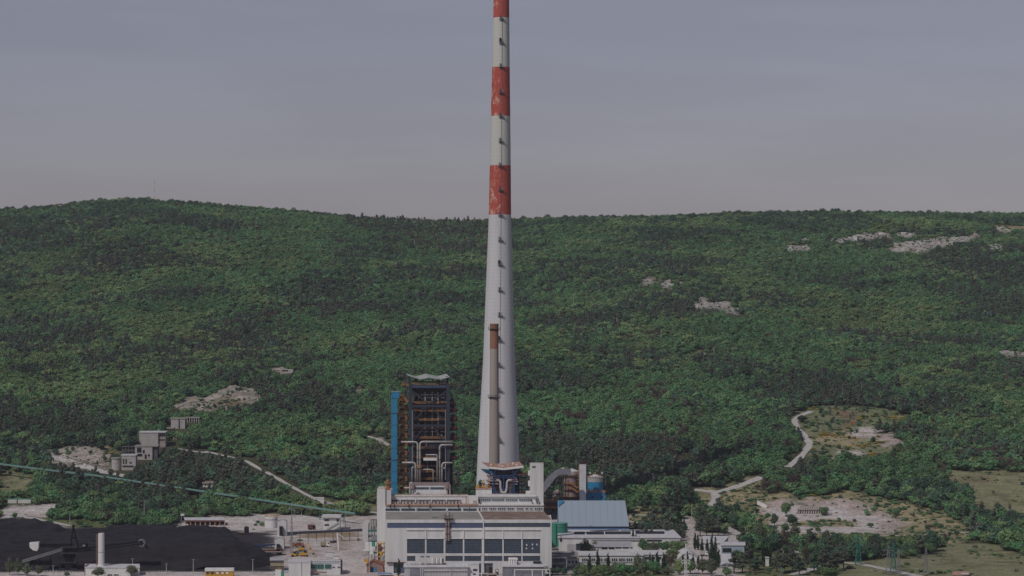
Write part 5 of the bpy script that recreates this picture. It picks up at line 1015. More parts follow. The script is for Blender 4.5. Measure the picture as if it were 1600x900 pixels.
def truck(u, v, lab, cabc, boxc, L=6.5, name='truck'):
    g_ = G(u, v); x, y = g_[0], g_[1]; z = TG(x, y); t = thing(name, lab, 'truck', (x, y, z))
    MB().box(x - L / 2, x + L / 2 - 2, y - 1.2, y + 1.2, z + 1, z + 3.2).ob('load_box', boxc, t); m = MB(); m.prism([(x + L / 2 - 1.9, z + .6), (x + L / 2 - 1.9, z + 3), (x + L / 2 - .5, z + 3), (x + L / 2, z + 1.8), (x + L / 2, z + .6)], y - 1.15, y + 1.15); m.ob('cab', cabc, t)
    MB().box(x + L / 2 - 1.2, x + L / 2 - .35, y - 1.2, y + 1.2, z + 2, z + 2.7).ob('cab_window', 'dark', t); MB().box(x - L / 2, x + L / 2 - .4, y - .6, y + .6, z + .6, z + 1).ob('chassis', 'dark', t)
    for dx in (-L / 2 + 1, -L / 2 + 2.1, L / 2 - 1.2): m = MB(); wheel(m, x + dx, y - 1.1, z + .5, .5); wheel(m, x + dx, y + 1.1, z + .5, .5); m.ob('wheel', 'dark', t)
truck(508, 855, 'pale truck standing alone on the beige yard', 'white2', 'beigestripe', 5.5); truck(1243, 857, 'truck with a dark blue box and white cab on the road by the pines', 'white2', 'slate', 8); truck(487, 828, 'dark truck parked before the control building', 'dark', 'rustdark', 5)
truck(1100, 869, 'small white van body truck among the cypresses', 'white2', 'silver', 5)
sc_ = thing('scrap_heap', 'tangled heap of red scrap steel by the excavators', 'scrap heap', G(464, 854)); g_ = G(464, 854); m = MB()
for _ in range(60):
    a = (g_[0] + rnd.gauss(0, 1.6), g_[1] + rnd.gauss(0, 5), rnd.random() * 1.2); b_ = (a[0] + rnd.uniform(-2.5, 2.5), a[1] + rnd.uniform(-3, 3), rnd.random() * 2.2); m.bar(a, b_, .25)
o = m.ob('steel_bars', M['redrail'], sc_); o.data.materials[0] = mat('red_oxide_steel', (.36, .1, .08), (.2, .06, .05), .8, .8)
for i, (u, v, c_, w_, nm, lb) in enumerate(((518, 849, 'rustdark', 2.2, 'pallet_stack', 'dark pallet stack near the pale truck'), (523, 848, 'dark', 2, 'pallet_stack', 'dark pallet stack by the leaning white post'), (418, 866, 'rustdark', 2.5, 'scrap_box', 'rusty scrap box beside the coal feeder'), (570, 862, 'white2', 2.5, 'cabinet_box', 'white cabinet standing by the process gear'),
    (525, 875, 'white2', 3, 'container_box', 'white container behind the green windowed building'), (515, 872, 'roofwhite', 5, 'canopy_box', 'broad white container lying on the beige yard'), (560, 845, 'steelgrey', 1.5, 'box_crate', 'grey crate out on the beige yard'), (355, 829, 'white2', 3, 'cabin_box', 'small white cabin at the coal edge'), (338, 829, 'steelgrey', 3, 'cabin_box', 'small grey cabin near the rusty open shed'))):
    g_ = G(u, v); t = thing(nm, lb, nm.replace('_', ' '), (g_[0], g_[1], 0)); MB().box(g_[0] - w_ / 2, g_[0] + w_ / 2, g_[1], g_[1] + 2.4, .15, .15 + w_ * .55).ob('body', c_, t); MB().box(g_[0] - w_ / 2 - .05, g_[0] + w_ / 2 + .05, g_[1] - .05, g_[1] + 2.45, .15 + w_ * .55, .25 + w_ * .55).ob('lid', 'steelgrey', t)
wp = thing('leaning_white_post', 'leaning white steel column in the middle of the beige yard', 'post', (*G(529, 860)[:2], 0)); g_ = G(529, 860); d = g_[1]
m = MB(); m.bar((g_[0], d, 0), P(527, 833, d), .9); m.ob('post', 'white2', wp); MB().bar(P(527, 833, d), P(537, 840, d), .35).ob('stay', 'white2', wp)

# ---------------------------------------------------------------- poles and masts
def pole(u, vt, vb, lab, name='lamp_post', cat='lamp post', w=.22, group=None, arm=True, c_='polegrey', d=None):
    g_ = G(u, vb) if d is None else (X(u, d), d, 0.); d = g_[1]; z0 = float(TG(g_[0], d)); h = (CH - (vt - 450) / F * d) - z0
    t = thing(name, lab, cat, (g_[0], d, z0), group)
    MB().tube([(g_[0], d, z0 - .2), (g_[0], d, z0 + h)], [w, w * .6], 8).ob('pole', c_, t)
    if arm: MB().box(g_[0] - .9, g_[0] + .9, d - .3, d + .3, z0 + h - .15, z0 + h + .1).ob('lamp_head' if name == 'lamp_post' else 'cross_arm', 'steelgrey', t)
for u, vt, vb, lab in ((207, 873, 895, 'pale lamp post rising behind the silo building roof'), (260, 881, 897, 'pale lamp post nearest the silo building along the coal fence'), (302, 874, 897, 'taller pale lamp post before the coal heap near the yellow cabin'), (395, 874, 896, 'pale lamp post where the coal heap ends'), (83, 884, 899, 'pale lamp post in front of the black stacker'),
    (109, 799, 819, 'lamp post in the grass behind the far coal mound'), (213, 804, 820, 'short lamp post behind the rear coal heap'), (1025, 804, 828, 'tall pale lamp post beside the cypress hedge'), (1081, 789, 812, 'pale lamp post beside the pale road behind the pines'), (885, 872, 899, 'pale lamp post before the low annex'), (540, 805, 826, 'thin lamp post by the control building'), (577, 840, 895, 'thin lamp post before the brick hut'), (471, 798, 806, 'thin post at the wood edge over the yard')):
    pole(u, vt, vb, lab)
hp = [(647.5, 375, 385), (691, 386, 396), (736.5, 397, 411), (964, 496, 509), (1033, 518, 531), (1115.6, 542, 553), (1229, 573, 586), (1346.6, 598, 614), (1474, 622, 636), (1585, 657, 671), (1214, 728, 741), (1262, 740, 754), (1404, 736, 749), (430.6, 684, 704), (294, 676, 695), (848, 435, 446), (896, 468, 480)]
for u, vt, vb in hp:
    pole(u, vt, vb + 2, 'thin pale power line pole standing among the trees of the wooded hillside', 'power_pole', 'power pole', .36 if vb < 600 else .26, 'power line poles on the wooded hillside')
def latt(u, vt, lab, d, c_='steelgrey', base=2.2, arms=(), name='pylon', cat='pylon', w=.16, red=False):
    x = X(u, d); z0 = float(TG(x, d)); h = Z(vt, d) - z0; t = thing(name, lab, cat, (x, d, z0)); n = max(5, int(h / 2.6)); m = MB()
    for i in range(n):
        a, b_ = base * (1 - i / n * .85), base * (1 - (i + 1) / n * .85); za, zb_ = z0 + h * i / n, z0 + h * (i + 1) / n
        ca = [(x + sx * a / 2, d + sy * a / 2, za) for sx, sy in ((-1, -1), (1, -1), (1, 1), (-1, 1))]; cb = [(x + sx * b_ / 2, d + sy * b_ / 2, zb_) for sx, sy in ((-1, -1), (1, -1), (1, 1), (-1, 1))]
        for k in range(4): m.bar(ca[k], cb[k], w); m.bar(ca[k], cb[(k + 1) % 4], w * .7); m.bar(ca[(k + 1) % 4], cb[k], w * .7); m.bar(cb[k], cb[(k + 1) % 4], w * .7)
    m.ob('lattice_tower', c_, t)
    for v, L in arms:
        z = Z(v, d); m = MB(); m.bar((x - L, d, z), (x + L, d, z), w * 1.2); m.bar((x - L, d, z), (x, d, z + 1.2), w * .8); m.bar((x + L, d, z), (x, d, z + 1.2), w * .8); [m.bar((x + s * L, d, z), (x + s * L, d, z - 1.2), w) for s in (-1, 1)]; m.ob('cross_arm', c_, t)
    return t
latt(455.8, 793, 'tall lattice floodlight mast between the transfer towers and the scrap', 1610, base=1.7, name='floodlight_mast', cat='floodlight mast', arms=((794.5, 1.6), (797, 1.6)))
latt(225.5, 781, 'tall floodlight mast behind the coal yard', 1815, base=1.3, name='floodlight_mast', cat='floodlight mast', arms=((782, 1.9),), w=.22)
latt(1341, 834, 'green lattice pylon among the shrubs by the bottom road', 1545, 'tealdark', 3.4, ((840, 2.2), (846, 3), (853, 2.4)), w=.22)
latt(1388, 852, 'grey lattice pylon beside the green one near the bottom road', 1492, 'steelgrey', 3, ((860, 2.6), (867, 3.2)))
latt(1396, 848, 'green lattice pylon standing between two grey pylons', 1505, 'tealdark', 3.2, ((857, 2.4), (864, 3)), w=.22)
latt(1404, 858, 'grey lattice pylon with short arms beyond the bottom road', 1485, 'steelgrey', 2.8, ((864, 2),))
latt(1447, 856, 'grey lattice pylon with the widest arms, over the field strip', 1490, 'steelgrey', 2.8, ((868, 4.4), (874, 5.6), (880, 4.6)))
latt(1220.5, 886, 'short grey lattice mast among the pines at the bottom', 1478, base=1.8, name='short_mast', cat='mast')
latt(1071.5, 850, 'pale lattice antenna mast rising from the cypresses', 1482, 'white2', 1.5, ((876, 2.2), (880, 2)), name='antenna_mast', cat='mast', w=.2)
aa = thing('hilltop_antenna', 'very thin red and white antenna on the hilltop', 'antenna', (X(241.5, 3560), 3560, float(TG(X(241.5, 3560), 3560))))
x = X(241.5, 3560); zt_ = Z(281, 3560); zb0_ = float(TG(x, 3560)); n = 6
for k in range(n): MB().tube([(x, 3560, zb0_ + (zt_ - zb0_) * k / n), (x, 3560, zb0_ + (zt_ - zb0_) * (k + 1) / n)], .2, 6).ob('mast_section', 'redpaint' if k % 2 else 'white2', aa)
for u, lab in ((88, 'tiny red roofed house on the ridge'), (94, 'second tiny red roofed house on the ridge, nearer the summit')):
    x = X(u, 3555); z0 = float(TG(x, 3555)) + 2.5; t = thing('ridge_house', lab, 'house', (x, 3555, z0)); MB().box(x - 2.2, x + 2.2, 3553, 3558, z0 - 3, z0 + 3).ob('wall', 'whitepaint', t); m = MB(); m.prism([(x - 2.6, z0 + 3), (x + 2.6, z0 + 3), (x, z0 + 4.6)], 3552.6, 3558.4); m.ob('roof', 'tile', t)

# ---------------------------------------------------------------- teal pipe conveyor across the slope
tc = thing('teal_pipe_conveyor', 'very long teal covered conveyor descending through the trees on trestles', 'conveyor', (X(300, 1880), 1880, 0))
cp_ = [(-60, 717, 1975), (13, 726.5, 1962), (60, 732.5, 1950), (150, 743, 1930), (255, 758.5, 1905), (300, 765, 1893), (400, 780, 1862), (480, 792, 1832), (520, 797.5, 1815), (555, 802.5, 1800)]
pts = [P(u, v - .5, d) for u, v, d in cp_]
m = MB(); [m.bar(a, b_, 1.2, .6) for a, b_ in zip(pts[:-1], pts[1:])]; m.ob('cover', 'teal', tc)
m = MB(); [m.bar((a[0], a[1] - .6, a[2] - .6), (b_[0], b_[1] - .6, b_[2] - .6), .9, .4) for a, b_ in zip(pts[:-1], pts[1:])]; m.ob('walkway_truss', 'conveyor', tc)
for a, b_ in zip(pts[:-1], pts[1:]):
    n = max(1, int((Vector(b_) - Vector(a)).length / 22))
    for k in range(n):
        q = [a[j] + (b_[j] - a[j]) * (k + .5) / n for j in range(3)]; z0 = float(TG(q[0], q[1])); m = MB(); m.bar((q[0] - .2, q[1] - 1.2, z0 - .5), (q[0], q[1], q[2] - .9), .3); m.bar((q[0] + .2, q[1] + 1.2, z0 - .5), (q[0], q[1], q[2] - .9), .3); m.ob('trestle', 'tealdark', tc)

# ---------------------------------------------------------------- ruined mine buildings and other hillside buildings
EXC = []
def rbox(t, u0, u1, v0, v1, d, dep, c_='ruin', name='wall', holes=(), hole='dark'):
    MB().pb(u0, u1, v0, v1 + 6, d, dep).ob(name, c_, t)
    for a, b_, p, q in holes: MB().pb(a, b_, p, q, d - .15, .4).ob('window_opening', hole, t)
    EXC.append((X((u0 + u1) / 2, d), d + dep / 2, max(X(u1, d) - X(u0, d), dep) * .62 + 2)); 
def rthing(name, label, cat, u, v):
    g_ = G(u, v); return thing(name, label, cat, g_), g_[1]
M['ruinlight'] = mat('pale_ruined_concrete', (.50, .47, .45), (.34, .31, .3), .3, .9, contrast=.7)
t, d = rthing('ruined_block', 'tall pale concrete ruin with a flat roof and few side windows, highest of its group', 'ruin', 232, 700)
rbox(t, 217.5, 247, 676, 700, d, 12, 'ruinlight'); MB().pb(216.8, 259, 674.6, 676.2, d - .4, 14).ob('roof', 'roofwhite', t)
rbox(t, 247, 258.5, 676, 700, d + 1.5, 11, 'ruin', 'side_wall', [(249 + k * 3.2, 251 + k * 3.2, v, v + 2.6) for k in range(3) for v in (679.5, 686)])  # shade of the right-facing side put into a darker concrete colour
t, d = rthing('ruined_block', 'gutted concrete ruin with broken openings directly below the tall block', 'ruin', 228, 719)
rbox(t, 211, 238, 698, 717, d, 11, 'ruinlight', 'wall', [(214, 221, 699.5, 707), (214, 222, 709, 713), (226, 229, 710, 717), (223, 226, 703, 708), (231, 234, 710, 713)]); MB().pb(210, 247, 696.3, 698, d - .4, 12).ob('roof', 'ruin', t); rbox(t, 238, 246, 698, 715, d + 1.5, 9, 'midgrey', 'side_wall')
t, d = rthing('ruined_skeleton', 'bare dark concrete skeleton frame with two open decks', 'ruin', 200, 711)
for v in (697.5, 703, 708): MB().pb(190, 212, v, v + 1, d, 7).ob('deck', 'midgrey', t)
for k in range(5): MB().pb(190.5 + k * 5, 191.5 + k * 5, 698, 714, d + .1, .7).ob('post', 'midgrey', t)
EXC.append((X(201, d), d + 3, 12))
t, d = rthing('ruined_block', 'low pale ruin with a rounded end tower at the foot of the group', 'ruin', 200, 735)
rbox(t, 190, 212, 712, 733, d, 9, 'ruinlight', 'wall', [(192, 194, 717, 725), (196, 198, 717, 725), (202, 206, 722, 724)]); MB().pb(189, 213, 710.5, 712, d - .4, 10).ob('roof', 'roofwhite', t); MB().pb(191, 208, 727.5, 729, d - .5, .6).ob('ledge', 'dark', t)
MB().lathe([(3.6, Z(740, d)), (3.6, Z(717, d))], X(182, d + 3), d + 3, 20).ob('round_tower', 'ruinlight', t); MB().lathe([(4.1, Z(717, d)), (4.1, Z(715.2, d))], X(182, d + 3), d + 3, 20).ob('tower_cap', 'ruin', t); EXC.append((X(182, d), d + 3, 7))
t, d = rthing('ruined_block', 'pale concrete ruin with a tall dark slot, uphill beside the white quarry', 'ruin', 279, 670)
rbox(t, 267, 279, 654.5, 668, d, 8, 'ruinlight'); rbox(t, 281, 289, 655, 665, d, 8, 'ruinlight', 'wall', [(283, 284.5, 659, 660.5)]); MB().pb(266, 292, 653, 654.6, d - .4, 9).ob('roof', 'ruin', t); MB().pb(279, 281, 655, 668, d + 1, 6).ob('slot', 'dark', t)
MB().pb(257, 272, 668, 670, d - 3, 4).ob('terrace', 'ruin', t)
t, d = rthing('ruined_colonnade', 'row of broken pale concrete pillars beside the slotted ruin', 'ruin', 300, 661)
for k in range(6): MB().pb(292 + k * 3.6, 293.2 + k * 3.6, 652.5, 664, d, .8).ob('pillar', 'ruinlight', t)
MB().pb(291, 312, 651.5, 653, d - .1, 3).ob('lintel', 'ruinlight', t); EXC.append((X(302, d), d, 9))
t, d = rthing('ruined_wall', 'rubble and broken retaining wall below the slotted ruin', 'ruin', 276, 690)
MB().pb(262, 278, 690, 697, d, 3).ob('wall', 'ruin', t); MB().pb(270, 284, 682, 692, d + 8, 3).ob('upper_wall', 'ruin', t); EXC.append((X(272, d), d, 7))
t, d = rthing('bunker', 'pale low concrete bunker with a dark slit on the upper slope', 'bunker', 446, 584)
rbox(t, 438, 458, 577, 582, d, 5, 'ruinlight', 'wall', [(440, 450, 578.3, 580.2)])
t, d = rthing('small_house', 'small pinkish house half hidden by trees under the teal conveyor', 'house', 325, 762)
rbox(t, 317, 334, 755, 761, d, 7, 'whitepaint', 'wall', [(320, 322, 757, 759), (326, 329, 757, 760)]); slab(MB(), 315.5, 335.5, 755, 317, 334, 751.5, d - .7, d + 8, .4).ob('roof', 'pinkpipe', t)
for u0, u1, lab in ((12, 26, 'long white trailer with a teal roof line, in the clearing under the conveyor end'), (28, 48, 'second longer white trailer, nearer the dark bush')):
    t, d = rthing('parked_trailer', lab, 'trailer', (u0 + u1) / 2, 787); rbox(t, u0, u1, 780.5, 785.5, d, 3, 'whitepaint', 'body'); MB().pb(u0, u1, 779.6, 780.5, d - .1, 3.2).ob('roof', 'teal', t); MB().pb(u0 + 1, u1 - 1, 785.4, 787, d + .3, 2).ob('chassis', 'dark', t)
# quarry ruin right
t, d = rthing('quarry_shelter', 'long broken grey shelter of leaning concrete ribs in the gravel quarry', 'ruin', 1268, 803)
for k in range(13):
    u = 1245 + k * 3.7; MB().bar(P(u, 804, d - 2), P(u + rnd.uniform(.5, 2.5), 791.5 + 2.2 * abs(k - 6) / 6, d + 4), .9, .9).ob('rib', 'ruin', t)
slab(MB(), 1246, 1290, 796, 1250, 1282, 791, d, d + 8, .5).ob('roof', 'ruin', t); MB().pb(1247, 1288, 795, 805, d + 3, 3).ob('rear_wall', 'ruin', t)
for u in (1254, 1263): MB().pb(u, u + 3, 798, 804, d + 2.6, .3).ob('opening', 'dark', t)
t, d = rthing('retaining_wall', 'pale sloping retaining wall at the rear of the quarry', 'wall', 1190, 794)
m = MB(); m.add([P(1183, 782, d + 6), P(1198, 789, d), P(1198, 796, d), P(1183, 788, d + 6)] + [(p[0], p[1] + 1, p[2]) for p in (P(1183, 782, d + 6), P(1198, 789, d), P(1198, 796, d), P(1183, 788, d + 6))], [(0, 3, 2, 1), (4, 5, 6, 7), (0, 1, 5, 4), (1, 2, 6, 5), (2, 3, 7, 6), (3, 0, 4, 7)]); m.ob('wall_face', 'white2', t); MB().bar(P(1183, 781.6, d + 6.5), P(1198, 788.6, d + .5), .6).ob('coping', 'ruin', t)
t = gable_hall('red_roof_shed', 'shed with a half red half white roof at the lower field edge', 'shed', 1490, 1513, 1484, 9, 898, 893.5, 'whitepaint', 'rust')
MB().box(X(1503, 1484), X(1513.5, 1484), 1483, 1493.8, Z(898, 1484) + .2, Z(898, 1484) + .5).ob('white_roof_half', 'roofwhite', t)
bf = thing('white_gate_kiosk', 'small white kiosk between the cypresses and the bottom pines', 'kiosk', (X(1199, 1500), 1500, 0)); MB().pb(1196.5, 1201.5, 872, 885, 1520, 3).ob('wall', 'white2', bf); MB().pb(1196, 1202, 871, 872.2, 1519.6, 4).ob('roof', 'roofwhite', bf)
EXC += [(X(517, 1772), 1774, 11), (X(318, 1800), 1802, 15), (X(497, 1850), 1852, 6), (_h[0], _h[1] + 4, 6)]
# ================================================================ VEGETATION
def leafmat(name, c1, c2, rand=.3, big=None):
    m = mat(name, c1, c2, .55, .75, detail=3, contrast=.6, rand=rand, spec=.15)
    nt = m.node_tree; b = nt.nodes['Principled BSDF']; src = b.inputs['Base Color'].links[0].from_socket
    g = nt.nodes.new('ShaderNodeNewGeometry'); n = nt.nodes.new('ShaderNodeTexNoise'); n.inputs['Scale'].default_value = .011; n.inputs['Detail'].default_value = 5; n.inputs['Roughness'].default_value = .6
    nt.links.new(g.outputs['Position'], n.inputs['Vector'])
    mr = nt.nodes.new('ShaderNodeMapRange'); mr.inputs[1].default_value = .35; mr.inputs[2].default_value = .65; mr.inputs[3].default_value = .92; mr.inputs[4].default_value = 1.3
    nt.links.new(n.outputs[0], mr.inputs[0]); vm = nt.nodes.new('ShaderNodeVectorMath'); vm.operation = 'SCALE'; nt.links.new(src, vm.inputs[0]); nt.links.new(mr.outputs[0], vm.inputs['Scale']); nt.links.new(vm.outputs[0], b.inputs['Base Color'])
    tl = nt.nodes.new('ShaderNodeBsdfTranslucent'); ms_ = nt.nodes.new('ShaderNodeMixShader'); ms_.inputs[0].default_value = .22; nt.links.new(vm.outputs[0], tl.inputs[0]); nt.links.new(b.outputs[0], ms_.inputs[1]); nt.links.new(tl.outputs[0], ms_.inputs[2]); nt.links.new(ms_.outputs[0], nt.nodes['Material Output'].inputs[0])
    return m
L_ = {'oak': leafmat('green_leaves', (.140, .265, .118), (.100, .195, .090)), 'bright': leafmat('yellow_green_leaves', (.190, .275, .120), (.145, .22, .095)), 'dark': leafmat('dark_evergreen_leaves', (.085, .150, .092), (.062, .112, .072)),
      'pine': leafmat('grey_green_needles', (.135, .155, .115), (.095, .112, .085), .22), 'bare': leafmat('grey_twigs', (.17, .135, .11), (.11, .09, .075), .25), 'cyp': leafmat('cypress_green', (.042, .08, .042), (.026, .05, .028), .2),
      'broom': leafmat('yellow_broom_flowers', (.50, .34, .02), (.14, .17, .03), .15), 'olive': leafmat('silvery_green_leaves', (.15, .175, .11), (.09, .11, .065), .2)}
def crown_mesh(name, kind, seed, nq, q, leaf):
    r = np.random.RandomState(seed); lob = []
    if kind == 'round':
        for i in range(9): a = r.rand() * 6.28; rr = .52 * math.sqrt(r.rand()); lob.append((rr * math.cos(a), rr * math.sin(a), .52 + .6 * r.rand() * (1.25 - rr), .34 + .2 * r.rand(), .30 + .16 * r.rand()))
        lob.append((0, 0, .6, .62, .52))
    elif kind == 'low':
        for i in range(10): a = r.rand() * 6.28; rr = .6 * math.sqrt(r.rand()); lob.append((rr * math.cos(a), rr * math.sin(a), .35 + .45 * r.rand() * (1.2 - rr), .34 + .18 * r.rand(), .28 + .14 * r.rand()))
        lob.append((0, 0, .35, .65, .42))
    elif kind == 'pine':
        for i in range(12): t = i / 11; a = r.rand() * 6.28; rr = (.5 - .36 * t) * (.6 + .5 * r.rand()); lob.append((rr * math.cos(a), rr * math.sin(a), .75 + 1.45 * t, .34 * (1.15 - .6 * t), .16 + .05 * r.rand()))
    elif kind == 'cyp':
        for i in range(12): t = i / 11; w_ = .24 * math.sin(math.pi * (.12 + .80 * t ** .8)) ** .7 * (1.15 - .55 * t) + .02; a = r.rand() * 6.28; lob.append((.05 * math.cos(a), .05 * math.sin(a), .28 + 2.9 * t, w_ * (.85 + .3 * r.rand()), .26))
    wts = np.array([l[3] ** 2 for l in lob]); wts /= wts.sum(); ch = r.choice(len(lob), nq, p=wts); LB = np.array(lob)[ch]
    nv = r.normal(size=(nq, 3)); nv[:, 2] = np.where(nv[:, 2] < -.3, -nv[:, 2], nv[:, 2]); nv /= np.linalg.norm(nv, axis=1)[:, None]
    rad = (.72 + .42 * r.rand(nq))[:, None]; c = LB[:, :3] + nv * rad * np.stack([LB[:, 3], LB[:, 3], LB[:, 4]], 1)
    nn = nv + r.normal(size=(nq, 3)) * .55; nn /= np.linalg.norm(nn, axis=1)[:, None]
    t1 = np.cross(nn, r.normal(size=(nq, 3))); t1 /= np.linalg.norm(t1, axis=1)[:, None]; t2 = np.cross(nn, t1); s = (q * (.6 + .8 * r.rand(nq)))[:, None]
    V = np.stack([c - t1 * s, c - t2 * s * .7, c + t1 * s, c + t2 * s * .7], 1).reshape(-1, 3); Q = np.arange(nq * 4).reshape(-1, 4)
    Vs, Qs = [V], [Q]; off = len(V)
    for x, y, z, a, h in lob:   # twiggy heart of each lobe
        k = .74; vs_ = [(x, y, z - h * k)] + [(x + a * k * math.cos(j * 1.2566), y + a * k * math.sin(j * 1.2566), z) for j in range(5)] + [(x, y, z + h * k)]
        Vs.append(np.array(vs_)); Qs.append(np.array([[0, 1 + (j + 1) % 5, 1 + j, 0] for j in range(5)] + [[6, 1 + j, 1 + (j + 1) % 5, 6] for j in range(5)]) + off); off += 7
    V = np.concatenate(Vs); fs = [tuple(f_) for f_ in Qs[0]] + [tuple(f_[:3]) for q_ in Qs[1:] for f_ in q_]
    me = bpy.data.meshes.new(name); me.from_pydata(V.tolist(), [], fs); me.update(); me.materials.append(leaf); return me
def twig_mesh(name, seed, leaf, full=1):
    r = random.Random(seed); m = MB()
    m.tube([(0, 0, 0), (.02, 0, .5), (0, .03, 1.0)], [.05, .04, .02], 5)
    for i in range(int(46 * full)):
        a = r.random() * 6.28; z = .35 + .8 * r.random(); L = .45 + .35 * r.random(); e = .3 + .9 * r.random(); p = (0, 0, z * .8); q = (L * math.cos(a) * math.cos(e), L * math.sin(a) * math.cos(e), z * .8 + L * math.sin(e)); m.bar(p, q, .022)
        for j in range(4): t = .4 + .6 * r.random(); b_ = [p[k] + (q[k] - p[k]) * t for k in range(3)]; m.bar(b_, (b_[0] + r.uniform(-.22, .22), b_[1] + r.uniform(-.22, .22), b_[2] + r.uniform(.03, .28)), .016)
    me = bpy.data.meshes.new(name); me.from_pydata(m.v, [], m.f); me.materials.append(leaf); return me
def trunk_mesh(name, kind, seed, m_='bark'):
    r = random.Random(seed); m = MB(); H = {'round': .8, 'low': .45, 'pine': 2.0, 'cyp': .6}[kind]; w = {'round': .075, 'low': .05, 'pine': .065, 'cyp': .06}[kind]
    m.tube([(0, 0, -.15), (r.uniform(-.03, .03), 0, H * .4), (r.uniform(-.05, .05), r.uniform(-.04, .04), H)], [w, w * .75, w * .35], 7)
    if kind != 'cyp':
        for i in range(6 if kind != 'pine' else 9):
            a = r.random() * 6.28; z = H * (.4 + .55 * r.random()); L = .35 * r.uniform(.7, 1.2); m.tube([(0, 0, z), (L * .5 * math.cos(a), L * .5 * math.sin(a), z + .1), (L * math.cos(a), L * math.sin(a), z + .3 * (kind != 'pine'))], [w * .4, w * .28, w * .12], 5)
    me = bpy.data.meshes.new(name); me.from_pydata(m.v, [], m.f); me.materials.append(M[m_]); return me
# ---- forest field
rs_ = np.random.RandomState(11)
def field(y0, y1, sp, xw=.205):
    Y = np.arange(y0, y1, sp); pts = []
    for y in Y: n = int(2 * xw * y / sp); pts.append(np.stack([np.linspace(-xw * y, xw * y, n) + rs_.uniform(-.48, .48, n) * sp, np.full(n, y) + rs_.uniform(-.5, .5, n) * sp], 1))
    return np.concatenate(pts)
pt = np.concatenate([field(1470, 1800, 5.0), field(1800, 2150, 4.6), field(2150, 2800, 4.1), field(2800, 3640, 4.0)])
px_, py_ = pt[:, 0], pt[:, 1]; jx = px_ + (vnoise(px_, py_, 9, 1) - .5) * 9; jy = py_ + (vnoise(px_, py_, 9, 2) - .5) * 16
keep = np.ones(len(pt), bool); zi = np.zeros(len(pt), int)
for k, (nm, poly) in enumerate(ZW): zi[inside(jx, jy, poly)] = k + 1
prob = dict(field=.012, grass=.10, lightgrass=.2, dry=.09, rock=.12, pink=.03, gravel=.015, tan=0, yard=0, hallshadow=0, coal=0, brown=.08)
pr = np.ones(len(pt)); hilly = np.zeros(len(pt), bool)
for k, (nm, poly) in enumerate(ZW): pr[zi == k + 1] = prob[nm]
for poly in RW:
    for s_, q_ in ((34, .3), (24, .15), (12, .08), (0, .08)): m_ = inside(jx, jy + s_, poly); pr[m_] = np.minimum(pr[m_], q_)
for k, (nm, poly) in enumerate(ZW):
    if nm in ('rock', 'gravel', 'pink', 'lightgrass'): m_ = inside(px_, py_ + 11, poly) & (py_ > 1850); pr[m_] = np.minimum(pr[m_], .3)
for line, w in RDW:
    pr[near_line(px_, py_, line, w * .5 + 3.2)] = 0
    for s_ in (7, 13, 20): pr[near_line(px_, py_ + s_, line, w * .5 + 2) & (py_ > 1850)] *= .1
for ex, ey, er in EXC: pr[(px_ - ex) ** 2 + ((py_ - ey) * .8) ** 2 < er * er] = 0
for ex, ey, er in EXC: pr[(np.abs(px_ - ex) < er * 1.0) & (py_ < ey) & (py_ > ey - er - 24) & (py_ > 1860)] *= .12
pr[(pr == 1) & (vnoise(px_, py_, 26, 21) > .93)] = .25                      # little openings
keep = rs_.rand(len(pt)) < pr
# the pylon strip and bush land near the lower edge stays thinner
pt = pt[keep]; pr = pr[keep]; zi = zi[keep]; px_, py_ = pt[:, 0], pt[:, 1]; N = len(pt)
sc = .72 + .45 * rs_.rand(N) + .75 * rs_.rand(N) ** 7; sc *= np.interp(py_, [1450, 1900, 2300, 3600], [3.6, 4.1, 3.3, 2.7]); sc[pr < .5] *= .5
pn = vnoise(px_, py_, 85, 31) * .6 + vnoise(px_, py_, 30, 32) * .4; bn = vnoise(px_, py_, 60, 33) * .5 + vnoise(px_, py_, 17, 34) * .5; yn = vnoise(px_, py_, 120, 35) * .6 + vnoise(px_, py_, 24, 36) * .4
rr = rs_.rand(N); ki = np.zeros(N, int) + rs_.randint(0, 3, N)              # 0-2 oak forms
ki[(yn + .25 * rs_.rand(N) > .74)] = 3                                      # yellow green
lo_ = np.interp(py_, [1450, 2150, 2500, 3600], [0, 0, .05, .04])
ki[(pn + .55 * (rs_.rand(N) - .5) > .68 + lo_)] = 4                         # dark evergreen
lb_ = ((800 + F * px_ / py_) < 640) & (py_ > 2000) & (py_ < 2750)
ki[(pn + .6 * (rs_.rand(N) - .5) + .07 * lb_ > .74 + lo_)] = 5                          # pines
ki[(bn + .3 * (rs_.rand(N) - .5) > .80 + lo_)] = 6                          # leafless grey
u_ = 800 + F * px_ / py_
ki[(u_ > 540) & (u_ < 775) & (py_ > 3380) & (rs_.rand(N) < .22)] = 5
ki[(u_ > 600) & (u_ < 770) & (py_ > 3180) & (py_ < 3420) & (rs_.rand(N) < .35)] = 6
ki[(ki == 5) & (py_ > 3300) & ~((u_ > 540) & (u_ < 775))] = 4; ki[(rs_.rand(N) < .022) & (ki < 4) & (py_ < 2900)] = 6
sc[(ki == 4) & (pr > .5)] *= 1.18
yb2 = np.array([k for k, (nm, p) in enumerate(ZW) if nm in ('lightgrass', 'dry') and 1255 < 800 + F * p[0][0] / p[0][1] < 1330])
ki[(pr < .5) & np.isin(zi - 1, yb2) & (py_ > 1900) & (rs_.rand(N) < .8)] = 7
ki[(zi > 0) & (ki < 7) & (pr < .5) & (rs_.rand(N) < .4)] = 4
pz_ = np.array([TG(x, y) for x, y in pt])
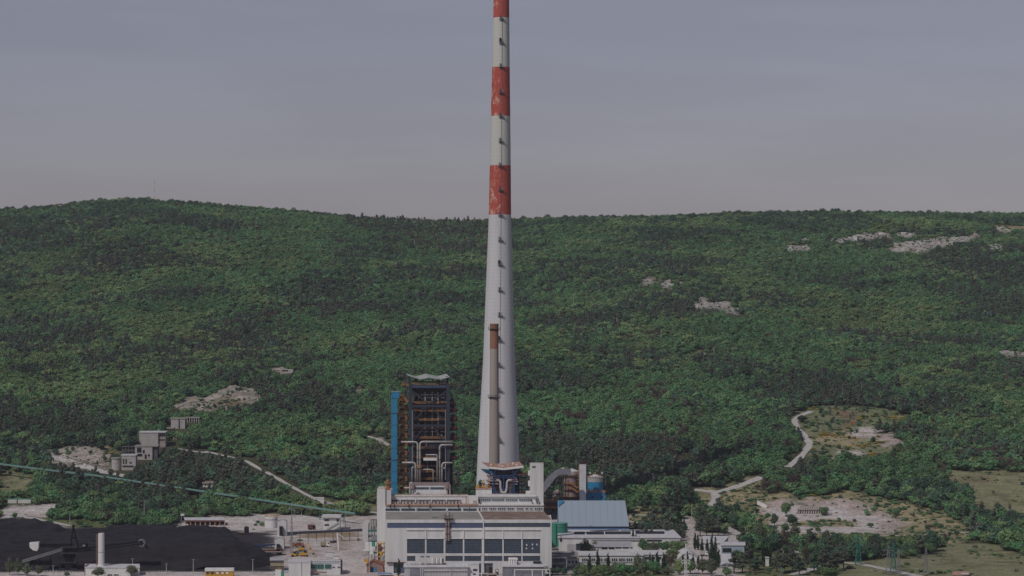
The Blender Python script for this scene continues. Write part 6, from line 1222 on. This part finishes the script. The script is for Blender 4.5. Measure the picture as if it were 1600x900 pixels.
# ---- the nearest trees are things of their own, the rest is the far wood
vis = (np.abs(u_ - 800) < 795); order = np.argsort(np.where(vis, py_, 9e9)); near = order[:215]; nearset = np.zeros(N, bool); nearset[near] = True
PROT = [('round', 'oak', 1), ('round', 'oak', 2), ('low', 'oak', 3), ('round', 'bright', 4), ('round', 'dark', 5), ('pine', 'pine', 6), ('twig', 'bare', 7), ('low', 'broom', 8)]
protos = []
for i, (k, l, s) in enumerate(PROT):
    me = twig_mesh('bare_tree_form', s, L_[l]) if k == 'twig' else crown_mesh('tree_form', k, s, 300, .125, L_[l])
    protos.append(bpy.data.objects.new('tree_form', me))
def scatter(name, co, S, rz, ki_, protos):
    n_ = len(co); me = bpy.data.meshes.new(name); me.vertices.add(n_); me.vertices.foreach_set('co', co.astype(np.float32).ravel())
    a_ = me.attributes.new('sc', 'FLOAT_VECTOR', 'POINT'); a_.data.foreach_set('vector', S.astype(np.float32).ravel())
    a_ = me.attributes.new('rz', 'FLOAT_VECTOR', 'POINT'); a_.data.foreach_set('vector', np.stack([np.zeros(n_), np.zeros(n_), rz], 1).astype(np.float32).ravel())
    a_ = me.attributes.new('ki', 'INT', 'POINT'); a_.data.foreach_set('value', ki_.astype(np.int32))
    o = bpy.data.objects.new(name, me); COL.objects.link(o); tag(o, kind='stuff')
    ng = bpy.data.node_groups.new('scatter_' + name, 'GeometryNodeTree'); ng.interface.new_socket('Geometry', in_out='INPUT', socket_type='NodeSocketGeometry'); ng.interface.new_socket('Geometry', in_out='OUTPUT', socket_type='NodeSocketGeometry')
    gi = ng.nodes.new('NodeGroupInput'); go = ng.nodes.new('NodeGroupOutput'); jn = ng.nodes.new('GeometryNodeJoinGeometry')
    def na(nm, dt): n = ng.nodes.new('GeometryNodeInputNamedAttribute'); n.data_type = dt; n.inputs['Name'].default_value = nm; return [o_ for o_ in n.outputs if o_.enabled and o_.name == 'Attribute'][0]
    A_s, A_r, A_k = na('sc', 'FLOAT_VECTOR'), na('rz', 'FLOAT_VECTOR'), na('ki', 'INT')
    for i, p in enumerate(protos):
        oi = ng.nodes.new('GeometryNodeObjectInfo'); oi.inputs['Object'].default_value = p; oi.inputs['As Instance'].default_value = False
        g2 = ng.nodes.new('GeometryNodeGeometryToInstance'); ip = ng.nodes.new('GeometryNodeInstanceOnPoints'); cm = ng.nodes.new('FunctionNodeCompare'); cm.data_type = 'INT'; cm.operation = 'EQUAL'
        ins_ = [s_ for s_ in cm.inputs if s_.enabled]; ng.links.new(A_k, ins_[0]); ins_[1].default_value = i
        ng.links.new(oi.outputs['Geometry'], g2.inputs[0]); ng.links.new(g2.outputs[0], ip.inputs['Instance']); ng.links.new(gi.outputs[0], ip.inputs['Points']); ng.links.new(cm.outputs[0], ip.inputs['Selection'])
        ng.links.new(A_s, ip.inputs['Scale']); ng.links.new(A_r, ip.inputs['Rotation']); ng.links.new(ip.outputs[0], jn.inputs[0])
    ng.links.new(jn.outputs[0], go.inputs[0]); o.modifiers.new('scatter', 'NODES').node_group = ng
    return o
fp = ~nearset
S = np.stack([sc * rs_.uniform(.85, 1.2, N), sc * rs_.uniform(.85, 1.2, N), sc * np.where(ki == 5, .85, 1) * rs_.uniform(.75, 1.25, N)], 1)
scatter('forest', np.stack([px_, py_, pz_ - .4], 1)[fp], S[fp], (rs_.rand(N) * 6.28)[fp], ki[fp], protos)
# ---- knee high scrub and loose stones on the open ground
_r3 = np.random.RandomState(77); sp_, st_ = [], []
def last_zone(q):
    r = np.zeros(len(q), int)
    for k, (nm, poly) in enumerate(ZW): r[inside(q[:, 0], q[:, 1], poly)] = k + 1
    return r
for k, (nm, poly) in enumerate(ZW):
    if nm in ('yard', 'coal', 'hallshadow', 'tan'): continue
    P_ = np.array(poly); x0, y0 = P_.min(0); x1, y1 = P_.max(0); ar = (x1 - x0) * (y1 - y0)
    dn = dict(dry=.10, lightgrass=.11, rock=.04, field=.02, grass=.10, gravel=.003, pink=.012, brown=.07)[nm]; n_ = int(min(ar * dn, 9000)); q = np.stack([_r3.uniform(x0, x1, n_), _r3.uniform(y0, y1, n_)], 1)
    v_ = vnoise(q[:, 0], q[:, 1], 12, 71) * .6 + vnoise(q[:, 0], q[:, 1], 4, 72) * .4; sp_.append(np.concatenate([q[(last_zone(q) == k + 1) & (v_ > (.5 if nm != 'field' else .62))], np.zeros((0, 2))]))
    if nm in ('rock', 'pink', 'gravel'):
        n_ = int(min(ar * {'rock': .10, 'pink': .05, 'gravel': .008}[nm], 9000)); q = np.stack([_r3.uniform(x0, x1, n_), _r3.uniform(y0, y1, n_)], 1); st_.append(q[(last_zone(q) == k + 1) & (vnoise(q[:, 0], q[:, 1], 9, 73) > .4)])
for poly in RW:
    P_ = np.array(poly); x0, y0 = P_.min(0); x1, y1 = P_.max(0); n_ = int(min((x1 - x0) * (y1 - y0) * .2, 5000)); q = np.stack([_r3.uniform(x0, x1, n_), _r3.uniform(y0, y1, n_)], 1); st_.append(q[inside(q[:, 0], q[:, 1], poly)]); q = q[::4] + 3; sp_.append(q[vnoise(q[:, 0], q[:, 1], 9, 71) > .55])
sp_ = np.concatenate(sp_); st_ = np.concatenate(st_)
ok = np.ones(len(sp_), bool)
for line, w in RDW: ok &= ~near_line(sp_[:, 0], sp_[:, 1], line, w * .5 + .4)
sp_ = sp_[ok]; zs = np.array([TG(x, y) for x, y in sp_]); n_ = len(sp_); s_ = _r3.uniform(.45, 1.0, n_) + 1.3 * _r3.rand(n_) ** 6; kk_ = _r3.choice([0, 1, 2, 3], n_, p=[.48, .2, .31, .01])
yb3 = (800 + F * sp_[:, 0] / sp_[:, 1]); kk_[(yb3 > 1255) & (yb3 < 1420) & (sp_[:, 1] > 1900) & (vnoise(sp_[:, 0], sp_[:, 1], 14, 75) > .66)] = 3
sproto = [bpy.data.objects.new('scrub_form', crown_mesh('scrub_form', 'low', 90 + i, 70, .2, L_[l])) for i, l in enumerate(('oak', 'bright', 'dark', 'broom'))]
scatter('undergrowth', np.stack([sp_[:, 0], sp_[:, 1], zs - .1], 1), np.stack([s_ * 1.3, s_ * 1.3, s_ * .8], 1), _r3.rand(n_) * 6.28, kk_, sproto)
def rock_mesh(seed):
    r = random.Random(seed); m = MB(); m.lathe([(.02, -.4), (.6, -.25), (.75, .1), (.45, .42), (.05, .5)], 0, 0, 7); m.v = [(x * r.uniform(.7, 1.3), y * r.uniform(.7, 1.3), z * r.uniform(.7, 1.3)) for x, y, z in m.v]
    me = bpy.data.meshes.new('stone_form'); me.from_pydata(m.v, [], m.f); me.materials.append(M['stone']); return me
M['stone'] = mat('pale_limestone', (.42, .385, .355), (.28, .255, .235), 1.2, .9, rand=.2)
zs = np.array([TG(x, y) for x, y in st_]); n_ = len(st_); s_ = .5 + 1.6 * _r3.rand(n_) ** 3
scatter('rubble', np.stack([st_[:, 0], st_[:, 1], zs], 1), np.stack([s_, s_, s_ * .8], 1), _r3.rand(n_) * 6.28, _r3.randint(0, 3, n_), [bpy.data.objects.new('stone_form', rock_mesh(i)) for i in range(3)])
# ---- single trees with trunks
TK = {}
def tree_kind(key, kind, leaf, seeds, bark='bark', nq=900, q=.075):
    TK[key] = [((twig_mesh('twigs', s, L_[leaf], 1.3) if kind == 'twig' else crown_mesh('crown', kind, s, nq, q, L_[leaf])), trunk_mesh('trunk', 'round' if kind == 'twig' else kind, s, bark)) for s in seeds]
tree_kind('broadleaf_tree', 'round', 'oak', (21, 22, 23, 24)); tree_kind('shrub', 'low', 'oak', (25, 26, 27)); tree_kind('pale_tree', 'round', 'bright', (28, 29)); tree_kind('evergreen_tree', 'round', 'dark', (31, 32)); tree_kind('pine_tree', 'pine', 'pine', (33, 34, 35), nq=1100)
tree_kind('bare_tree', 'twig', 'bare', (36, 37), 'barkpale'); tree_kind('broom_bush', 'low', 'broom', (38,)); tree_kind('cypress', 'cyp', 'cyp', (39, 40, 41), nq=1300, q=.055); tree_kind('olive_tree', 'round', 'olive', (42, 43), 'barkpale'); tree_kind('dark_pine', 'pine', 'dark', (44, 45), nq=1100); tree_kind('bright_shrub', 'low', 'bright', (46, 47))
CAT = dict(broadleaf_tree='tree', shrub='shrub', pale_tree='tree', evergreen_tree='tree', pine_tree='pine', bare_tree='bare tree', broom_bush='bush', cypress='cypress', olive_tree='tree', dark_pine='pine', bright_shrub='shrub')
def tree(key, x, y, z, s, lab, group, sz=None, wx=None):
    cm_, tm = rnd.choice(TK[key]); r = bpy.data.objects.new(key, None); COL.objects.link(r); r.location = (x, y, z); r.rotation_euler = (0, 0, rnd.random() * 6.28); r.scale = (wx or s, wx or s, sz or s); r.empty_display_size = .2
    tag(r, lab, CAT[key], group)
    for nm, md_ in (('crown', cm_), ('trunk', tm)): o_ = bpy.data.objects.new(nm, md_); COL.objects.link(o_); o_.parent = r
    return r
KM = ['broadleaf_tree', 'broadleaf_tree', 'shrub', 'pale_tree', 'evergreen_tree', 'pine_tree', 'bare_tree', 'broom_bush']
DESC = dict(broadleaf_tree='rounded green broadleaf tree', shrub='low rounded green shrub', pale_tree='yellowish green leafy tree', evergreen_tree='dark green dense tree', pine_tree='grey green pine', bare_tree='leafless grey tree', broom_bush='yellow flowering broom bush')
for i in near:
    key = KM[ki[i]]; u = u_[i]; y = py_[i]
    where = ('in the wood behind the coal yard' if u < 420 else 'at the wood edge behind the beige yard' if u < 620 else 'behind the power station' if u < 900 else 'on the grass around the quarry' if pr[i] < .5 and y > 1640 else 'in the scrub between the quarry and the bottom road' if y < 1720 else 'at the foot of the wooded hill beyond the quarry')
    tree(key, px_[i], y, pz_[i], sc[i], DESC[key] + ' ' + where, CAT[key] + 's ' + where, sz=sc[i] * rnd.uniform(.85, 1.15))
def put(key, u, vb, h_px, lab, group=None, wpx=None):
    g_ = G(u, vb); s_ = g_[1] / F; Hn = {'cyp': 3.3, 'pine': 2.45, 'round': 1.55, 'low': 1.05}[dict(cypress='cyp', pine_tree='pine', dark_pine='pine', shrub='low', bright_shrub='low', broom_bush='low').get(key, 'round')]
    sz = h_px * s_ / Hn; wx = (wpx * s_ / {3.3: .5, 2.45: 1.3, 1.55: 1.75, 1.05: 1.8}[Hn]) if wpx else sz
    tree(key, g_[0], g_[1], TG(g_[0], g_[1]), sz, lab, group, sz=sz, wx=wx)
cyp = [(921, 898, 32, 7, 'before the office block, nearest the low annex'), (934, 893, 34, 7, 'before the office block, second from the low annex'), (950, 889, 24, 6, 'before the middle windows of the office block'), (988.5, 860, 32, 7, 'rising alone before the solar roofed hall'), (994, 860, 24, 7, 'in the clump before the solar roofed hall'), (999, 861, 22, 6, 'in the clump before the solar roofed hall'), (983, 858, 20, 6, 'in the clump before the solar roofed hall'),
  (1016, 892, 27, 6, 'in the dense row beside the side office'), (1020, 893, 25, 6, 'in the dense row beside the side office'), (1027, 891, 28, 8, 'in the dense row beside the side office'), (1037, 890, 26, 7, 'in the dense row beside the side office'), (1067, 882, 16, 5, 'small, before the arched shed'), (1073.5, 882, 20, 6, 'small, before the arched shed'), (1083, 885, 18, 5, 'small, before the arched shed'), (1091, 884, 16, 5, 'small, before the arched shed'), (1097, 886, 16, 5, 'small, before the arched shed'),
  (1086, 860, 28, 6, 'in the tall pair behind the arched shed'), (1090.5, 860, 24, 6, 'in the tall pair behind the arched shed'), (1097, 866, 24, 6, 'in the group before the pale blue shed'), (1105, 868, 25, 6, 'in the group before the pale blue shed'), (1112, 886, 50, 9, 'tallest of the group before the pale blue shed'), (1118, 886, 46, 8, 'beside the tallest one before the pale blue shed'), (1123, 888, 30, 7, 'in the group before the pale blue shed'),
  (1193, 886, 42, 8, 'in the dark clump among the bottom pines'), (1198, 886, 38, 7, 'in the dark clump among the bottom pines'), (1203, 884, 35, 7, 'in the dark clump among the bottom pines'), (1209, 860, 30, 6, 'slim, behind the dark clump of the bottom pines'), (623, 901, 27, 7, 'standing alone in front of the big hall door'), (1069, 828, 17, 5, 'at the end of the hedge row behind the solar roofed hall')]
for u, vb, h, w_, l in cyp: put('cypress', u, vb, h, ('tall ' if h > 22 else 'short ') + 'dark cypress ' + l, 'cypresses ' + l if 'in the' in l or 'small' in l else None, w_)
for k in range(14): put('cypress', 1014 + k * 3.8, 828, 12 + rnd.random() * 7, 'slim dark cypress in the hedge row behind the solar roofed hall', 'cypresses of the hedge row', 3.8)
for u, vb, h, w_, k_ in ((1024, 822, 30, 22, 'pine_tree'), (1003, 800, 28, 16, 'dark_pine'), (1013, 806, 36, 16, 'dark_pine'), (1034, 808, 36, 20, 'pine_tree'), (1046, 806, 42, 18, 'dark_pine'), (1058, 804, 44, 20, 'pine_tree'), (1070, 802, 46, 22, 'dark_pine'), (1079, 798, 40, 18, 'pine_tree'), (1052, 812, 26, 18, 'pine_tree')):
    put(k_, u, vb, h, 'tall pine in the dark group behind the cypress hedge', 'pines behind the cypress hedge', w_)
for u, vb, h, w_ in ((1094, 838, 30, 17), (1104, 838, 36, 17), (1113, 838, 32, 15), (1122, 838, 34, 17), (1099, 822, 26, 18)): put('pine_tree', u, vb, h, 'broad pine casting shade on the pale road, in the roadside group', 'pines on the pale road', w_)
for u, vb, h, w_, k_ in ((1147, 896, 34, 24, 'pine_tree'), (1160, 896, 30, 20, 'pine_tree'), (1172, 892, 44, 26, 'pine_tree'), (1184, 896, 32, 20, 'dark_pine'), (1214, 894, 36, 22, 'pine_tree'), (1226, 896, 30, 22, 'pine_tree'), (1238, 893, 40, 24, 'pine_tree'), (1287, 896, 40, 26, 'pine_tree'), (1303, 893, 34, 24, 'pine_tree'), (1318, 890, 34, 22, 'pine_tree'), (1272, 898, 34, 20, 'dark_pine'), (1249, 899, 30, 20, 'dark_pine')):
    put(k_, u, vb, h, 'grey green pine in the row along the bottom road', 'pines along the bottom road', w_)
for u, vb, h, w_, k_, l in ((1260, 896, 44, 22, 'bare_tree', 'greyish half dead tree with pale trunk among the bottom pines'), (1188, 852, 36, 26, 'olive_tree', 'large pale green tree behind the dark cypress clump'), (1228, 808, 26, 18, 'broadleaf_tree', 'broad tree standing before the ruined quarry shelter'), (1210, 822, 20, 14, 'evergreen_tree', 'round dark tree on the gravel quarry entrance'), (1241, 850, 34, 20, 'olive_tree', 'light green tree at the lower edge of the quarry'), (1226, 834, 20, 16, 'broadleaf_tree', 'green tree in the quarry between the two tracks'),
   (1239, 822, 20, 20, 'evergreen_tree', 'dark tree close below the ruined quarry shelter'), (1148, 828, 30, 24, 'evergreen_tree', 'big dark tree beside the tiny pale hut'), (1160, 830, 24, 18, 'broadleaf_tree', 'green tree next to the big dark one by the hut'), (1140, 814, 20, 16, 'shrub', 'green shrub before the tiny pale hut'), (1124, 808, 32, 20, 'pine_tree', 'grey pine at the inner bend of the forked road'), (1130, 815, 22, 18, 'broadleaf_tree', 'green tree below the bend of the forked road'), (1152, 797, 13, 8, 'dark_pine', 'small conical conifer behind the tiny pale hut'), (1286, 806, 14, 18, 'shrub', 'low green shrub at the end of the ruined shelter'),
   (916, 872, 30, 24, 'olive_tree', 'light green tree before the grey roofed workshop'), (958, 868, 14, 32, 'evergreen_tree', 'flat broad dark tree before the flat pale shed'), (930, 868, 22, 18, 'olive_tree', 'pale tree beside the grey roofed workshop'), (1006, 866, 28, 20, 'broadleaf_tree', 'round tree beside the cypress clump of the solar hall'), (1020, 868, 22, 26, 'olive_tree', 'silvery tree before the end of the solar roofed hall'), (1036, 864, 22, 22, 'broadleaf_tree', 'green tree at the corner of the solar roofed hall'), (1058, 864, 22, 30, 'pale_tree', 'yellowish broad tree behind the arched shed'), (1052, 872, 16, 24, 'pale_tree', 'low yellowish tree beside the arched shed'), (1063, 845, 22, 24, 'olive_tree', 'silver blue tree where the white hall meets the road'), (1156, 882, 26, 24, 'broadleaf_tree', 'dense tree in front of the pale blue shed'),
   (1048, 893, 32, 26, 'bare_tree', 'grey twiggy tree beside the dense cypress row'), (1098, 898, 26, 26, 'olive_tree', 'grey green tree below the small cypresses'), (962, 899, 20, 22, 'olive_tree', 'pale tree before the end of the office block'), (998, 897, 32, 20, 'olive_tree', 'tall silvery tree at the end of the office windows'), (1560, 800, 16, 14, 'evergreen_tree', 'lone dark tree in the green field'), (1578, 802, 16, 8, 'bare_tree', 'lone bare tree in the green field'), (1475, 745, 12, 9, 'evergreen_tree', 'small dark tree at the top corner of the green field'), (1484, 745, 12, 9, 'broadleaf_tree', 'small green tree at the top corner of the green field'), (1400, 806, 12, 14, 'shrub', 'lone shrub in the dry grass past the quarry'), (1366, 801, 8, 12, 'shrub', 'small dark shrub at the gravel rim')):
    put(k_, u, vb, h, l, None, w_)
for u, vb, h, w_ in ((900, 901, 16, 14), (912, 903, 18, 16), (944, 903, 16, 18), (973, 903, 20, 20), (985, 903, 22, 20), (1005, 903, 20, 20), (1024, 903, 22, 22), (1040, 904, 18, 20), (1060, 903, 20, 20), (1082, 903, 20, 22), (1115, 904, 24, 22), (1132, 904, 14, 18), (1064, 893, 14, 16), (955, 903, 16, 14), (930, 904, 14, 14)):
    put(rnd.choice(['pale_tree', 'broadleaf_tree', 'olive_tree', 'bright_shrub']), u + rnd.uniform(-4, 4), vb - rnd.uniform(1, 6), h * rnd.uniform(.7, 1.35), 'fresh green young tree in the bottom row before the offices', 'young trees along the bottom edge before the offices', w_)
for u, vb, h, w_ in ((863, 898, 12, 18), (872, 898, 13, 18), (881, 899, 13, 16)): put('evergreen_tree', u, vb, h, 'dark clipped bush beside the ribbed annex', 'dark bushes beside the ribbed annex', w_)
for u, vb, h, w_, l in ((15, 899, 28, 16, 'leafy tree at the edge of the coal yard, first of the front row'), (28, 899, 28, 15, 'leafy tree second in the front row before the coal yard'), (42, 900, 20, 18, 'shorter leafy tree third in the front row before the coal yard'), (60, 900, 18, 16, 'round leafy tree before the black stacker portal'), (104, 902, 9, 12, 'low leafy tree under the stacker bogies'), (153, 902, 16, 26, 'broad leafy tree before the white silo building'), (205, 900, 18, 22, 'leafy tree at the other end of the white silo building')):
    put('olive_tree', u, vb, h, l, None, w_)
for u, vb, h, w_, k_, l in ((47, 624, 24, 8, 'bare_tree', 'tall dead white tree on the slope above the ruins'), (1457, 668, 18, 12, 'bare_tree', 'dead pale tree by the hillside clearing'), (1459, 688, 18, 20, 'bare_tree', 'wide leafless grey tree below the dead pale one'), (1426, 690, 14, 16, 'bare_tree', 'low leafless grey tree near the broom clearing'), (1430, 710, 18, 24, 'bare_tree', 'large leafless grey tree beneath the broom clearing'), (1040, 690, 20, 16, 'bare_tree', 'brownish bare tree on the slope behind the lift tower'), (1350, 655, 8, 10, 'evergreen_tree', 'small dark tree in the broom clearing'), (1255, 660, 12, 20, 'evergreen_tree', 'dark bush inside the bend of the hillside track')):
    put(k_, u, vb, h, l, None, w_)
# ================================================================ AIR
hb = MB().box(-7600, 7600, -4600, 9600, float(gz.min()) - 6, 375); hz = hb.ob('haze', mat('unused', (1, 1, 1))); tag(hz, kind='stuff')
hm = bpy.data.materials.new('haze_air'); hm.use_nodes = True; hn_ = hm.node_tree; hn_.nodes.clear(); ho = hn_.nodes.new('ShaderNodeOutputMaterial'); pv = hn_.nodes.new('ShaderNodeVolumePrincipled')
pv.inputs['Color'].default_value = (.84, .84, 1.0, 1); pv.inputs['Density'].default_value = HAZE; pv.inputs['Anisotropy'].default_value = .1; hn_.links.new(pv.outputs[0], ho.inputs['Volume']); hz.data.materials[0] = hm
